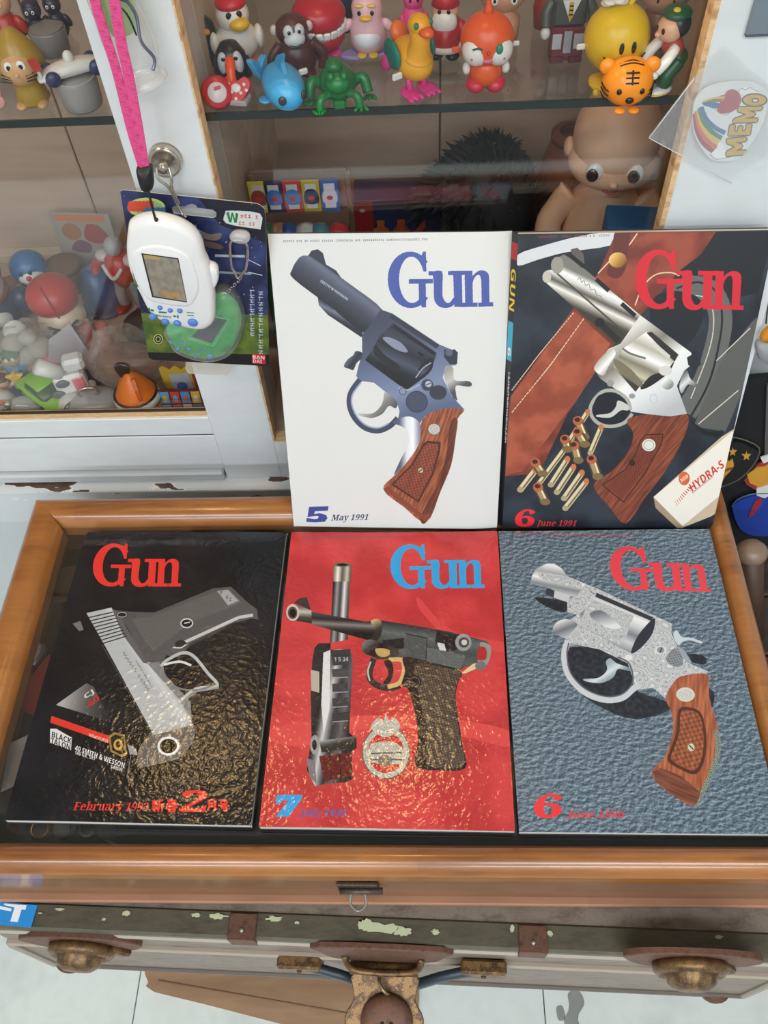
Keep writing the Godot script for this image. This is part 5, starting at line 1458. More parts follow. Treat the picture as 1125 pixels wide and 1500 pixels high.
func hang_card() -> void:
	var z := FRONT + 0.0125
	var o := thing("blister_pack", "navy blister card holding a green handheld game, hung on the magnet hook", "toy package")
	var corners := [70, 82, 985, 172, 1015, 1195, 250, 1155]
	var cr := extent(trace(corners, PX, PY, PS, z, false))
	canvas_on(720, 820, rgb(38, 46, 84), cr, z, PX, PY, PS)
	fill(pts2([0, 0, 720, 0, 720, 820, 0, 820]), speckle(rgb(30, 36, 68), rgb(54, 66, 112), 81, 0.006))
	shape([560, 125, 1000, 165, 1000, 420, 700, 300], rgb(34, 34, 48))
	shape([190, 860, 1010, 870, 1012, 1130, 240, 1110], speckle(rgb(104, 118, 44), rgb(66, 92, 40), 82, 0.01))
	shape([240, 1108, 1012, 1122, 1018, 1200, 250, 1160], rgb(28, 30, 32))
	rng.seed = 8
	for i in 60:
		disc(rng.randf_range(90, 980), rng.randf_range(100, 820), rng.randf_range(1.5, 4), rng.randf_range(1.5, 4), rgb(200, 206, 220))
	disc(235, 190, 120, 62, rgb(190, 196, 110))
	disc(245, 190, 96, 46, rgb(140, 180, 120))
	for i in 6:
		blob([120 + i * 26, 160, 150 + i * 26, 150, 150 + i * 26, 205, 122 + i * 26, 214], rgb(206, 74, 52))
	for i in 4:
		blob([220 + i * 34, 200, 252 + i * 34, 190, 250 + i * 34, 236, 222 + i * 34, 240], rgb(66, 118, 160))
	text("LIMITED", false, Vector2(452, 288), Vector2(552, 300), Vector2(452, 304), rgb(196, 200, 214))
	blob([735, 225, 760, 210, 955, 228, 960, 320, 940, 326, 740, 290], rgb(206, 208, 204), 3)
	text("W", false, Vector2(742, 222), Vector2(818, 230), Vector2(746, 282), rgb(30, 120, 66))
	text("W", false, Vector2(748, 220), Vector2(812, 226), Vector2(752, 280), rgb(30, 120, 66))
	tiny(832, 256, 950, 266, 24, rgb(196, 54, 54))
	tiny(820, 300, 950, 312, 22, rgb(196, 54, 54))
	blob([560, 330, 640, 360, 700, 350, 712, 370, 680, 400, 600, 385], rgb(120, 104, 96))
	blob([560, 400, 660, 410, 725, 440, 700, 455, 620, 440], rgb(96, 80, 74))
	line([570, 330, 600, 400], 8, rgb(96, 130, 176))
	line([670, 495, 860, 500], 16, rgb(176, 186, 190))
	line([680, 600, 900, 610], 14, rgb(150, 160, 168))
	line([880, 520, 960, 560], 5, rgb(200, 204, 210))
	line([880, 600, 970, 620], 5, rgb(200, 204, 210))
	for col in [[905, 715, 1005, 30], [960, 725, 1105, 34]]:
		var y: float = col[1]
		while y < col[2]:
			var k := rng.randi() % 3
			line([col[0] - 15, y, col[0] + 15, y + 2], 5, rgb(186, 190, 200))
			line([col[0] + (8 if k == 0 else -8), y - 4, col[0] + (2 if k == 1 else -6), y + 22], 5, rgb(186, 190, 200))
			if k != 2:
				line([col[0] - 12, y + 14, col[0] + 14, y + 16], 5, rgb(186, 190, 200))
			y += col[3]
	disc(310, 1025, 34, 36, rgb(40, 44, 26))
	ring(310, 1025, 28, 30, 6, rgb(190, 190, 130))
	ring(310, 1025, 14, 15, 5, rgb(190, 190, 130))
	shape([903, 1118, 990, 1124, 992, 1184, 905, 1178], rgb(196, 40, 50))
	text("BAN", false, Vector2(910, 1126), Vector2(984, 1132), Vector2(910, 1148), rgb(240, 226, 222))
	text("DAI", false, Vector2(912, 1152), Vector2(968, 1156), Vector2(912, 1174), rgb(240, 226, 222))
	var face := printed(im, 0.3)
	# the card is cut through for the hook: an upper and a lower half meet along the slot
	for half in [[[400, 205, 398, 190, 412, 182, 480, 184, 500, 172, 525, 166, 550, 175, 560, 192, 655, 204, 678, 220, 680, 236, 991, 262, 984, 200, 960, 178, 935, 166, 90, 80, 70, 88, 86, 190], "card"], [[400, 205, 86, 190, 250, 1140, 275, 1156, 990, 1195, 1015, 1180, 991, 262, 680, 236, 676, 250, 655, 256, 430, 232, 405, 222], "card"]]:
		var p := trace(half[0], PX, PY, PS, z, false)
		part(o, half[1], sheet(p, z, cr), face)
		part(o, "card_back", prism(p, z - 0.0009, z - 0.0002), mat(rgb(196, 192, 182), 0.8))
	# hanging tab under the card and the bubble over the game
	var film := pane(rgb(222, 230, 226), 0.13, 0.06)
	part(o, "clear_tab", prism(trace([485, 1150, 480, 1220, 500, 1250, 735, 1262, 762, 1235, 768, 1150], PX, PY, PS, z, false), z - 0.002, z - 0.0012), pane(rgb(222, 214, 200), 0.35, 0.15))
	var bub := trace([345, 975, 365, 1040, 420, 1115, 530, 1160, 650, 1172, 750, 1140, 815, 1070, 858, 940, 842, 830, 790, 755, 700, 720, 600, 780, 450, 850], PX, PY, PS, z + 0.008)
	part(o, "bubble", pillow(bub, [[1.02, z], [1.0, z + 0.006], [0.97, z + 0.0085], [0.9, z + 0.0095]]), film)
	var gb := trace([352, 965, 380, 1040, 430, 1108, 530, 1148, 640, 1158, 740, 1128, 800, 1060, 843, 930, 828, 840, 780, 772, 700, 742, 600, 800, 450, 870], PX, PY, PS, z + 0.006)
	var gm := grained([rgb(36, 140, 66), rgb(60, 168, 88), rgb(30, 120, 58)], 64, 0.03, 1.0, 0.18, Vector3(30, 30, 30), 83)
	var game := part(o, "green_game", pillow(gb, [[0.96, z + 0.0004], [0.98, z + 0.003], [0.95, z + 0.006], [0.85, z + 0.0076]]), gm)
	part(game, "screen", prism(trace([650, 880, 742, 905, 650, 1052, 520, 1010], PX, PY, PS, z + 0.008, false), z + 0.0074, z + 0.0079), mat(rgb(48, 54, 62), 0.2))
	part(game, "screen_frame", tube(trace3([[610, 870], [755, 900], [662, 1068], [500, 1018]], PX, PY, PS, z + 0.0079), 0.0007, 6), toy(84, 190, 112))
	for q in [[392, 1040, 15], [460, 1042, 14], [437, 1082, 17], [506, 1084, 17], [592, 1095, 12], [640, 1132, 26], [545, 1130, 12], [568, 1115, 8]]:
		part(game, "button", lathe([Vector2(0, 0.0016), Vector2(q[2] * 0.00009, 0.0013), Vector2(q[2] * 0.00012, 0), Vector2(0, 0)], 14), toy(46, 140, 190), on_z(PX + q[0] / PS, PY + q[1] / PS, z + 0.0075), Vector3(PI / 2, 0, 0))
	# chrome key clasp and chain
	var chrome := mat(rgb(200, 196, 188), 0.18, 0.95)
	var loop := trace3([[790, 590], [775, 560], [765, 430], [790, 400], [850, 405], [878, 450], [868, 570], [850, 600], [815, 640], [790, 590]], PX, PY, PS, z + 0.005)
	part(o, "clasp", tube(curve3(loop, 3), 0.0011, 8), chrome)
	part(o, "clasp_head", pillow(trace([760, 390, 780, 350, 840, 345, 890, 365, 885, 410, 820, 415], PX, PY, PS, z + 0.005), [[0.9, z + 0.001], [1.0, z + 0.004], [0.8, z + 0.007]]), pane(rgb(220, 220, 222), 0.45, 0.05))
	var ch := trace3([[830, 640], [815, 660], [795, 680], [775, 695], [760, 715], [735, 730]], PX, PY, PS, z + 0.005)
	for i in ch.size():
		var lp := []
		for j in 11:
			var a := TAU * j / 10
			lp.append(Vector3(cos(a) * 0.0016, sin(a) * 0.001, 0.0))
		part(o, "chain_link", tube(lp, 0.0004, 6), chrome, ch[i], Vector3(1.2 * (i % 2), 0, 0.8))
func hang_device() -> void:
	var z := FRONT + 0.027
	var dz := 0.013
	var o := thing("handheld_game", "white pocket game with grey screen and blue buttons on a pink lanyard", "electronic game")
	var shell := mat(rgb(228, 228, 228), 0.38)
	var out := trace([110, 340, 132, 300, 190, 272, 260, 262, 350, 275, 450, 308, 540, 370, 582, 440, 602, 515, 630, 580, 660, 720, 667, 880, 655, 945, 605, 983, 540, 986, 420, 958, 330, 932, 265, 885, 230, 840, 195, 770, 150, 680, 115, 580, 100, 470], PX, PY, PS, z + dz)
	part(o, "shell", pillow(out, [[0.86, z], [0.96, z + 0.001], [1.0, z + 0.005], [0.985, z + 0.009], [0.94, z + 0.0118], [0.86, z + dz]]), shell)
	var face := trace([150, 500, 190, 448, 280, 428, 380, 440, 470, 475, 530, 540, 570, 690, 540, 780, 480, 815, 300, 790, 220, 740, 165, 620], PX, PY, PS, z + dz)
	part(o, "raised_face", pillow(face, [[1.02, z + dz - 0.001], [0.985, z + dz + 0.0008], [0.93, z + dz + 0.0012]]), shell)
	part(o, "side_bump", pillow(trace([600, 545, 650, 542, 685, 565, 695, 610, 690, 655, 668, 692, 620, 700], PX, PY, PS, z + 0.005), [[0.9, z + 0.001], [1.0, z + 0.004], [0.9, z + 0.008], [0.7, z + 0.009]]), shell)
	var zf := z + dz + 0.0013
	part(o, "screen_frame", prism(trace([203, 480, 438, 512, 494, 792, 272, 758], PX, PY, PS, zf, false), zf - 0.0004, zf + 0.0001), mat(rgb(40, 38, 36), 0.4))
	var sc := trace([215, 488, 434, 518, 490, 786, 282, 752], PX, PY, PS, zf + 0.0003, false)
	var sr := extent(sc)
	canvas_on(180, 220, rgb(140, 132, 118), sr, zf + 0.0003, PX, PY, PS)
	fill(pts2([0, 0, 180, 0, 180, 220, 0, 220]), speckle(rgb(132, 126, 114), rgb(150, 142, 126), 91, 0.02))
	shape([215, 488, 322, 500, 326, 526, 222, 514], rgb(176, 148, 98))
	for q in [[345, 730, 18], [372, 745, 14], [410, 742, 20], [395, 755, 12], [435, 750, 16]]:
		disc(q[0], q[1], q[2], q[2] * 0.7, rgb(180, 136, 66))
	part(o, "screen", sheet(sc, zf + 0.0003, sr), printed(im, 0.15))
	var blue := toy(84, 128, 206)
	for q in [[322, 823, 17], [387, 840, 17], [448, 843, 18], [276, 882, 26], [355, 912, 26], [432, 922, 26], [530, 918, 34]]:
		var r: float = q[2] * 0.000115
		part(o, "button", lathe([Vector2(0, 0.0024), Vector2(r * 0.7, 0.0021), Vector2(r, 0.0012), Vector2(r, -0.001), Vector2(0, -0.001)], 18), blue, on_z(PX + q[0] / PS, PY + q[1] / PS, z + dz) - Vector3(0, 0, 0.0004), Vector3(PI / 2, 0, 0))
	var green := mat(rgb(30, 120, 84), 0.5)
	part(o, "green_flash", prism(trace([133, 535, 150, 580, 178, 650, 186, 706, 172, 702, 150, 640], PX, PY, PS, zf, false), z + 0.0105, z + 0.0126), green)
	var orange := mat(rgb(226, 150, 96), 0.5)
	for q in [[150, 530, 175, 560], [165, 570, 190, 600], [180, 610, 205, 640], [195, 650, 215, 680], [205, 690, 228, 720]]:
		part(o, "side_letter", prism(trace([q[0], q[1], q[2], q[1] + 5, q[2] - 4, q[3], q[0] + 6, q[3] - 4, q[0] + 12, q[1] + 14], PX, PY, PS, zf, false), z + 0.0112, z + 0.0127), orange)
	for q in [[312, 855, 362, 868], [490, 860, 538, 868], [494, 878, 535, 886], [246, 835, 256, 858], [262, 842, 282, 856], [404, 880, 424, 892], [428, 878, 438, 900]]:
		part(o, "button_legend", prism(trace([q[0], q[1], q[2], q[1] + 4, q[2], q[3], q[0], q[3] - 3], PX, PY, PS, zf, false), z + dz - 0.0022, z + dz + 0.0002), green)
	var fnt := SystemFont.new()
	fnt.font_names = PackedStringArray(["Droid Sans"])
	fnt.font_weight = 700
	var tm := TextMesh.new()
	tm.font = fnt
	tm.font_size = 32
	tm.pixel_size = 0.0001
	tm.depth = 0.0004
	tm.text = "BALANCE"
	part(o, "button_legend", tm, green, on_z(PX + 345 / PS, PY + 880 / PS, z + dz), Vector3(0, 0, -0.22), Vector3(0.8, 0.8, 1))
	part(o, "cord_slot", prism(trace([265, 288, 300, 276, 355, 288, 350, 296, 300, 290], PX, PY, PS, z + 0.009, false), z + 0.0075, z + 0.0105), mat(rgb(90, 84, 76), 0.7))
	# lanyard: a doubled band held by a black crimp, with a thin cord to the shell
	var y := thing("lanyard", "bright pink woven lanyard with black crimp and cord hanging before the post", "strap")
	var pink := grained([rgb(206, 58, 118), rgb(220, 82, 140), rgb(186, 44, 102)], 64, 0.05, 4.0, 0.75, Vector3(120, 120, 120), 84, 0.02)
	part(y, "band", ribbon([128, -110, 137, -10, 152, 45, 171, 105, 192, 190, 209, 246], 0.0028, z + 0.008, 0.0009), pink)
	part(y, "band", ribbon([152, -110, 166, -10, 177, 60, 187, 105, 201, 180, 212, 246], 0.0031, z + 0.0092, 0.0009), pink)
	part(y, "crimp", pillow(trace([200, 247, 206, 245, 219, 242, 223, 246, 225, 270, 221, 277, 213, 279, 206, 272], 0, 0, 1, z + 0.009), [[0.8, z + 0.004], [1.0, z + 0.007], [1.0, z + 0.011], [0.8, z + 0.0135]]), mat(rgb(28, 28, 32), 0.5))
	part(y, "cord", tube(curve3([on_z(217, 277, z + 0.009), on_z(222, 300, z + 0.0105), on_z(228, 322, z + 0.0105), on_z(231, 326, z + 0.009)]), 0.0009, 8), mat(rgb(24, 24, 28), 0.6))
	part(y, "knot", sphere, mat(rgb(24, 24, 28), 0.6), on_z(229, 322, z + 0.0105), Vector3.ZERO, Vector3(0.003, 0.0035, 0.003))
# things to the right of the showcase
func right_things() -> void:
	var z := -0.1575
	var b := thing("display_board", "black cloth-covered board standing beyond the showcase's right end", "board")
	part(b, "board", prism(trace([1058, 560, 1180, 548, 1180, 800, 1058, 800], 0, 0, 1, z, false), z - 0.006, z), mat(rgb(22, 22, 25), 0.95))
	part(b, "side_fold", prism(trace([1122, 562, 1150, 550, 1150, 700, 1118, 690], 0, 0, 1, z, false), z, z + 0.003), mat(rgb(88, 84, 84), 0.9))
	var s := thing("shield_patch", "black shield patch with gold torch and stars in clear film", "patch")
	part(s, "ground", prism(trace([1040, 650, 1060, 640, 1085, 642, 1112, 656, 1106, 676, 1090, 695, 1070, 708, 1046, 716], 0, 0, 1, z, false), z + 0.0035, z + 0.0055), mat(rgb(18, 19, 24), 0.8))
	var rim := tube(curve3(trace3([[1040, 644], [1062, 640], [1086, 643], [1112, 656], [1106, 677], [1088, 698], [1066, 710], [1044, 717]], 0, 0, 1, z + 0.0056), 3), 0.0007, 6)
	part(s, "rim", rim, mat(rgb(96, 90, 70), 0.7))
	var gold := mat(rgb(206, 150, 52), 0.6)
	for q in [[1053, 651, 5.5], [1071, 654, 6.5], [1091, 660, 7]]:
		var f := []
		for i in 10:
			var r: float = q[2] * (1.0 if i % 2 == 0 else 0.42)
			f.append(q[0] + cos(TAU * i / 10 - PI / 2) * r)
			f.append(q[1] + sin(TAU * i / 10 - PI / 2) * r)
		part(s, "star", prism(trace(f, 0, 0, 1, z, false), z + 0.0054, z + 0.0066), gold)
	part(s, "torch", prism(trace([1045, 708, 1046, 686, 1053, 676, 1060, 664, 1066, 668, 1071, 664, 1073, 674, 1068, 682, 1060, 690, 1052, 706, 1046, 712], 0, 0, 1, z, false), z + 0.0054, z + 0.0064), gold)
	part(s, "torch_band", prism(trace([1048, 683, 1070, 676, 1070, 679, 1048, 687], 0, 0, 1, z, false), z + 0.0062, z + 0.0068), mat(rgb(120, 78, 30), 0.7))
	part(s, "pin", tube(trace3([[1073, 632], [1073, 646]], 0, 0, 1, z + 0.005), 0.0005, 6), mat(rgb(190, 188, 182), 0.3, 0.8))
	var p := thing("crest_patch", "red, gold and white embroidered crest beside the shield patch", "patch")
	part(p, "ground", prism(trace([1084, 690, 1112, 672, 1140, 668, 1140, 722, 1112, 716, 1092, 704], 0, 0, 1, z, false), z + 0.0035, z + 0.005), mat(rgb(150, 44, 46), 0.8))
	part(p, "gold_figure", prism(trace([1092, 688, 1106, 678, 1118, 676, 1128, 668, 1128, 700, 1110, 706, 1096, 700], 0, 0, 1, z, false), z + 0.005, z + 0.0062), gold)
	part(p, "white_bar", prism(trace([1106, 708, 1128, 700, 1128, 716, 1118, 722, 1106, 718], 0, 0, 1, z, false), z + 0.005, z + 0.0064), mat(rgb(214, 214, 212), 0.7))
	part(p, "white_bar", prism(trace([1112, 664, 1128, 658, 1128, 668, 1116, 672], 0, 0, 1, z, false), z + 0.004, z + 0.0054), mat(rgb(214, 214, 212), 0.7))
	var zd := z + 0.003
	var d := thing("blue_badge", "round blue badge with a red pointer in clear film by the showcase corner", "badge")
	var rim_pts := []
	part(d, "disc", prism(trace([1072, 742, 1080, 732, 1100, 724, 1130, 722, 1150, 740, 1140, 775, 1110, 782, 1084, 772], 0, 0, 1, zd), zd, zd + 0.003, 0.0005), mat(rgb(38, 66, 158), 0.35))
	part(d, "rim", tube(curve3(trace3([[1072, 742], [1080, 732], [1100, 724], [1130, 722]], 0, 0, 1, zd + 0.003), 4), 0.001, 6), mat(rgb(60, 84, 110), 0.4))
	part(d, "pointer", prism(trace([1104, 730, 1112, 724, 1116, 730, 1104, 748, 1094, 756, 1098, 744], 0, 0, 1, zd, false), zd + 0.003, zd + 0.004), mat(rgb(150, 46, 60), 0.5))
	var c := thing("orange_bird_charm", "orange and grey bird charm hanging above the black board", "charm")
	var zc := z + 0.002
	part(c, "body", pillow(trace([1104, 500, 1112, 492, 1132, 490, 1140, 510, 1126, 526, 1110, 520], 0, 0, 1, zc), [[0.8, zc], [1.0, zc + 0.004], [0.8, zc + 0.009]]), mat(rgb(150, 154, 158), 0.6))
	part(c, "orange_cap", pillow(trace([1110, 488, 1118, 476, 1132, 470, 1142, 484, 1126, 492], 0, 0, 1, zc), [[0.8, zc + 0.002], [1.0, zc + 0.005], [0.8, zc + 0.01]]), mat(rgb(206, 140, 40), 0.6))
	part(c, "loop", tube(trace3([[1122, 474], [1124, 455], [1127, 440]], 0, 0, 1, zc + 0.005), 0.0006, 6), mat(rgb(60, 56, 52), 0.6))
	# rounded brown wooden knob leaning against the frame's outer edge
	var kz := on_y(1098, 790, 0.0)
	var k := thing("wooden_roller", "dark brown wooden roller with a pale cap leaning outside the frame's right end", "roller", Vector3(kz.x + 0.012, -0.09, kz.z))
	part(k, "shaft", tube([Vector3(0.03, -0.06, 0.02), Vector3(0, 0.055, -0.004)], 0.011, 16), mat(rgb(72, 52, 40), 0.5))
	ball(k, "cap", Vector3(0, 0.06, -0.006), Vector3(0.014, 0.011, 0.013), mat(rgb(134, 112, 96), 0.35))
	# dark crate filling the corner beyond the frame
	var cr := thing("dark_crate", "dark brown wooden crate standing beyond the showcase's right end", "crate", Vector3(0.46, -0.8, 0.03))
	var wood := grained([rgb(52, 40, 33), rgb(70, 54, 44), rgb(42, 33, 28)], 128, 0.012, 6.0, 0.6, Vector3(5, 5, 5), 44)
	for i in 4:
		span(cr, "lid_board", Vector3(-0.16, 0.645, -0.2 + i * 0.066), Vector3(0.3, 0.66, -0.136 + i * 0.066), wood, 0.002)
	span(cr, "front_board", Vector3(-0.155, 0, 0.05), Vector3(0.3, 0.645, 0.062), wood, 0.002)
	span(cr, "side_board", Vector3(-0.158, 0, -0.195), Vector3(-0.143, 0.645, 0.05), wood, 0.002)
	span(cr, "side_board", Vector3(0.285, 0, -0.195), Vector3(0.3, 0.645, 0.05), wood, 0.002)
	span(cr, "back_board", Vector3(-0.143, 0, -0.195), Vector3(0.285, 0.645, -0.18), wood, 0.002)

# ---------------------------------------------------------------- toys
var stood := []
# rest every stood toy on its plane by its lowest point
func lowest(n: Node, xf: Transform3D) -> float:
	var lo := INF
	for c in n.get_children():
		if c is Node3D:
			var t: Transform3D = xf * c.transform
			if c is MeshInstance3D:
				var vs: PackedVector3Array = c.mesh.get_faces()
				for v in vs:
					lo = minf(lo, (t * v).y)
			lo = minf(lo, lowest(c, t))
	return lo
func settle() -> void:
	for s in stood:
		var lo := lowest(s[0], s[0].transform)
		s[0].position.y += s[1] + 0.0003 - lo
var eye_black: StandardMaterial3D
var eye_white: StandardMaterial3D
# a toy stands at pixel (u, v) on the plane y; its height comes from the pixel row of its top at the same spot
func stand(called: String, label: String, category: String, u: float, v: float, top: float, y: float, turn := 0.0, group := "", deep := 0.0) -> Node3D:
	var p := on_y(u, v, y)
	p.z -= deep
	var h := on_z(u, top, p.z).y - y
	var o := thing(called, label, category, p, turn, group)
	stood.append([o, y])
	o.scale = Vector3.ONE * maxf(h, 0.008)
	return o
func eyes(o: Node, y: float, z: float, dx: float, r: float, pupil := true, white := true) -> void:
	for s in [-1, 1]:
		if white:
			ball(o, "eye", Vector3(s * dx, y, z), Vector3(r, r * 1.25, r * 0.35), eye_white)
		if pupil:
			ball(o, "pupil", Vector3(s * dx, y, z + (r * 0.25 if white else 0.0)), Vector3(r, r * 1.2, r * 0.4) * (0.5 if white else 1.0), eye_black)
func key_knob(o: Node, at: Vector3, s: float, m: Material) -> void:
	part(o, "winding_key", box(Vector3(0.16, 0.1, 0.06) * s, 0.02 * s), m, at)
func shelf_toys() -> void:
	var y := SHELF
	var g := "wind-up toys on the glass shelf"
	var skin := toy(222, 170, 136)
	var white := toy(222, 220, 214)
	# --- left bay
	var o := stand("hooded_figure", "mustard hooded toy figure with whiskers on the left glass shelf", "toy figure", 52, 150, 40, y, 0.15, "")
	var must := toy(172, 138, 48)
	part(o, "robe", lathe([Vector2(0, 0), Vector2(0.2, 0), Vector2(0.24, 0.05), Vector2(0.2, 0.2), Vector2(0.2, 0.34), Vector2(0.3, 0.42), Vector2(0, 0.46)]), must)
	part(o, "hood", lathe([Vector2(0, 0.3), Vector2(0.24, 0.33), Vector2(0.33, 0.46), Vector2(0.31, 0.62), Vector2(0.2, 0.82), Vector2(0.08, 0.97), Vector2(0, 1.0)]), must)
	ball(o, "face", Vector3(0, 0.53, 0.09), Vector3(0.26, 0.25, 0.27), toy(206, 160, 110))
	eyes(o, 0.62, 0.31, 0.08, 0.06)
	ball(o, "nose", Vector3(0, 0.53, 0.36), Vector3(0.03, 0.025, 0.03), skin)
	for s in [-1, 1]:
		for i in 3:
			part(o, "whisker", tube([Vector3(s * 0.1, 0.5 - i * 0.035, 0.335), Vector3(s * 0.23, 0.51 - i * 0.05, 0.24)], 0.008, 5), eye_black)
		ball(o, "foot", Vector3(s * 0.14, 0.03, 0.16), Vector3(0.08, 0.05, 0.11), toy(206, 160, 110))
	o = stand("round_tub", "round light grey tub on the left glass shelf under the small racing car", "tub", 124, 155, 112, y, 0.0)
	part(o, "wall", lathe([Vector2(0, 0), Vector2(0.6, 0), Vector2(0.66, 0.1), Vector2(0.7, 0.92), Vector2(0.68, 1.0), Vector2(0, 1.0)], 32), toy(150, 146, 142))
	part(o, "rim", lathe([Vector2(0.66, 0.97), Vector2(0.71, 1.0), Vector2(0.69, 1.04), Vector2(0.62, 1.02)], 32), toy(164, 160, 156))
	var tubp := o.position + Vector3(0, o.scale.y * 1.03, 0)
	o = thing("racing_car", "tiny white and red racing car on the grey tub", "toy car", tubp, 0.5)
	o.scale = Vector3.ONE * 0.03
	part(o, "body", pillow(smooth2([-0.8, 0.12, -0.5, 0.3, 0, 0.36, 0.5, 0.3, 0.85, 0.14, 0.5, 0.08, -0.5, 0.08]), [[0.8, -0.2], [1.0, -0.12], [1.0, 0.12], [0.8, 0.2]]), white)
	part(o, "wing", box(Vector3(0.2, 0.05, 0.6), 0.02), toy(190, 46, 44), Vector3(-0.75, 0.45, 0))
	part(o, "nose_wing", box(Vector3(0.25, 0.06, 0.62), 0.02), toy(190, 46, 44), Vector3(0.8, 0.12, 0))
	part(o, "driver", sphere, white, Vector3(0, 0.42, 0), Vector3.ZERO, Vector3(0.24, 0.3, 0.24))
	part(o, "spoiler_post", box(Vector3(0.06, 0.25, 0.3), 0.02), white, Vector3(-0.72, 0.3, 0))
	for q in [[-0.5, 0.24], [-0.5, -0.24], [0.5, 0.24], [0.5, -0.24]]:
		part(o, "wheel", lathe([Vector2(0, -0.07), Vector2(0.15, -0.07), Vector2(0.17, 0), Vector2(0.15, 0.07), Vector2(0, 0.07)], 16), toy(50, 56, 96), Vector3(q[0], 0.16, q[1]), Vector3(PI / 2, 0, 0))
	for q in [[62, 60, 0, 44, 40, 60, "dark plum toy figure behind the mustard one, standing on the shelf", "plum_figure"], [90, 50, -8, 50, 44, 66, "slate purple toy figure standing behind the grey tub", "purple_figure"], [20, 66, -20, 176, 50, 40, "red toy figure with green cap at the back of the left shelf", "red_figure"]]:
		o = stand(q[7], q[6], "toy figure", q[0], q[1], q[2], y, 0.1)
		var c := toy(q[3], q[4], q[5])
		part(o, "body", lathe([Vector2(0, 0), Vector2(0.26, 0.02), Vector2(0.3, 0.2), Vector2(0.2, 0.45), Vector2(0.12, 0.56), Vector2(0, 0.58)]), c)
		ball(o, "head", Vector3(0, 0.72, 0), Vector3(0.24, 0.25, 0.23), c if q[3] != 176 else skin)
		for s in [-1, 1]:
			ball(o, "arm", Vector3(s * 0.3, 0.32, 0.05), Vector3(0.09, 0.18, 0.09), c, Vector3(0, 0, s * 0.4))
			ball(o, "foot", Vector3(s * 0.14, 0.03, 0.16), Vector3(0.12, 0.07, 0.16), c)
		ball(o, "cap", Vector3(0, 0.86, -0.02), Vector3(0.22, 0.13, 0.21), c if q[3] != 176 else toy(60, 120, 60))
		eyes(o, 0.74, 0.22, 0.08, 0.04)
	o = stand("grey_mug", "grey toy mug at the back of the left shelf", "mug", 8, 110, 60, y)
	part(o, "wall", lathe([Vector2(0, 0), Vector2(0.5, 0), Vector2(0.58, 0.2), Vector2(0.55, 0.95), Vector2(0.5, 1.0), Vector2(0.46, 0.9), Vector2(0, 0.2)], 24), toy(120, 116, 114))
	part(o, "handle", tube(curve3([Vector3(0.54, 0.8, 0), Vector3(0.8, 0.75, 0), Vector3(0.82, 0.4, 0), Vector3(0.56, 0.25, 0)]), 0.07, 8), toy(120, 116, 114))
	o = stand("pale_tub", "pale grey tub behind the plum figure on the left shelf", "tub", 80, 76, 40, y)
	part(o, "wall", lathe([Vector2(0, 0), Vector2(0.7, 0), Vector2(0.78, 0.9), Vector2(0.74, 1.0), Vector2(0, 1.0)], 28), toy(136, 134, 130))
	part(o, "lid", lathe([Vector2(0, 1.04), Vector2(0.6, 1.03), Vector2(0.76, 1.0), Vector2(0.7, 0.98), Vector2(0, 0.98)], 28), toy(120, 118, 116))
	o = stand("pink_hand_toy", "pale pink rubber hand on the left shelf's front edge", "toy", 2, 160, 130, y)
	ball(o, "palm", Vector3(0, 0.4, 0), Vector3(0.35, 0.4, 0.2), toy(222, 166, 160))
	for i in 4:
		ball(o, "finger", Vector3(-0.24 + i * 0.16, 0.78, 0.02), Vector3(0.08, 0.22, 0.09), toy(222, 166, 160), Vector3(0, 0, 0.25 - i * 0.16))
	# --- right bay, front row
	o = stand("red_clip", "round shiny red clip with a white face plate lying on the shelf edge", "clip", 322, 155, 127, y, 0.3)
	part(o, "disc", lathe([Vector2(0, 0.12), Vector2(0.7, 0.1), Vector2(0.82, 0.0), Vector2(0.7, -0.1), Vector2(0, -0.12)], 28), toy(190, 30, 44), Vector3(0, 0.6, 0), Vector3(1.0, 0, 0))
	part(o, "face_plate", lathe([Vector2(0, 0.02), Vector2(0.48, 0.0), Vector2(0.5, -0.03), Vector2(0, -0.03)], 24), toy(226, 216, 214), Vector3(0, 0.65, 0.1), Vector3(1.0, 0, 0))
	part(o, "ribbon", box(Vector3(0.35, 0.06, 0.16), 0.02), toy(206, 70, 90), Vector3(0.05, 0.85, 0.06), Vector3(1.0, 0.2, 0))
	part(o, "jaw", box(Vector3(0.5, 0.12, 0.5), 0.03), toy(150, 24, 36), Vector3(0, 0.2, -0.15), Vector3(0.6, 0, 0))
	o = stand("spotted_clip", "heart clip with red and white spots beside the orange-beaked bird", "clip", 351, 150, 116, y, -0.2)
	part(o, "clear_jaw", box(Vector3(0.9, 0.25, 0.8), 0.06), pane(rgb(230, 232, 234), 0.4, 0.06), Vector3(0, 0.18, 0))
	var heart := smooth2([0, -0.55, -0.5, -0.1, -0.62, 0.3, -0.35, 0.52, 0, 0.34, 0.35, 0.52, 0.62, 0.3, 0.5, -0.1], 4)
	part(o, "heart", prism(heart, -0.08, 0.08, 0.03), toy(200, 40, 48), Vector3(0, 0.62, 0.05), Vector3(-0.55, 0, 0))
	for q in [[-0.35, 0.2], [0.35, 0.22], [-0.2, -0.1], [0.22, -0.12], [0.0, -0.35], [-0.45, 0.0], [0.46, 0.0]]:
		part(o, "spot", lathe([Vector2(0, 0.012), Vector2(0.07, 0.01), Vector2(0.075, 0), Vector2(0, 0)], 10), white, Vector3(q[0], 0.62 + q[1] * 0.85 + 0.045, 0.05 - q[1] * 0.52 + 0.075), Vector3(PI / 2 - 0.55, 0, 0))
	ball(o, "white_badge", Vector3(0.0, 0.72, 0.1), Vector3(0.22, 0.18, 0.08), white, Vector3(-0.55, 0, 0))
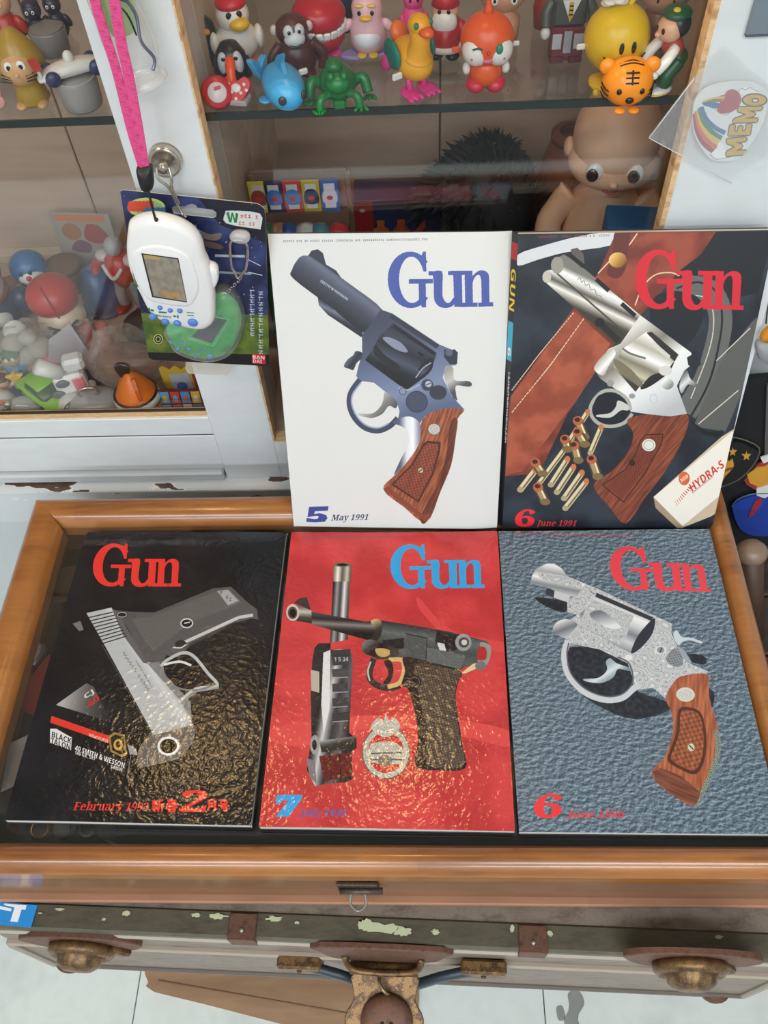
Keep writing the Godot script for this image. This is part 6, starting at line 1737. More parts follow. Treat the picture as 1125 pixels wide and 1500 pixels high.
	o = stand("black_bird", "black toy bird with a long orange beak on the shelf", "toy bird", 346, 126, 60, y, 0.1, g)
	var black := toy(26, 26, 30)
	part(o, "body", lathe([Vector2(0, 0.0), Vector2(0.22, 0.02), Vector2(0.34, 0.2), Vector2(0.37, 0.45), Vector2(0.33, 0.75), Vector2(0.2, 0.95), Vector2(0, 1.0)]), black)
	for s in [-1, 1]:
		ball(o, "white_cheek", Vector3(s * 0.16, 0.62, 0.24), Vector3(0.13, 0.26, 0.11), toy(190, 192, 200), Vector3(0, s * 0.4, 0))
		ball(o, "eye", Vector3(s * 0.14, 0.76, 0.325), Vector3(0.045, 0.045, 0.03), eye_black)
		ball(o, "wing", Vector3(s * 0.36, 0.4, -0.02), Vector3(0.07, 0.25, 0.16), black)
	part(o, "beak", tube(curve3([Vector3(0, 0.74, 0.28), Vector3(0, 0.6, 0.5), Vector3(0, 0.35, 0.6), Vector3(0, 0.12, 0.56)]), [0.11, 0.11, 0.115, 0.115, 0.115, 0.11, 0.11, 0.105, 0.1, 0.1, 0.1, 0.1, 0.1, 0.095, 0.09, 0.085, 0.07, 0.05, 0.03], 12), toy(226, 82, 28))
	o = stand("toy_shark", "glossy light blue toy shark with a white winding key", "toy fish", 418, 152, 84, y, 0.5, g)
	var sky := toy(66, 158, 206)
	ball(o, "body", Vector3(0, 0.4, 0.05), Vector3(0.44, 0.4, 0.6), sky, Vector3(0.25, 0, 0))
	part(o, "dorsal_fin", prism(smooth2([-0.3, 0.0, -0.24, 0.28, -0.34, 0.5, -0.05, 0.36, 0.2, 0.0], 3), -0.05, 0.05, 0.03), sky, Vector3(0, 0.66, -0.05), Vector3(0, PI / 2, 0))
	part(o, "tail_fin", prism(smooth2([0, -0.1, -0.3, 0.42, -0.12, 0.4, 0.02, 0.2, 0.14, 0.3, 0.3, 0.3, 0.2, 0.0], 3), -0.06, 0.06, 0.03), sky, Vector3(-0.3, 0.45, -0.55), Vector3(0, 0.6, 0))
	for s in [-1, 1]:
		ball(o, "eye", Vector3(s * 0.25, 0.36, 0.55), Vector3(0.09, 0.1, 0.05), mat(rgb(60, 56, 60), 0.3), Vector3(0, s * 0.5, 0))
		ball(o, "side_fin", Vector3(s * 0.44, 0.2, 0.0), Vector3(0.14, 0.05, 0.16), sky)
	key_knob(o, Vector3(0.5, 0.55, 0.02), 1.3, white)
	ball(o, "belly", Vector3(0, 0.16, 0.12), Vector3(0.34, 0.17, 0.45), toy(90, 172, 214))
	o = stand("toy_frog", "dark green jumping toy frog beside the blue shark", "toy frog", 497, 146, 82, y, 0.1, g)
	var gr := toy(20, 112, 56)
	ball(o, "body", Vector3(0, 0.42, 0.0), Vector3(0.42, 0.4, 0.46), gr)
	ball(o, "head", Vector3(0, 0.55, 0.3), Vector3(0.3, 0.24, 0.28), gr)
	ball(o, "crown", Vector3(-0.05, 0.84, 0.1), Vector3(0.2, 0.16, 0.2), gr)
	for s in [-1, 1]:
		ball(o, "eye", Vector3(s * 0.15, 0.74, 0.42), Vector3(0.09, 0.1, 0.09), gr)
		part(o, "front_leg", tube(curve3([Vector3(s * 0.25, 0.3, 0.3), Vector3(s * 0.42, 0.26, 0.44), Vector3(s * 0.46, 0.04, 0.5)]), [0.12, 0.1, 0.1, 0.095], 10), gr)
		part(o, "hind_leg", tube(curve3([Vector3(s * 0.3, 0.32, -0.1), Vector3(s * 0.58, 0.46, -0.02), Vector3(s * 0.68, 0.16, 0.1)]), [0.17, 0.15, 0.13, 0.12], 10), gr)
		for i in 3:
			ball(o, "toe", Vector3(s * (0.38 + i * 0.1), 0.04, 0.56), Vector3(0.045, 0.04, 0.12), gr, Vector3(0, (i - 1) * 0.5, 0))
			ball(o, "toe", Vector3(s * (0.6 + i * 0.1), 0.08, 0.18), Vector3(0.05, 0.05, 0.13), gr, Vector3(0, (i - 1) * 0.5, 0))
	part(o, "foot_block", box(Vector3(0.3, 0.2, 0.3), 0.05), gr, Vector3(0, 0.1, 0.35))
	o = stand("toy_duck", "yellow wind-up duck with pink webbed feet and coloured wings", "toy bird", 607, 132, 15, y, 0.55, g)
	var yel := toy(228, 162, 28)
	ball(o, "body", Vector3(0, 0.4, -0.04), Vector3(0.25, 0.23, 0.34), yel, Vector3(0.25, 0, 0))
	part(o, "neck", tube(curve3([Vector3(0, 0.48, 0.1), Vector3(0, 0.68, 0.16), Vector3(0, 0.84, 0.14)]), [0.2, 0.18, 0.16, 0.15, 0.14, 0.13, 0.13], 16), yel)
	ball(o, "head", Vector3(0, 0.88, 0.14), Vector3(0.14, 0.13, 0.16), yel)
	part(o, "beak", pillow(smooth2([-0.09, 0.0, -0.05, 0.06, 0.05, 0.06, 0.09, 0, 0.04, -0.05, -0.04, -0.05]), [[1.0, 0.0], [0.9, 0.08], [0.5, 0.14]]), toy(226, 96, 36), Vector3(0, 0.84, 0.27))
	for s in [-1, 1]:
		ball(o, "eye", Vector3(s * 0.1, 0.92, 0.24), Vector3(0.035, 0.04, 0.03), toy(40, 120, 80))
		ball(o, "foot", Vector3(s * 0.13, 0.04, 0.1), Vector3(0.12, 0.035, 0.18), toy(222, 58, 140))
		for i in 3:
			ball(o, "toe", Vector3(s * 0.13 + (i - 1) * 0.08, 0.03, 0.24), Vector3(0.03, 0.03, 0.07), toy(222, 58, 140))
		part(o, "leg", tube([Vector3(s * 0.11, 0.05, 0.06), Vector3(s * 0.1, 0.24, 0.02)], 0.045, 8), toy(222, 58, 140))
		ball(o, "wing", Vector3(s * 0.26, 0.5, -0.1), Vector3(0.06, 0.17, 0.2), toy(20, 110, 96), Vector3(0.5, 0, 0))
		ball(o, "wing_tip", Vector3(s * 0.28, 0.36, -0.22), Vector3(0.06, 0.14, 0.09), toy(214, 60, 130), Vector3(0.5, 0, 0))
	ball(o, "tail", Vector3(0, 0.6, -0.36), Vector3(0.12, 0.14, 0.08), toy(226, 106, 40), Vector3(-0.4, 0, 0))
	key_knob(o, Vector3(-0.3, 0.3, 0.08), 0.9, white)
	o = stand("orange_head_figure", "round orange and white doll with winking eye and red boots", "toy figure", 711, 140, 18, y, 0.0, g, 0.008)
	var org := toy(222, 86, 30)
	for s in [-1, 1]:
		ball(o, "boot", Vector3(s * 0.13, 0.09, 0.04), Vector3(0.135, 0.11, 0.17), toy(206, 40, 66))
		ball(o, "hand", Vector3(s * 0.26, 0.3, 0.05), Vector3(0.055, 0.08, 0.06), white)
	part(o, "body", lathe([Vector2(0, 0.1), Vector2(0.2, 0.12), Vector2(0.22, 0.25), Vector2(0.18, 0.42), Vector2(0, 0.45)]), org)
	ball(o, "head", Vector3(0, 0.65, 0), Vector3(0.35, 0.33, 0.33), org)
	ball(o, "face", Vector3(-0.14, 0.58, 0.13), Vector3(0.19, 0.2, 0.2), white)
	ball(o, "face", Vector3(0.14, 0.58, 0.13), Vector3(0.19, 0.2, 0.2), white)
	part(o, "wink", tube(curve3([Vector3(-0.2, 0.66, 0.315), Vector3(-0.14, 0.685, 0.33), Vector3(-0.08, 0.66, 0.32)]), 0.012, 6), toy(30, 90, 70))
	ball(o, "eye", Vector3(0.14, 0.65, 0.3), Vector3(0.05, 0.07, 0.04), toy(24, 128, 96))
	ball(o, "nose", Vector3(0, 0.62, 0.33), Vector3(0.025, 0.03, 0.03), toy(190, 40, 40))
	ball(o, "mouth", Vector3(0, 0.5, 0.29), Vector3(0.07, 0.03, 0.03), toy(206, 110, 130))
	for s in [-1, 1]:
		ball(o, "cheek", Vector3(s * 0.2, 0.54, 0.3), Vector3(0.025, 0.025, 0.015), toy(214, 70, 50))
	part(o, "topknot", lathe([Vector2(0, 0.95), Vector2(0.07, 0.95), Vector2(0.05, 1.04), Vector2(0.03, 1.1), Vector2(0.05, 1.16), Vector2(0, 1.2)], 14), org)
	key_knob(o, Vector3(0.38, 0.55, -0.05), 0.6, white)
	key_knob(o, Vector3(-0.4, 0.5, -0.05), 0.7, org)
	o = stand("smiling_ball_toy", "glossy yellow ball toy with a smile and two feet", "toy figure", 893, 118, 12, y, 0.15, g)
	var sun := toy(226, 186, 20)
	ball(o, "body", Vector3(0, 0.58, 0), Vector3(0.46, 0.45, 0.44), sun)
	for s in [-1, 1]:
		ball(o, "eye", Vector3(0.02 + s * 0.085, 0.62, 0.425), Vector3(0.035, 0.08, 0.025), eye_black)
		ball(o, "foot", Vector3(s * 0.2, 0.05, 0.18), Vector3(0.17, 0.08, 0.24), sun)
		for i in 4:
			ball(o, "toe", Vector3(s * 0.2 + (i - 1.5) * 0.085, 0.04, 0.4), Vector3(0.045, 0.05, 0.05), sun)
	part(o, "smile", tube(curve3([Vector3(-0.28, 0.5, 0.36), Vector3(-0.15, 0.38, 0.385), Vector3(0.02, 0.35, 0.395), Vector3(0.18, 0.38, 0.385), Vector3(0.31, 0.5, 0.35)]), 0.014, 6), eye_black)
	part(o, "stalk", tube(curve3([Vector3(0.1, 0.98, 0), Vector3(0.16, 1.08, 0), Vector3(0.26, 1.2, -0.02)]), 0.04, 8), sun)
	key_knob(o, Vector3(-0.5, 0.5, 0), 0.8, white)
	for i in 5:
		ball(o, "petal", Vector3(-0.12 + cos(TAU * i / 5) * 0.11, 1.06 + sin(TAU * i / 5) * 0.05, 0.02 + sin(TAU * i / 5) * 0.09), Vector3(0.08, 0.04, 0.08), white)
	o = stand("tiger_ball_toy", "round orange tiger head toy with black stripes on the shelf's edge", "toy figure", 913, 152, 86, y, 0.0, g)
	var tig := toy(230, 138, 30)
	ball(o, "head", Vector3(0, 0.5, 0), Vector3(0.55, 0.5, 0.52), tig)
	for s in [-1, 1]:
		ball(o, "ear", Vector3(s * 0.48, 0.82, -0.02), Vector3(0.17, 0.17, 0.12), tig)
		ball(o, "eye", Vector3(s * 0.24, 0.5, 0.46), Vector3(0.06, 0.065, 0.04), eye_black)
		ball(o, "foot", Vector3(s * 0.15, 0.05, 0.4), Vector3(0.12, 0.06, 0.12), tig)
		for i in 3:
			part(o, "cheek_stripe", tube(curve3([Vector3(s * 0.56, 0.5 - i * 0.1, 0.02), Vector3(s * 0.52, 0.47 - i * 0.1, 0.2), Vector3(s * 0.44, 0.44 - i * 0.1, 0.315)]), 0.016, 6), eye_black)
	ball(o, "nose", Vector3(0, 0.33, 0.51), Vector3(0.09, 0.07, 0.05), eye_black)
	for i in 3:
		part(o, "brow_stripe", tube(curve3([Vector3(-0.14, 0.86 - i * 0.09, 0.37 + i * 0.045), Vector3(0, 0.87 - i * 0.09, 0.39 + i * 0.045), Vector3(0.14, 0.86 - i * 0.09, 0.37 + i * 0.045)]), 0.018, 6), eye_black)
	part(o, "brow_stripe", tube(curve3([Vector3(0, 0.9, 0.35), Vector3(0, 0.8, 0.44), Vector3(0, 0.66, 0.5)]), 0.018, 6), eye_black)
	for i in 2:
		part(o, "crown_stripe", tube(curve3([Vector3(-0.25, 0.92 - i * 0.0, 0.1 + i * 0.08), Vector3(0, 1.0 - i * 0.02, 0.1 + i * 0.09), Vector3(0.25, 0.92, 0.1 + i * 0.08)]), 0.014, 6), eye_black)
	o = stand("capped_child_figure", "child figure in green cap and shorts with white sleeves bending forward", "toy figure", 968, 132, 14, y, -1.1, g)
	var grn := toy(22, 84, 48)
	for s in [-1, 1]:
		ball(o, "shoe", Vector3(s * 0.09, 0.05, 0.08), Vector3(0.08, 0.055, 0.16), white)
		ball(o, "shoe_trim", Vector3(s * 0.09, 0.03, 0.1), Vector3(0.085, 0.025, 0.165), toy(214, 176, 60))
		part(o, "leg", tube(curve3([Vector3(s * 0.08, 0.09, 0.0), Vector3(s * 0.09, 0.22, 0.06), Vector3(s * 0.09, 0.38, -0.1)]), [0.05, 0.07, 0.09, 0.1], 10), grn)
		part(o, "sleeve", tube(curve3([Vector3(s * 0.13, 0.6, 0.02), Vector3(s * 0.16, 0.48, 0.16), Vector3(s * 0.13, 0.36, 0.26)]), [0.06, 0.065, 0.07, 0.07], 10), white)
		ball(o, "hand", Vector3(s * 0.12, 0.32, 0.3), Vector3(0.07, 0.06, 0.08), white)
	part(o, "trousers", sphere, grn, Vector3(0, 0.4, -0.12), Vector3.ZERO, Vector3(0.32, 0.24, 0.3))
	part(o, "waistcoat", sphere, toy(190, 70, 40), Vector3(0, 0.54, -0.04), Vector3(0.5, 0, 0), Vector3(0.29, 0.3, 0.26))
	ball(o, "head", Vector3(0, 0.78, 0.06), Vector3(0.16, 0.16, 0.17), skin)
	ball(o, "hair", Vector3(0, 0.82, -0.02), Vector3(0.18, 0.17, 0.17), black)
	ball(o, "nose", Vector3(0, 0.75, 0.24), Vector3(0.035, 0.03, 0.04), skin)
	ball(o, "cap", Vector3(0, 0.95, 0.0), Vector3(0.17, 0.08, 0.18), grn)
	ball(o, "cap_button", Vector3(0.05, 1.0, 0.06), Vector3(0.05, 0.04, 0.05), toy(220, 190, 50))
	eyes(o, 0.8, 0.22, 0.06, 0.03, true, false)
	# --- right bay, middle and back rows
	o = stand("toy_ape", "brown wind-up ape with a white face behind the blue shark", "toy animal", 438, 104, 20, y, 0.2, g)
	var br := toy(74, 38, 34)
	part(o, "body", lathe([Vector2(0, 0), Vector2(0.3, 0.02), Vector2(0.36, 0.2), Vector2(0.32, 0.45), Vector2(0.2, 0.58), Vector2(0, 0.6)]), br)
	ball(o, "head", Vector3(-0.04, 0.76, 0.06), Vector3(0.3, 0.26, 0.26), br)
	ball(o, "muzzle", Vector3(-0.02, 0.68, 0.26), Vector3(0.19, 0.14, 0.14), toy(196, 200, 204))
	for s in [-1, 1]:
		ball(o, "face", Vector3(-0.02 + s * 0.09, 0.8, 0.25), Vector3(0.1, 0.12, 0.09), toy(196, 200, 204))
		ball(o, "eye", Vector3(-0.02 + s * 0.09, 0.82, 0.335), Vector3(0.03, 0.035, 0.02), eye_black)
		ball(o, "ear", Vector3(-0.04 + s * 0.31, 0.78, 0.06), Vector3(0.07, 0.09, 0.05), toy(196, 180, 180))
		part(o, "arm", tube(curve3([Vector3(s * 0.28, 0.5, 0.05), Vector3(s * 0.46, 0.32, 0.1), Vector3(s * 0.44, 0.06, 0.14)]), [0.11, 0.1, 0.1, 0.09], 10), br)
		ball(o, "foot", Vector3(s * 0.17, 0.06, 0.26), Vector3(0.13, 0.07, 0.17), br)
	part(o, "mouth", tube(curve3([Vector3(-0.12, 0.63, 0.375), Vector3(-0.02, 0.605, 0.395), Vector3(0.09, 0.63, 0.38)]), 0.01, 6), eye_black)
	o = stand("chattering_teeth", "red wind-up chattering teeth with pink feet behind the ape", "toy", 472, 78, -8, y, 0.35, g)
	for s in [-1, 1]:
		ball(o, "foot", Vector3(s * 0.18, 0.06, 0.12), Vector3(0.15, 0.06, 0.22), toy(214, 70, 130))
	var gum := toy(176, 24, 40)
	part(o, "lower_jaw", lathe([Vector2(0, 0.14), Vector2(0.36, 0.16), Vector2(0.46, 0.3), Vector2(0.44, 0.44), Vector2(0, 0.46)]), gum)
	part(o, "upper_jaw", lathe([Vector2(0, -0.02), Vector2(0.44, 0.0), Vector2(0.48, 0.14), Vector2(0.38, 0.32), Vector2(0, 0.36)]), gum, Vector3(0, 0.6, 0.02), Vector3(0.2, 0, 0))
	for i in 9:
		var a := -1.2 + i * 0.3
		part(o, "tooth", box(Vector3(0.13, 0.12, 0.06), 0.02), white, Vector3(sin(a) * 0.44, 0.46, cos(a) * 0.44), Vector3(0, a, 0))
		part(o, "tooth", box(Vector3(0.13, 0.12, 0.06), 0.02), white, Vector3(sin(a) * 0.45, 0.585 - cos(a) * 0.09, cos(a) * 0.45 + 0.04), Vector3(0.2, a, 0))
	o = stand("white_duck_toy", "white toy bird in a red cap with yellow beak at the shelf's back", "toy bird", 352, 88, -10, y, 0.3, g)
	part(o, "body", lathe([Vector2(0, 0.06), Vector2(0.26, 0.08), Vector2(0.36, 0.25), Vector2(0.3, 0.45), Vector2(0.2, 0.55), Vector2(0, 0.58)]), white)
	ball(o, "head", Vector3(0, 0.7, 0.04), Vector3(0.26, 0.24, 0.25), white)
	ball(o, "cap", Vector3(0, 0.88, 0.04), Vector3(0.24, 0.13, 0.23), toy(196, 36, 42))
	ball(o, "beak", Vector3(0.06, 0.64, 0.27), Vector3(0.16, 0.1, 0.12), toy(222, 176, 30))
	eyes(o, 0.78, 0.26, 0.08, 0.045, true, false)
	for s in [-1, 1]:
		ball(o, "foot", Vector3(s * 0.16, 0.04, 0.16), Vector3(0.12, 0.05, 0.2), toy(214, 110, 40))
		ball(o, "wing", Vector3(s * 0.36, 0.32, 0.04), Vector3(0.08, 0.18, 0.14), white)
	o = stand("dark_penguin_toy", "small black toy bird with yellow wing behind the orange-beaked bird", "toy bird", 309, 92, 22, y, 0.4, g)
	part(o, "body", lathe([Vector2(0, 0), Vector2(0.24, 0.02), Vector2(0.3, 0.3), Vector2(0.26, 0.62), Vector2(0.22, 0.85), Vector2(0.1, 0.98), Vector2(0, 1.0)]), black)
	ball(o, "yellow_wing", Vector3(0.3, 0.5, 0.1), Vector3(0.08, 0.2, 0.1), toy(214, 180, 40))
	key_knob(o, Vector3(0.2, 0.4, 0.24), 0.9, white)
	ball(o, "beak", Vector3(0, 0.76, 0.25), Vector3(0.07, 0.05, 0.12), toy(214, 140, 40))
	o = stand("navy_toy", "navy blue toy with boots at the back between teeth and pink bird", "toy figure", 497, 44, -40, y, 0.0, g)
	part(o, "body", lathe([Vector2(0, 0.06), Vector2(0.28, 0.08), Vector2(0.3, 0.5), Vector2(0.2, 0.75), Vector2(0, 0.8)]), toy(34, 48, 86))
	ball(o, "head", Vector3(0, 0.85, 0), Vector3(0.22, 0.2, 0.2), toy(34, 48, 86))
	for s in [-1, 1]:
		ball(o, "boot", Vector3(s * 0.14, 0.06, 0.08), Vector3(0.13, 0.08, 0.2), toy(28, 34, 56))
	o = stand("pink_penguin_toy", "pale pink toy penguin riding a lilac board", "toy bird", 541, 76, -12, y, -0.05, g)
	part(o, "surfboard", prism(smooth2([-0.52, 0.0, -0.3, 0.17, 0.1, 0.2, 0.45, 0.12, 0.56, 0.0, 0.45, -0.12, 0.1, -0.2, -0.3, -0.17]), 0, 0.05, 0.015), toy(150, 134, 190), Vector3(0, 0, 0.06), Vector3(-PI / 2, 0.25, 0))
	part(o, "body", lathe([Vector2(0, 0.05), Vector2(0.26, 0.07), Vector2(0.33, 0.25), Vector2(0.31, 0.48), Vector2(0.25, 0.62), Vector2(0.27, 0.78), Vector2(0.2, 0.95), Vector2(0, 1.02)]), toy(222, 178, 186))
	ball(o, "belly", Vector3(0, 0.32, 0.12), Vector3(0.26, 0.22, 0.24), toy(222, 224, 232))
	ball(o, "beak", Vector3(0.0, 0.69, 0.27), Vector3(0.11, 0.045, 0.08), toy(220, 176, 40))
	eyes(o, 0.76, 0.25, 0.11, 0.035, true, false)
	for s in [-1, 1]:
		ball(o, "brow", Vector3(s * 0.1, 0.87, 0.23), Vector3(0.08, 0.03, 0.04), toy(220, 186, 90))
		ball(o, "flipper", Vector3(s * 0.36, 0.48, 0.05), Vector3(0.08, 0.13, 0.07), toy(222, 178, 186), Vector3(0, 0, s * 0.7))
		ball(o, "foot", Vector3(s * 0.1, 0.07, 0.28), Vector3(0.09, 0.04, 0.1), toy(206, 176, 60))
	o = stand("pink_rabbit_toy", "hot pink toy rabbit at the back behind the yellow duck", "toy animal", 606, 48, -30, y, 0.1, g)
	part(o, "body", lathe([Vector2(0, 0), Vector2(0.24, 0.02), Vector2(0.28, 0.25), Vector2(0.18, 0.5), Vector2(0, 0.54)]), toy(220, 74, 140))
	ball(o, "head", Vector3(0, 0.64, 0.02), Vector3(0.2, 0.19, 0.19), toy(220, 74, 140))
	for s in [-1, 1]:
		ball(o, "ear", Vector3(s * 0.1, 0.9, 0), Vector3(0.06, 0.18, 0.05), toy(220, 74, 140), Vector3(0, 0, -s * 0.15))
		ball(o, "paw", Vector3(s * 0.24, 0.3, 0.12), Vector3(0.07, 0.12, 0.08), toy(220, 74, 140))
	eyes(o, 0.68, 0.19, 0.07, 0.03, true, false)
	o = stand("santa_toy", "red Santa toy with a white beard behind the yellow duck", "toy figure", 652, 84, -14, y, -0.15, g)
	var red := toy(176, 28, 34)
	part(o, "coat", lathe([Vector2(0, 0.16), Vector2(0.28, 0.17), Vector2(0.3, 0.3), Vector2(0.24, 0.55), Vector2(0, 0.62)]), red)
	part(o, "fur_hem", lathe([Vector2(0.26, 0.16), Vector2(0.33, 0.18), Vector2(0.33, 0.25), Vector2(0.27, 0.27)]), white)
	ball(o, "head", Vector3(0, 0.72, 0.02), Vector3(0.2, 0.19, 0.19), skin)
	ball(o, "beard", Vector3(0, 0.58, 0.13), Vector3(0.2, 0.2, 0.13), white)
	part(o, "hat", lathe([Vector2(0, 0.8), Vector2(0.22, 0.8), Vector2(0.17, 0.95), Vector2(0.05, 1.1), Vector2(0, 1.12)]), red)
	for s in [-1, 1]:
		ball(o, "boot", Vector3(s * 0.13, 0.08, 0.06), Vector3(0.12, 0.09, 0.17), black)
		ball(o, "sleeve", Vector3(s * 0.28, 0.42, 0.08), Vector3(0.09, 0.19, 0.1), red, Vector3(0, 0, s * 0.2))
		ball(o, "fur_cuff", Vector3(s * 0.3, 0.28, 0.1), Vector3(0.1, 0.05, 0.1), white)
	key_knob(o, Vector3(0.3, 0.14, 0.12), 0.9, org)
	eyes(o, 0.76, 0.2, 0.07, 0.03, true, false)
	o = stand("flesh_doll_head", "flesh-coloured doll at the back behind the orange doll", "doll", 733, 55, -60, y, 0.0, g)
	part(o, "body", lathe([Vector2(0, 0), Vector2(0.24, 0.02), Vector2(0.26, 0.25), Vector2(0.14, 0.42), Vector2(0, 0.44)]), toy(206, 150, 116))
	ball(o, "head", Vector3(0, 0.64, 0), Vector3(0.34, 0.3, 0.3), toy(206, 150, 116))
	for s in [-1, 1]:
		ball(o, "ear", Vector3(s * 0.34, 0.6, 0), Vector3(0.05, 0.08, 0.05), toy(206, 150, 116))
	eyes(o, 0.6, 0.28, 0.13, 0.045)
	o = stand("suited_robot", "figure in grey jacket and striped tie riding a maroon robot block", "toy figure", 826, 84, -18, y, 0.0, g)
	var mar := toy(104, 30, 40)
	span(o, "robot_body", Vector3(-0.24, 0.02, -0.16), Vector3(0.24, 0.5, 0.16), mar, 0.02)
	for s in [-1, 1]:
		span(o, "silver_panel", Vector3(s * 0.16 - 0.07, 0.2, 0.155), Vector3(s * 0.16 + 0.07, 0.42, 0.175), toy(168, 168, 172), 0.006)
		span(o, "robot_foot", Vector3(s * 0.14 - 0.1, 0, -0.18), Vector3(s * 0.14 + 0.1, 0.09, 0.2), toy(84, 26, 34), 0.015)
		part(o, "sleeve", tube(curve3([Vector3(s * 0.26, 0.82, 0.0), Vector3(s * 0.34, 0.68, 0.04), Vector3(s * 0.34, 0.5, 0.1)]), 0.08, 10), toy(72, 76, 72))
		ball(o, "hand", Vector3(s * 0.34, 0.42, 0.12), Vector3(0.075, 0.09, 0.075), toy(196, 196, 190))
	span(o, "silver_panel", Vector3(-0.06, 0.14, 0.16), Vector3(0.06, 0.46, 0.18), toy(150, 150, 156), 0.006)
	span(o, "jacket", Vector3(-0.25, 0.5, -0.14), Vector3(0.25, 0.9, 0.13), toy(66, 70, 68), 0.04)
	part(o, "shirt", prism(pts2([-0.13, 0.36, 0.13, 0.36, 0.0, 0.06]), 0, 0.02), toy(206, 206, 200), Vector3(0, 0.52, 0.125))
	part(o, "tie", prism(pts2([-0.03, 0.34, 0.03, 0.34, 0.035, 0.14, 0, 0.08, -0.035, 0.14]), 0, 0.02), toy(190, 150, 50), Vector3(0, 0.52, 0.14))
	for i in 3:
		span(o, "tie_stripe", Vector3(-0.03, 0.68 + i * 0.06, 0.158), Vector3(0.03, 0.7 + i * 0.06, 0.164), black, 0.0)
	ball(o, "head", Vector3(0, 1.0, 0.0), Vector3(0.15, 0.15, 0.14), skin)
	o = stand("rust_red_toy", "rust-red toy at the back beside the suited figure", "toy figure", 796, 40, -40, y, 0.0, g)
	part(o, "body", lathe([Vector2(0, 0), Vector2(0.2, 0.02), Vector2(0.24, 0.4), Vector2(0.16, 0.8), Vector2(0, 0.9)]), toy(150, 54, 34))
	ball(o, "arm", Vector3(0.22, 0.4, 0.05), Vector3(0.07, 0.2, 0.08), toy(150, 40, 34))
	ball(o, "head", Vector3(0, 0.9, 0.0), Vector3(0.18, 0.16, 0.16), toy(166, 70, 40))
	o = stand("brown_bear_toy", "brown toy bear with sailor face at the back behind the capped child", "toy animal", 962, 62, -40, y, -0.2, g)
	part(o, "body", lathe([Vector2(0, 0), Vector2(0.3, 0.02), Vector2(0.36, 0.25), Vector2(0.24, 0.5), Vector2(0, 0.54)]), toy(112, 76, 58))
	ball(o, "head", Vector3(0, 0.68, 0.02), Vector3(0.34, 0.26, 0.28), toy(190, 146, 116))
	ball(o, "hat", Vector3(0, 0.88, 0.0), Vector3(0.36, 0.16, 0.3), toy(70, 42, 34))
	for s in [-1, 1]:
		ball(o, "paw", Vector3(s * 0.32, 0.3, 0.16), Vector3(0.1, 0.1, 0.1), toy(190, 150, 140))
	eyes(o, 0.7, 0.27, 0.1, 0.035, true, false)

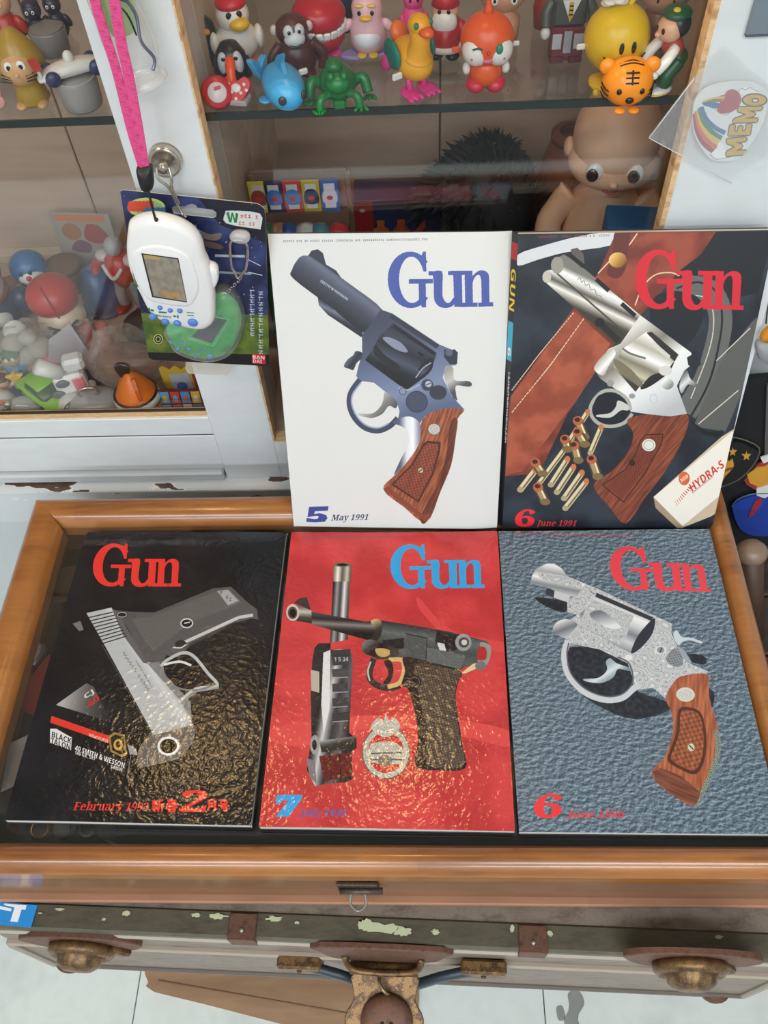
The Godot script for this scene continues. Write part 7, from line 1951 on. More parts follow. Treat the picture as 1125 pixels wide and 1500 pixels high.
func lower_right() -> void:
	var skin := mat(rgb(232, 186, 152), 0.45)
	# big baby doll
	var dp := on_z(906, 246, -0.325)
	var o := thing("baby_doll", "large bare baby doll with wide dark eyes below the glass shelf", "doll", Vector3(dp.x, 0.0, -0.352), -0.12)
	var h := 0.2
	o.scale = Vector3.ONE * h
	var e0 := (dp.y / h) - 0.62
	ball(o, "head", Vector3(0, e0 + 0.7, 0.02), Vector3(0.185, 0.22, 0.19), skin)
	ball(o, "cheeks", Vector3(0, e0 + 0.6, 0.05), Vector3(0.195, 0.11, 0.155), skin)
	part(o, "body", lathe([Vector2(0, 0), Vector2(0.17, 0.0), Vector2(0.2, 0.1), Vector2(0.2, 0.25), Vector2(0.17, e0 + 0.36), Vector2(0.1, e0 + 0.46), Vector2(0.08, e0 + 0.55), Vector2(0, e0 + 0.56)]), skin)
	for s in [-1, 1]:
		ball(o, "eye", Vector3(s * 0.085, e0 + 0.63, 0.19), Vector3(0.036, 0.042, 0.02), eye_white)
		ball(o, "pupil", Vector3(s * 0.085 - 0.008, e0 + 0.625, 0.203), Vector3(0.026, 0.031, 0.013), eye_black)
		part(o, "arm", tube(curve3([Vector3(s * 0.15, e0 + 0.4, 0.0), Vector3(s * 0.24, e0 + 0.28, 0.04), Vector3(s * 0.23, e0 + 0.13, 0.09)]), [0.075, 0.07, 0.07, 0.065, 0.06], 12), skin)
		ball(o, "ear", Vector3(s * 0.192, e0 + 0.63, 0.0), Vector3(0.025, 0.045, 0.035), skin)
	ball(o, "nose", Vector3(0, e0 + 0.585, 0.208), Vector3(0.018, 0.014, 0.016), skin)
	part(o, "mouth", tube(curve3([Vector3(-0.04, e0 + 0.545, 0.186), Vector3(0, e0 + 0.535, 0.194), Vector3(0.04, e0 + 0.545, 0.186)]), 0.005, 6), mat(rgb(170, 70, 66), 0.5))
	ball(o, "hair_tuft", Vector3(0, e0 + 0.92, 0.03), Vector3(0.04, 0.05, 0.035), mat(rgb(150, 96, 60), 0.6))
	# blue carton before it
	var bp := on_z(928, 303, -0.305)
	o = thing("blue_carton", "plain blue carton standing before the baby doll", "box", Vector3(bp.x, 0.0, -0.29), -0.12)
	part(o, "carton", box(Vector3(0.058, bp.y, 0.03), 0.001), mat(rgb(42, 108, 160), 0.5), Vector3(0.004, bp.y * 0.5, 0))
	part(o, "lid_flap", box(Vector3(0.057, 0.001, 0.029), 0.0003), mat(rgb(42, 108, 160), 0.5), Vector3(0.004, bp.y + 0.0008, 0))
	# dark feathery wig: hundreds of quills over a block
	var wp := on_z(716, 300, -0.415) * Vector3(1, 0, 1)
	o = thing("feather_wig", "shaggy black feather wig on a block below the glass shelf", "wig", wp)
	o.scale = Vector3.ONE * 1.06
	part(o, "block", lathe([Vector2(0, 0), Vector2(0.036, 0), Vector2(0.036, 0.05), Vector2(0.044, 0.09), Vector2(0.04, 0.14), Vector2(0, 0.158)], 24), mat(rgb(28, 26, 28), 0.7))
	var st := begin(true)
	rng.seed = 77
	for i in 900:
		var a := rng.randf_range(0, TAU)
		var t := rng.randf_range(0.1, 1.45)
		var n := Vector3(cos(a) * cos(t), sin(t), sin(a) * cos(t))
		var c := Vector3(0, 0.095, 0) + n * Vector3(0.048, 0.07, 0.042) + Vector3(-0.024 * (1.0 - sin(t)), 0, 0)
		var tip := c + n * rng.randf_range(0.006, 0.014) + Vector3(rng.randf_range(-0.008, 0.006), -0.016 * (1.0 - n.y) - 0.002, rng.randf_range(-0.005, 0.005))
		var side := (tip - c).cross(Vector3(rng.randf_range(-1, 1), rng.randf_range(-1, 1), rng.randf_range(-1, 1))).normalized() * 0.003
		tri(st, c - side, c + side, tip, n)
		tri(st, c - side * 0.6 + n * 0.002, c + side * 0.6 + n * 0.002, tip, n)
	var q := part(o, "feathers", done(st), mat(rgb(20, 21, 22), 0.75))
	q.set_meta("kind", "stuff")
	for i in 26:
		var a := i / 25.0
		var ang := lerpf(0.25, 2.75, a)
		var c := Vector3(cos(ang) * 0.055 - 0.01, 0.095 + sin(ang) * 0.07, 0.025)
		var d := Vector3(cos(ang + 0.5), sin(ang + 0.5), 0.2).normalized()
		part(o, "quill", tube([c, c + d * 0.012, c + d * 0.022], [0.0035, 0.003, 0.0006], 6, 0.4), mat(rgb(24, 28, 26), 0.7))
	part(o, "gold_pin", tube(curve3([Vector3(0.05, 0.1, 0.045), Vector3(0.054, 0.09, 0.048), Vector3(0.058, 0.082, 0.045)]), 0.0012, 6), mat(rgb(170, 150, 90), 0.4, 0.6))
	# rust-coloured vase beside the doll
	o = thing("rust_vase", "round rust-brown vase between the black wig and the baby doll", "vase", on_z(826, 300, -0.46) * Vector3(1, 0, 1))
	part(o, "belly", lathe([Vector2(0, 0), Vector2(0.026, 0), Vector2(0.03, 0.04), Vector2(0.032, 0.08), Vector2(0.03, 0.12), Vector2(0.022, 0.145), Vector2(0.018, 0.15), Vector2(0.0, 0.15)], 28), mat(rgb(136, 78, 50), 0.45))
	part(o, "neck_ring", lathe([Vector2(0.014, 0.147), Vector2(0.022, 0.15), Vector2(0.022, 0.156), Vector2(0.014, 0.158)], 24), mat(rgb(120, 66, 44), 0.45))
	# row of small framed picture cards on a rack
	var z := -0.285
	var base := on_z(430, 322, z).y
	o = thing("card_rack", "low wooden rack behind the trinkets with small picture cards", "rack")
	span(o, "rack_shelf", Vector3(on_z(370, 322, z).x, base - 0.004, z - 0.02), Vector3(on_z(512, 322, z).x, base, z + 0.012), mat(rgb(96, 76, 64), 0.7))
	for s in [370, 508]:
		span(o, "rack_post", Vector3(on_z(s, 322, z).x, 0.0003, z - 0.02), Vector3(on_z(s, 322, z).x + 0.005, base + 0.034, z - 0.014), mat(rgb(120, 96, 80), 0.7))
	span(o, "rack_back", Vector3(on_z(370, 322, z).x, base, z - 0.02), Vector3(on_z(512, 322, z).x, base + 0.036, z - 0.016), mat(rgb(112, 92, 78), 0.7))
	var cards := [[381, rgb(206, 190, 70), rgb(150, 60, 60), "yellow"], [404, rgb(28, 40, 92), rgb(60, 110, 190), "navy"], [431, rgb(196, 60, 66), rgb(64, 130, 196), "red"], [458, rgb(190, 170, 56), rgb(40, 50, 80), "mustard"], [485, rgb(50, 96, 170), rgb(196, 206, 214), "blue"]]
	for i in cards.size():
		var c: Array = cards[i]
		var p := on_z(c[0], 322, z)
		var w := 0.0152
		o = thing("picture_card", "small %s-bordered picture card on the low rack" % c[3], "card", Vector3(p.x, base, z - 0.011))
		part(o, "border", box(Vector3(w, 0.03, 0.0012), 0.0003), mat(c[1], 0.4), Vector3(0, 0.0152, 0))
		part(o, "picture", box(Vector3(w - 0.006, 0.023, 0.0006)), mat(rgb(206, 208, 206), 0.4), Vector3(0, 0.0152, 0.0007))
		part(o, "printed_shape", prism(smooth2([-0.005, -0.006, -0.006, 0.002, -0.003, 0.007, 0.003, 0.007, 0.006, 0.002, 0.005, -0.006]), 0, 0.0004), mat(c[2], 0.4), Vector3(0, 0.0148, 0.001))
		part(o, "printed_spot", prism(oval(0, -0.001, 0.0028, 0.0022, 12), 0, 0.0003), mat(rgb(196, 60, 60), 0.4), Vector3(0, 0.0148, 0.0014))
	rng.seed = 12
	for q2 in [[388, "green", rgb(50, 110, 70)], [408, "tan", rgb(170, 130, 90)], [420, "blue", rgb(50, 90, 160)], [447, "white", rgb(206, 206, 200)], [468, "teal", rgb(70, 130, 140)], [495, "red", rgb(186, 50, 56)]]:
		var p := on_z(q2[0], 334, -0.25)
		o = thing("trinket_tin", "tiny %s tin before the picture card rack" % q2[1], "tin", Vector3(p.x, 0.0, -0.25), rng.randf_range(-0.4, 0.4))
		var hh := p.y + 0.004
		part(o, "body", lathe([Vector2(0, 0), Vector2(0.008, 0), Vector2(0.009, 0.002), Vector2(0.009, hh * 0.85), Vector2(0.0, hh * 0.86)], 18), mat(q2[2], 0.35))
		part(o, "lid", lathe([Vector2(0, hh), Vector2(0.0085, hh * 0.98), Vector2(0.0095, hh * 0.9), Vector2(0.0095, hh * 0.84), Vector2(0, hh * 0.84)], 18), mat(q2[2], 0.35))
	# picture book lying open-faced at the back
	p_book()
func p_book() -> void:
	var z := -0.47
	var a := on_z(518, 278, z)
	var b := on_z(645, 338, z)
	var o := thing("toy_carton", "red and blue toy carton lying below the glass shelf's middle", "box", Vector3((a.x + b.x) * 0.5, 0.0, z))
	var w := b.x - a.x
	part(o, "carton", box(Vector3(w, a.y, 0.04), 0.001), mat(rgb(40, 56, 104), 0.45), Vector3(0, a.y * 0.5, 0))
	part(o, "red_panel", box(Vector3(w * 0.22, a.y * 0.98, 0.0008)), mat(rgb(166, 36, 40), 0.45), Vector3(-w * 0.39, a.y * 0.5, 0.0205))
	part(o, "white_spot", prism(oval(0, 0, 0.003, 0.002, 12), 0, 0.0006), mat(rgb(210, 200, 196), 0.5), Vector3(-w * 0.4, a.y * 0.88, 0.0208))
	for i in 3:
		part(o, "orange_figure", prism(smooth2([-0.008, -0.02, -0.009, 0.0, -0.004, 0.006, -0.004, 0.013, 0.004, 0.013, 0.004, 0.006, 0.009, 0.0, 0.008, -0.02]), 0, 0.0006), mat(rgb(196, 110 - i * 14, 60), 0.5), Vector3(-w * 0.2 + i * 0.022, a.y * 0.6, 0.0204))

# the heap of toys behind the left pane
func lower_left() -> void:
	var y := 0.0
	var white := toy(214, 212, 206)
	var grey := toy(150, 148, 146)
	var black := toy(26, 26, 30)
	var g := "toys heaped behind the left pane"
	var o := stand("clownfish_toy", "orange and white striped toy fish standing on its nose at the pane", "toy fish", 212, 608, 545, y, 0.0, g)
	var og := toy(222, 112, 26)
	part(o, "body", lathe([Vector2(0, 0.0), Vector2(0.3, 0.02), Vector2(0.37, 0.16), Vector2(0.38, 0.34), Vector2(0.33, 0.55), Vector2(0.2, 0.8), Vector2(0.06, 0.98), Vector2(0, 1.0)], 28), og)
	part(o, "white_stripe", lathe([Vector2(0.36, 0.4), Vector2(0.388, 0.42), Vector2(0.365, 0.52), Vector2(0.32, 0.55)], 28), toy(220, 216, 206))
	for k in [0.4, 0.54]:
		part(o, "black_stripe", lathe([Vector2(0.36 - (k - 0.4) * 0.2, k - 0.02), Vector2(0.393 - (k - 0.4) * 0.2, k), Vector2(0.355 - (k - 0.4) * 0.2, k + 0.02)], 28), black)
	part(o, "tail_fin", prism(smooth2([-0.06, 0, -0.12, 0.22, 0, 0.3, 0.12, 0.22, 0.06, 0], 3), -0.03, 0.03, 0.01), black, Vector3(-0.06, 0.9, 0))
	part(o, "back_fin", prism(smooth2([-0.1, -0.3, 0.08, -0.1, 0.1, 0.2, -0.06, 0.32], 3), -0.03, 0.03, 0.01), toy(206, 96, 24), Vector3(0.12, 0.66, 0.18), Vector3(0, -1.2, 0))
	ball(o, "side_fin", Vector3(-0.42, 0.2, 0.1), Vector3(0.12, 0.15, 0.05), toy(206, 96, 24))
	o = stand("grey_elephant_charm", "small grey toy whale charm with a metal ring near the pane", "charm", 146, 608, 575, y, 0.2, g)
	ball(o, "body", Vector3(0, 0.5, 0), Vector3(0.9, 0.5, 0.6), grey)
	ball(o, "snout", Vector3(-0.5, 0.4, 0.3), Vector3(0.4, 0.36, 0.4), grey)
	ball(o, "eye", Vector3(0.1, 0.6, 0.56), Vector3(0.13, 0.13, 0.06), eye_white)
	ball(o, "pupil", Vector3(0.12, 0.6, 0.61), Vector3(0.06, 0.07, 0.03), eye_black)
	var lp := []
	for i in 13:
		lp.append(Vector3(cos(TAU * i / 12) * 0.3, 1.1 + sin(TAU * i / 12) * 0.2, 0.1))
	part(o, "metal_ring", tube(lp, 0.045, 8), mat(rgb(190, 180, 160), 0.25, 0.9))
	ball(o, "fin", Vector3(0.7, 0.35, 0.3), Vector3(0.3, 0.1, 0.25), grey, Vector3(0, 0, -0.4))
	o = stand("white_cone_toy", "white trumpet-shaped toy with a green glass end at the pane", "toy", 102, 606, 580, y, 0.2, g)
	part(o, "cone", lathe([Vector2(0, -1.1), Vector2(0.35, -1.1), Vector2(0.4, -0.6), Vector2(0.55, 0.2), Vector2(0.62, 0.6), Vector2(0, 0.6)], 24), toy(206, 196, 186), Vector3(0.2, 0.55, 0.0), Vector3(1.3, 0, -0.5))
	part(o, "glass_end", lathe([Vector2(0, 0.08), Vector2(0.4, 0.04), Vector2(0.45, -0.05), Vector2(0, -0.05)], 20), mat(rgb(70, 90, 88), 0.15), Vector3(0.46, 0.62, 0.58), Vector3(1.3, 0, -0.5))
	ball(o, "fin", Vector3(-0.8, 0.3, 0.2), Vector3(0.5, 0.12, 0.2), toy(206, 196, 186), Vector3(0, 0, -0.5))
	o = stand("white_robot_toy", "white and pink toy robot lying behind the grey charm", "toy robot", 125, 596, 525, y, 0.3, g)
	var pk := toy(222, 120, 130)
	span(o, "chest", Vector3(-0.25, 0.42, -0.14), Vector3(0.2, 0.76, 0.14), white, 0.05)
	span(o, "pink_plate", Vector3(0.02, 0.46, 0.13), Vector3(0.18, 0.72, 0.16), pk, 0.02)
	ball(o, "dark_lens", Vector3(-0.12, 0.66, 0.14), Vector3(0.1, 0.07, 0.04), mat(rgb(84, 84, 88), 0.2))
	ball(o, "dark_lens", Vector3(-0.24, 0.48, 0.14), Vector3(0.1, 0.07, 0.04), mat(rgb(84, 84, 88), 0.2))
	part(o, "raised_arm", tube([Vector3(-0.12, 0.76, 0.0), Vector3(-0.36, 1.02, 0.06)], [0.12, 0.12], 12), white)
	part(o, "head", box(Vector3(0.3, 0.22, 0.24), 0.05), toy(206, 204, 202), Vector3(0.12, 0.9, 0))
	for s in [-1, 1]:
		span(o, "leg", Vector3(s * 0.16 - 0.12, 0.0, -0.12), Vector3(s * 0.16 + 0.12, 0.42, 0.14), toy(214, 196, 194), 0.04)
	span(o, "red_mark", Vector3(-0.32, 0.24, 0.135), Vector3(-0.18, 0.34, 0.155), toy(206, 50, 80), 0.01)
	o = stand("pink_ball", "small salmon-pink ball behind the robot toy", "ball", 86, 552, 524, y, 0.0, g)
	ball(o, "body", Vector3(0, 0.5, 0), Vector3(0.55, 0.5, 0.5), toy(216, 110, 116))
	part(o, "seam", lathe([Vector2(0.51, -0.02), Vector2(0.56, 0), Vector2(0.51, 0.02)], 24), toy(190, 90, 98), Vector3(0, 0.5, 0), Vector3(0.4, 0, 0.3), Vector3(0.99, 1, 0.92))
	o = stand("green_toy_car", "bright lime green miniature car on a dark blue cloth", "toy car", 70, 584, 560, y + 0.014, -0.7, g)
	o.scale *= 1.25
	var lime := toy(128, 186, 34)
	part(o, "body", pillow(smooth2([-1.1, 0.12, -1.0, 0.42, -0.3, 0.5, 0.5, 0.5, 1.05, 0.4, 1.12, 0.12]), [[0.85, -0.5], [1.0, -0.4], [1.0, 0.4], [0.85, 0.5]]), lime)
	part(o, "cabin", pillow(smooth2([-0.5, 0.45, -0.3, 0.8, 0.3, 0.82, 0.65, 0.45]), [[0.8, -0.4], [1.0, -0.32], [1.0, 0.32], [0.8, 0.4]]), toy(46, 66, 30))
	part(o, "roof", pillow(smooth2([-0.3, 0.76, -0.25, 0.86, 0.28, 0.86, 0.36, 0.76], 3), [[0.8, -0.34], [1.0, -0.3], [1.0, 0.3], [0.8, 0.34]]), lime)
	for q in [[-0.65, 0.48], [0.65, 0.48], [-0.65, -0.48], [0.65, -0.48]]:
		part(o, "wheel", lathe([Vector2(0, -0.08), Vector2(0.2, -0.08), Vector2(0.22, 0), Vector2(0.2, 0.08), Vector2(0, 0.08)], 16), black, Vector3(q[0], 0.18, q[1]), Vector3(PI / 2, 0, 0))
	o = thing("blue_cloth", "dark blue cloth spread under the miniature car", "cloth", on_y(75, 582, 0.0), 0.2)
	part(o, "cloth", pillow(smooth2([-0.06, -0.03, -0.03, 0.03, 0.03, 0.04, 0.06, 0.0, 0.04, -0.034, 0.0, -0.04]), [[1.0, 0.0], [0.96, 0.006], [0.85, 0.0125], [0.5, 0.0135]]), mat(rgb(34, 40, 92), 0.9), Vector3.ZERO, Vector3(-PI / 2, 0, 0))
	part(o, "fold", tube(curve3([Vector3(-0.05, 0.006, 0.012), Vector3(0, 0.012, 0.02), Vector3(0.05, 0.006, 0.008)]), 0.004, 8), mat(rgb(30, 36, 84), 0.9))
	o = stand("glass_bead_charm", "clear oval glass bead charm beside the blue cloth", "charm", 50, 608, 582, y, 0.4, g)
	ball(o, "bead", Vector3(0, 0.45, 0), Vector3(0.75, 0.42, 0.42), pane(rgb(206, 206, 196), 0.55, 0.05), Vector3(0, 0, -0.5))
	ball(o, "core", Vector3(-0.05, 0.48, 0), Vector3(0.45, 0.22, 0.22), toy(150, 148, 138), Vector3(0, 0, -0.5))
	part(o, "cap", lathe([Vector2(0, 0), Vector2(0.2, 0), Vector2(0.14, 0.2), Vector2(0, 0.22)], 14), mat(rgb(190, 180, 160), 0.3, 0.8), Vector3(-0.6, 0.8, 0), Vector3(0, 0, 0.9))
	o = stand("green_cap_figure", "tiny figure in light blue with a green cap at the left heap", "toy figure", 33, 548, 512, y + 0.002, 0.2, g)
	var lb := toy(74, 150, 190)
	part(o, "body", lathe([Vector2(0, 0), Vector2(0.34, 0.02), Vector2(0.42, 0.25), Vector2(0.34, 0.5), Vector2(0, 0.56)]), lb)
	ball(o, "head", Vector3(-0.05, 0.68, 0.06), Vector3(0.26, 0.22, 0.24), toy(200, 150, 120))
	ball(o, "cap", Vector3(-0.05, 0.84, 0.02), Vector3(0.28, 0.17, 0.26), toy(30, 96, 50))
	for s in [-1, 1]:
		ball(o, "eye", Vector3(-0.05 + s * 0.09, 0.82, 0.26), Vector3(0.06, 0.07, 0.03), eye_white)
		ball(o, "hand", Vector3(s * 0.4, 0.3, 0.2), Vector3(0.14, 0.12, 0.12), toy(206, 150, 110))
	ball(o, "tie", Vector3(0.12, 0.36, 0.38), Vector3(0.07, 0.12, 0.05), toy(40, 90, 150))
	o = stand("red_navy_figure", "tiny red and navy figure beside the green-capped one", "toy figure", 11, 540, 514, y + 0.002, 0.3, g)
	part(o, "body", lathe([Vector2(0, 0), Vector2(0.26, 0.02), Vector2(0.3, 0.4), Vector2(0, 0.6)]), toy(36, 56, 96))
	ball(o, "head", Vector3(0, 0.72, 0), Vector3(0.26, 0.24, 0.24), toy(176, 60, 56))
	ball(o, "arm", Vector3(0.3, 0.5, 0.1), Vector3(0.09, 0.2, 0.09), toy(176, 60, 56), Vector3(0, 0, -0.8))
	o = stand("star_holder_figure", "tiny brown-haired figure holding up a yellow star", "toy figure", 10, 576, 552, y + 0.002, 0.2, g)
	part(o, "body", lathe([Vector2(0, 0), Vector2(0.4, 0.02), Vector2(0.44, 0.3), Vector2(0, 0.6)]), toy(196, 110, 60))
	ball(o, "head", Vector3(0, 0.7, 0.05), Vector3(0.36, 0.32, 0.32), toy(214, 166, 140))
	ball(o, "hair", Vector3(0, 0.85, -0.02), Vector3(0.38, 0.24, 0.34), toy(70, 44, 34))
	var f := []
	for i in 10:
		var r := 0.4 if i % 2 == 0 else 0.2
		f.append(cos(TAU * i / 10 + PI / 2) * r)
		f.append(sin(TAU * i / 10 + PI / 2) * r)
	part(o, "star", prism(pts2(f), -0.08, 0.08, 0.02), toy(222, 176, 50), Vector3(0.72, 0.9, 0.1))
	part(o, "arm", tube([Vector3(0.3, 0.4, 0.1), Vector3(0.62, 0.7, 0.1)], 0.1, 8), toy(214, 166, 140))
	o = stand("orange_band_ball", "small white ball figure with orange band at the left end", "toy figure", 8, 602, 576, y, 0.1, g)
	ball(o, "body", Vector3(0, 0.5, 0), Vector3(0.62, 0.5, 0.5), toy(196, 192, 190))
	part(o, "orange_band", lathe([Vector2(0.46, 0.68), Vector2(0.5, 0.74), Vector2(0.4, 0.86), Vector2(0.34, 0.88)], 24), toy(206, 110, 40))
	eyes(o, 0.45, 0.46, 0.2, 0.08, true, false)
	o = stand("printed_tiles", "sheet of small bright cartoon squares by the post's foot", "sticker sheet", 272, 611, 578, y, 0.0)
	o.scale = Vector3.ONE
	var ps := o.position
	var hh := on_z(272, 577, ps.z).y
	o.rotation.x = -0.2
	part(o, "backing", box(Vector3(0.045, hh, 0.001)), toy(90, 40, 46), Vector3(0, hh * 0.5, 0))
	var cols := [rgb(80, 160, 200), rgb(206, 60, 66), rgb(70, 140, 190), rgb(214, 170, 60), rgb(90, 170, 190), rgb(200, 90, 110), rgb(214, 200, 180), rgb(60, 120, 170)]
	for i in 8:
		part(o, "square", box(Vector3(0.0085, hh * 0.4, 0.0004)), mat(cols[i], 0.4), Vector3(-0.0155 + (i % 4) * 0.0103, hh * (0.73 if i < 4 else 0.27), 0.0008))
		part(o, "figure", prism(oval(0, 0, 0.0025, 0.004, 10), 0, 0.0003), mat(cols[(i + 3) % 8], 0.4), Vector3(-0.0155 + (i % 4) * 0.0103, hh * (0.7 if i < 4 else 0.25), 0.001))
	o = stand("zigzag_card", "yellow and red zigzag-edged card with a blue spot behind the small squares", "card", 276, 580, 540, y, 0.0)
	o.scale = Vector3.ONE
	hh = on_z(276, 538, o.position.z).y
	var zz := [-0.02, 0.0, -0.02, hh]
	for i in 7:
		zz += [-0.016 + i * 0.006, hh + (0.003 if i % 2 == 0 else -0.002)]
	zz += [0.024, hh, 0.024, 0.0]
	part(o, "card", prism(pts2(zz), 0, 0.0012), mat(rgb(196, 160, 50), 0.5))
	part(o, "grey_panel", prism(pts2([-0.012, 0.004, -0.012, hh * 0.8, 0.008, hh * 0.85, 0.01, 0.004]), 0.0012, 0.0018), mat(rgb(170, 172, 176), 0.5))
	part(o, "blue_spot", prism(oval(-0.002, hh * 0.4, 0.0055, 0.0055, 16), 0.0018, 0.0024), mat(rgb(60, 90, 170), 0.5))
	part(o, "red_panel", prism(pts2([0.011, 0.004, 0.011, hh * 0.9, 0.022, hh * 0.9, 0.022, 0.004]), 0.0012, 0.0018), mat(rgb(150, 46, 50), 0.5))
	o = stand("brown_bag_toy", "brown trinkets in a crinkled clear bag behind the striped fish", "toy bag", 200, 566, 484, y, 0.1, "")
	ball(o, "brown_toy", Vector3(0, 0.35, 0), Vector3(0.42, 0.3, 0.3), toy(110, 74, 52))
	ball(o, "brown_toy", Vector3(-0.18, 0.12, 0.15), Vector3(0.25, 0.12, 0.2), toy(86, 60, 44))
	var bag := pane(rgb(210, 205, 196), 0.14, 0.06)
	st_crumple(o, "clear_bag", Vector3(0, 0.45, 0), Vector3(0.5, 0.48, 0.38), bag, 3)
	o = stand("grey_goat_toy", "small grey toy goat before the clear bag", "toy animal", 172, 566, 535, y, 0.5, g)
	ball(o, "body", Vector3(0, 0.45, 0), Vector3(0.3, 0.25, 0.5), toy(150, 138, 124))
	ball(o, "head", Vector3(0, 0.75, 0.45), Vector3(0.18, 0.2, 0.24), toy(160, 148, 134))
	for s in [-1, 1]:
		part(o, "horn", tube(curve3([Vector3(s * 0.08, 0.9, 0.4), Vector3(s * 0.14, 1.1, 0.3), Vector3(s * 0.12, 1.15, 0.15)]), [0.05, 0.04, 0.03, 0.02], 8), toy(120, 106, 90))
		for k in [-1, 1]:
			part(o, "leg", tube([Vector3(s * 0.17, 0.35, k * 0.3), Vector3(s * 0.18, 0.0, k * 0.32)], [0.09, 0.06], 8), toy(140, 128, 114))
	o = stand("red_boots_packet", "pair of glossy red toy boots in a clear packet", "toy shoes", 153, 522, 486, y, 0.2, "")
	for s in [-1, 1]:
		part(o, "boot", tube(curve3([Vector3(s * 0.24, 1.0, -0.1), Vector3(s * 0.24, 0.4, -0.1), Vector3(s * 0.24, 0.16, 0.05), Vector3(s * 0.24, 0.14, 0.4)]), [0.2, 0.2, 0.2, 0.22, 0.2], 12), toy(176, 34, 34))
	st_crumple(o, "clear_packet", Vector3(0, 0.55, 0.05), Vector3(0.62, 0.62, 0.5), bag, 9)
	o = stand("pale_plush_bag", "cream plush toy in a clear bag at the heap's middle", "toy bag", 58, 540, 490, y, 0.0, "")
	for q in [[-0.1, 0.3, 0.3], [0.25, 0.5, 0.26], [-0.3, 0.62, 0.24], [0.1, 0.8, 0.2]]:
		ball(o, "plush", Vector3(q[0], q[1], 0), Vector3(q[2], q[2] * 0.8, q[2]), mat(rgb(172, 164, 154), 0.9))
	st_crumple(o, "clear_bag", Vector3(0, 0.52, 0), Vector3(0.75, 0.6, 0.5), bag, 14)
	o = stand("pale_wing_sheet", "pale lilac plastic sheet leaning over the heap", "sheet", 112, 560, 484, y, 0.2)
	o.scale = Vector3.ONE
	part(o, "sheet", prism(pts2([-0.03, 0.0, -0.012, 0.05, 0.012, 0.062, 0.03, 0.0]), 0, 0.0012), pane(rgb(196, 186, 190), 0.5, 0.2), Vector3.ZERO, Vector3(-0.35, 0, 0))
	part(o, "stiffener", tube([Vector3(0.012, 0.062, -0.02), Vector3(0.03, 0.0, 0.001)], 0.001, 6), mat(rgb(170, 164, 170), 0.5))
	# middle and back of the heap
	o = stand("blue_ball_head_toy", "toy with a round blue and white head in orange trousers", "toy figure", 66, 444, 372, y, 0.2, g)
	ball(o, "head", Vector3(0, 0.73, 0), Vector3(0.3, 0.28, 0.28), toy(36, 96, 156))
	ball(o, "face", Vector3(0.02, 0.69, 0.07), Vector3(0.24, 0.2, 0.24), white)
	ball(o, "nose", Vector3(0.03, 0.73, 0.31), Vector3(0.045, 0.045, 0.035), toy(190, 40, 40))
	part(o, "smile", tube(curve3([Vector3(-0.13, 0.63, 0.265), Vector3(0.02, 0.58, 0.29), Vector3(0.17, 0.63, 0.26)]), 0.01, 6), eye_black)
	eyes(o, 0.8, 0.27, 0.07, 0.035, true, false)
	part(o, "body", lathe([Vector2(0, 0.1), Vector2(0.2, 0.12), Vector2(0.22, 0.3), Vector2(0.14, 0.46), Vector2(0, 0.48)]), toy(50, 80, 140))
	for s in [-1, 1]:
		ball(o, "trouser_leg", Vector3(s * 0.12, 0.1, 0.04), Vector3(0.12, 0.12, 0.14), toy(190, 100, 44))
		ball(o, "arm", Vector3(s * 0.24, 0.34, 0.06), Vector3(0.08, 0.15, 0.09), toy(196, 120, 60))
	o = stand("red_turban_head", "doll with a big red cap and pale face in the heap", "doll", 106, 494, 408, y, 0.35, g)
	part(o, "robe", lathe([Vector2(0, 0), Vector2(0.4, 0.0), Vector2(0.36, 0.12), Vector2(0.2, 0.26), Vector2(0, 0.3)]), toy(96, 36, 38))
	ball(o, "face", Vector3(0, 0.4, 0.04), Vector3(0.32, 0.26, 0.3), toy(206, 184, 160))
	ball(o, "red_cap", Vector3(-0.02, 0.72, -0.02), Vector3(0.34, 0.28, 0.33), toy(176, 36, 36))
	for s in [-1, 1]:
		part(o, "brow", tube([Vector3(s * 0.05, 0.42, 0.335), Vector3(s * 0.2, 0.47, 0.28)], 0.02, 6), eye_black)
		ball(o, "eye", Vector3(s * 0.12, 0.38, 0.31), Vector3(0.05, 0.035, 0.03), eye_black)
	part(o, "cap_seam", tube(curve3([Vector3(-0.1, 0.98, 0.1), Vector3(-0.04, 0.85, 0.31), Vector3(0.0, 0.62, 0.345)]), 0.012, 6), toy(150, 28, 30))
	o = stand("blue_dome_toy", "large blue domed toy behind the red-capped doll", "toy", 156, 450, 392, y, 0.0, g)
	part(o, "dome", lathe([Vector2(0, 0), Vector2(0.36, 0), Vector2(0.4, 0.3), Vector2(0.34, 0.7), Vector2(0.2, 0.94), Vector2(0, 1.0)], 26), toy(34, 70, 120))
	part(o, "rim", lathe([Vector2(0.36, 0.02), Vector2(0.46, 0.04), Vector2(0.46, 0.1), Vector2(0.38, 0.12)], 26), toy(26, 52, 92))
	ball(o, "knob", Vector3(0, 1.0, 0), Vector3(0.08, 0.06, 0.08), toy(50, 90, 140))
	o = stand("red_silver_hero", "tall red and silver robot-suited figure behind the white pocket game", "toy figure", 200, 452, 352, y, -0.3, g)
	part(o, "torso", lathe([Vector2(0, 0.38), Vector2(0.12, 0.4), Vector2(0.2, 0.6), Vector2(0.16, 0.78), Vector2(0.06, 0.84), Vector2(0, 0.85)]), toy(166, 46, 44))
	ball(o, "head", Vector3(0, 0.92, 0.02), Vector3(0.1, 0.12, 0.11), toy(150, 150, 150))
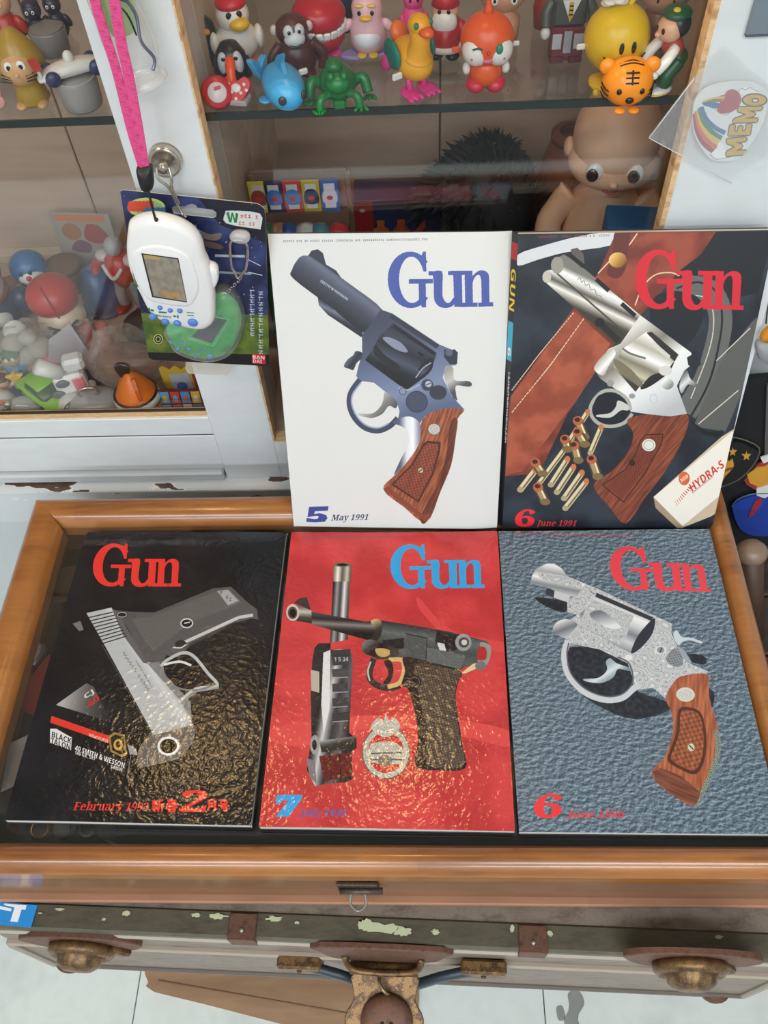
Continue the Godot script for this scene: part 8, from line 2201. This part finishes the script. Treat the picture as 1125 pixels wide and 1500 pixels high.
	for s in [-1, 1]:
		part(o, "leg", tube(curve3([Vector3(s * 0.08, 0.44, 0), Vector3(s * 0.12, 0.22, 0.03), Vector3(s * 0.13, 0.02, 0.02)]), [0.1, 0.09, 0.08, 0.07], 10), toy(140, 136, 132))
		part(o, "arm", tube(curve3([Vector3(s * 0.18, 0.74, 0), Vector3(s * 0.32, 0.6, 0.06), Vector3(s * 0.3, 0.42, 0.14)]), [0.075, 0.07, 0.065, 0.06], 10), toy(166, 46, 44))
		ball(o, "silver_shoulder", Vector3(s * 0.18, 0.76, 0.02), Vector3(0.1, 0.07, 0.09), toy(176, 172, 166))
		ball(o, "boot", Vector3(s * 0.13, 0.03, 0.06), Vector3(0.08, 0.05, 0.14), toy(150, 40, 40))
	part(o, "chest_stripe", tube(curve3([Vector3(-0.14, 0.72, 0.14), Vector3(0, 0.6, 0.21), Vector3(0.12, 0.72, 0.15)]), 0.025, 8), toy(186, 182, 176))
	o = stand("navy_plump_toy", "big navy toy with white belly and red collar at the left end", "toy figure", -6, 478, 364, y, 0.5, g)
	ball(o, "head", Vector3(0, 0.72, 0), Vector3(0.33, 0.3, 0.3), toy(28, 38, 86))
	ball(o, "muzzle", Vector3(0.05, 0.6, 0.14), Vector3(0.24, 0.2, 0.22), toy(190, 176, 180))
	part(o, "collar", lathe([Vector2(0.24, 0.4), Vector2(0.31, 0.42), Vector2(0.31, 0.47), Vector2(0.24, 0.49)], 24), toy(166, 36, 40))
	part(o, "body", lathe([Vector2(0, 0), Vector2(0.3, 0.02), Vector2(0.36, 0.2), Vector2(0.26, 0.42), Vector2(0, 0.46)]), toy(28, 38, 86))
	for s in [-1, 1]:
		ball(o, "arm", Vector3(s * 0.38, 0.26, 0.08), Vector3(0.12, 0.16, 0.12), toy(28, 38, 86))
		ball(o, "eye", Vector3(s * 0.1, 0.78, 0.28), Vector3(0.07, 0.09, 0.04), eye_white)
	ball(o, "belly", Vector3(0.02, 0.2, 0.2), Vector3(0.22, 0.17, 0.18), white)
	o = stand("pale_mask_toy", "pale toy with a white ear lying before the navy one", "toy animal", 4, 530, 480, y, 0.2, g)
	ball(o, "body", Vector3(0, 0.45, 0), Vector3(0.6, 0.42, 0.5), toy(130, 120, 104))
	ball(o, "ear", Vector3(0.6, 0.85, 0.05), Vector3(0.24, 0.3, 0.12), white, Vector3(0, 0, -0.5))
	ball(o, "face", Vector3(0.05, 0.42, 0.3), Vector3(0.36, 0.28, 0.26), toy(166, 150, 126))
	eyes(o, 0.5, 0.53, 0.14, 0.06, true, false)
	o = stand("orange_bear_pair", "small orange and grey toy behind the robot", "toy animal", 128, 500, 470, y, 0.1, g)
	ball(o, "body", Vector3(0, 0.32, 0), Vector3(0.36, 0.32, 0.3), toy(120, 116, 118))
	ball(o, "head", Vector3(0.1, 0.75, 0.05), Vector3(0.28, 0.25, 0.25), toy(206, 116, 50))
	for s in [-1, 1]:
		ball(o, "ear", Vector3(0.1 + s * 0.2, 0.98, 0), Vector3(0.09, 0.09, 0.06), toy(196, 106, 46))
		ball(o, "foot", Vector3(s * 0.2, 0.08, 0.25), Vector3(0.14, 0.09, 0.16), toy(196, 130, 60))
	# cartoon card standing at the back, a plain poster of shapes
	o = stand("toy_backing_card", "pale card with an orange heading and red printed shapes standing at the back", "card", 142, 400, 322, y, -0.1)
	o.scale = Vector3.ONE
	hh = on_z(142, 318, o.position.z).y
	o.rotation.x = -0.12
	part(o, "card", box(Vector3(0.07, hh, 0.0012), 0.0003), mat(rgb(150, 140, 132), 0.5), Vector3(0, hh * 0.5, 0))
	part(o, "heading", box(Vector3(0.056, hh * 0.09, 0.0006)), mat(rgb(190, 110, 60), 0.5), Vector3(0, hh * 0.92, 0.0008))
	part(o, "printed_shape", prism(oval(-0.014, hh * 0.7, 0.011, 0.01), 0, 0.0005), mat(rgb(150, 100, 50), 0.5), Vector3(0, 0, 0.0008))
	part(o, "printed_shape", prism(smooth2([0.0, hh * 0.6, 0.006, hh * 0.82, 0.02, hh * 0.8, 0.028, hh * 0.6, 0.014, hh * 0.52]), 0, 0.0005), mat(rgb(150, 50, 52), 0.5), Vector3(0, 0, 0.0008))
	part(o, "printed_shape", prism(smooth2([-0.02, hh * 0.4, -0.01, hh * 0.56, 0.004, hh * 0.5, 0.0, hh * 0.36]), 0, 0.0005), mat(rgb(110, 60, 90), 0.5), Vector3(0, 0, 0.0008))
	# two low tins that fill the back
	for q in [[30, 452, 418, rgb(130, 70, 44), "rust-brown round tin behind the blue-headed toy"], [104, 420, 385, rgb(110, 74, 56), "brown round tin at the back of the heap"], [228, 512, 470, rgb(60, 50, 46), "dark round tin behind the blister card"], [40, 500, 480, rgb(80, 34, 36), "dark red round tin before the blue-headed toy"]]:
		o = stand("round_tin", q[4], "tin", q[0], q[1], q[2], y)
		part(o, "body", lathe([Vector2(0, 0), Vector2(0.56, 0), Vector2(0.6, 0.06), Vector2(0.6, 0.8), Vector2(0, 0.82)], 26), mat(q[3], 0.4))
		part(o, "lid", lathe([Vector2(0, 1.0), Vector2(0.58, 0.98), Vector2(0.63, 0.92), Vector2(0.63, 0.78), Vector2(0, 0.78)], 26), mat(q[3], 0.4))
# crinkled bag: a sphere pushed about by noise
func st_crumple(o: Node, called: String, c: Vector3, r: Vector3, m: Material, seed_: int) -> void:
	var n := FastNoiseLite.new()
	n.seed = seed_
	n.frequency = 1.3
	var st := begin(true)
	var nu := 16
	var nv := 10
	var at := func(i: int, j: int) -> Vector3:
		var a := TAU * (i % nu) / nu
		var b := PI * j / nv - PI / 2
		var d := Vector3(cos(a) * cos(b), sin(b), sin(a) * cos(b))
		return c + d * r * (1.0 + 0.35 * n.get_noise_3d(d.x * 1.5, d.y * 1.5, d.z * 1.5))
	for i in nu:
		for j in nv:
			var p: Vector3 = at.call(i, j)
			var q: Vector3 = at.call(i + 1, j)
			var s: Vector3 = at.call(i + 1, j + 1)
			var t: Vector3 = at.call(i, j + 1)
			if j > 0:
				tri(st, p, q, s, p - c)
			if j < nv - 1:
				tri(st, p, s, t, p - c)
	part(o, called, done(st), m)

func _ready() -> void:
	# --- camera
	cam_basis = Basis(Vector3.UP, deg_to_rad(4.75)) * Basis(Vector3.RIGHT, deg_to_rad(-54.06)) * Basis(Vector3.BACK, deg_to_rad(-4.64))
	var cam := Camera3D.new()
	cam.name = "camera"
	cam.transform = Transform3D(cam_basis, CAM)
	cam.fov = rad_to_deg(2.0 * atan(750.0 / FOCAL))
	cam.near = 0.02
	add_child(cam)
	cam.current = true
	# --- environment: a closed shop, lit by its own lamps
	var env := Environment.new()
	env.background_mode = Environment.BG_COLOR
	env.background_color = Color(0.02, 0.02, 0.02)
	env.tonemap_mode = Environment.TONE_MAPPER_LINEAR
	env.tonemap_exposure = 1.0
	env.sdfgi_enabled = true
	env.ssao_enabled = true
	env.ssil_enabled = true
	var we := WorldEnvironment.new()
	we.name = "world_environment"
	we.environment = env
	add_child(we)
	ceiling_light(Vector3(-0.75, 1.77, 1.5), 1.7, Color(0.96, 0.985, 1.0), "row nearer the cabinet, by the left wall")
	ceiling_light(Vector3(0.75, 1.77, 1.5), 1.7, Color(0.96, 0.985, 1.0), "row nearer the cabinet, by the right wall")
	ceiling_light(Vector3(-0.75, 1.77, 3.0), 3.4, Color(0.93, 0.97, 1.0), "row far from the cabinet, by the left wall")
	ceiling_light(Vector3(0.75, 1.77, 3.0), 3.4, Color(0.93, 0.97, 1.0), "row far from the cabinet, by the right wall")
	clip_lamp(Vector3(-0.37, 0.78, -0.15), "left of the post")
	clip_lamp(Vector3(-0.02, 0.78, -0.15), "right of the post")
	# --- shared materials
	rng.seed = 1
	sphere = SphereMesh.new()
	sphere.radius = 0.5
	sphere.height = 1.0
	sphere.radial_segments = 24
	sphere.rings = 14
	eye_black = mat(rgb(18, 18, 20), 0.2)
	eye_white = mat(rgb(232, 230, 224), 0.3)
	white_paint = grained([rgb(203, 208, 211), rgb(214, 218, 220), rgb(208, 210, 210)], 256, 0.01, 3.0, 0.42, Vector3(3, 3, 3), 2)
	varnish = grained([rgb(132, 80, 34), rgb(164, 106, 50), rgb(148, 92, 42), rgb(118, 70, 32)], 512, 0.012, 9.0, 0.3, Vector3(3.2, 3.2, 3.2), 13)
	varnish.clearcoat_enabled = true
	varnish.clearcoat = 0.6
	varnish.clearcoat_roughness = 0.15
	# --- structure
	build_room()
	build_cabinet()
	# --- showcase, trunk, magazines
	build_showcase()
	build_trunk()
	showcase_contents()
	magazines()
	# --- hung things and toys
	hang_things()
	right_things()
	shelf_toys()
	lower_right()
	lower_left()
	settle()
func flat_xf(x: float, z: float, a: float, y: float) -> Transform3D:
	var c := cos(a)
	var s := sin(a)
	return Transform3D(Basis(Vector3(c, 0, -s), Vector3(-s, 0, -c), Vector3(0, 1, 0)), Vector3(x + MH * s, y, z + MH * c))
func lean_xf(x: float, z: float, a: float, lean: float, thick: float) -> Transform3D:
	var ax := Vector3(cos(a), 0, -sin(a))
	var up := Vector3(-sin(lean) * sin(a), cos(lean), -sin(lean) * cos(a))
	var n := ax.cross(up)
	return Transform3D(Basis(ax, up, n), Vector3(x, 0.0021, z) - n * thick)
func magazines() -> void:
	var sp := printed(spine_print(), 0.4)
	var dark := mat(rgb(26, 26, 30), 0.4)
	var wave := func(a: float, b: float) -> float: return 0.0012 * sin(b * 4.0 + a * 2.0) * a + 0.0006 * sin(a * 7.0)
	var gf := "gun magazines lying flat on the glass lid"
	var gs := "gun magazines leaning on the cabinet"
	magazine("black magazine, grey pistol on cover, February 1993", flat_xf(-0.2058, -0.092, deg_to_rad(-0.95), 0.0006), cover_february(), 0.0072, func(a, b): return 0.0005 * sin(a * 6.0 + b * 3.0) - 0.0035 * pow(maxf(b - 0.94, 0.0) / 0.06, 2.0), 0.15, 0.03, dark, gf)
	magazine("red magazine with two black pistols and a silver badge, July 1991", flat_xf(-0.0193, -0.0885, deg_to_rad(-0.65), 0.0006), cover_july(), 0.0072, func(a, b): return 0.0007 * sin(a * 5.0 - b * 4.0) - 0.002 * pow(maxf(b - 0.95, 0.0) / 0.05, 2.0), 0.15, 0.03, sp, gf)
	magazine("grey magazine with engraved snub revolver on pebbled leather, June 1990", flat_xf(0.1637, -0.0865, deg_to_rad(-0.24), 0.0006), cover_june_ninety(), 0.0066, func(a, b): return 0.0004 * sin(a * 5.0 + b * 4.0), 0.36, 0.0, sp, gf)
	magazine("white magazine with blue-black revolver and wooden grip, May 1991", lean_xf(-0.0188, -0.0955, deg_to_rad(-1.9), deg_to_rad(23.6), 0.0042), cover_may(), 0.0042, func(a, b): return 0.004 * sin(b * PI) * a * 0.5 - 0.003 * pow(maxf(a - 0.85, 0) / 0.15, 2), 0.38, 0.0, sp, gs)
	var e := magazine("dark magazine with chromed revolver, leather holster and cartridges, June 1991", lean_xf(0.1680, -0.0925, deg_to_rad(-1.21), deg_to_rad(20.9), 0.0072), cover_june_ninety_one(), 0.0072, func(a, b): return 0.003 * sin(b * PI) * a * 0.5, 0.3, 0.0, sp, gs, 0.0038)
	# a leaf that has slipped out beyond the cover's free edge
	part(e, "loose_leaf", prism(pts2([MW * 0.5 - 0.01, 0.06, MW * 0.5 + 0.001, 0.07, MW * 0.5 + 0.0075, 0.235, MW * 0.5 - 0.01, 0.25]), 0.004, 0.0043), mat(rgb(206, 208, 212), 0.7))
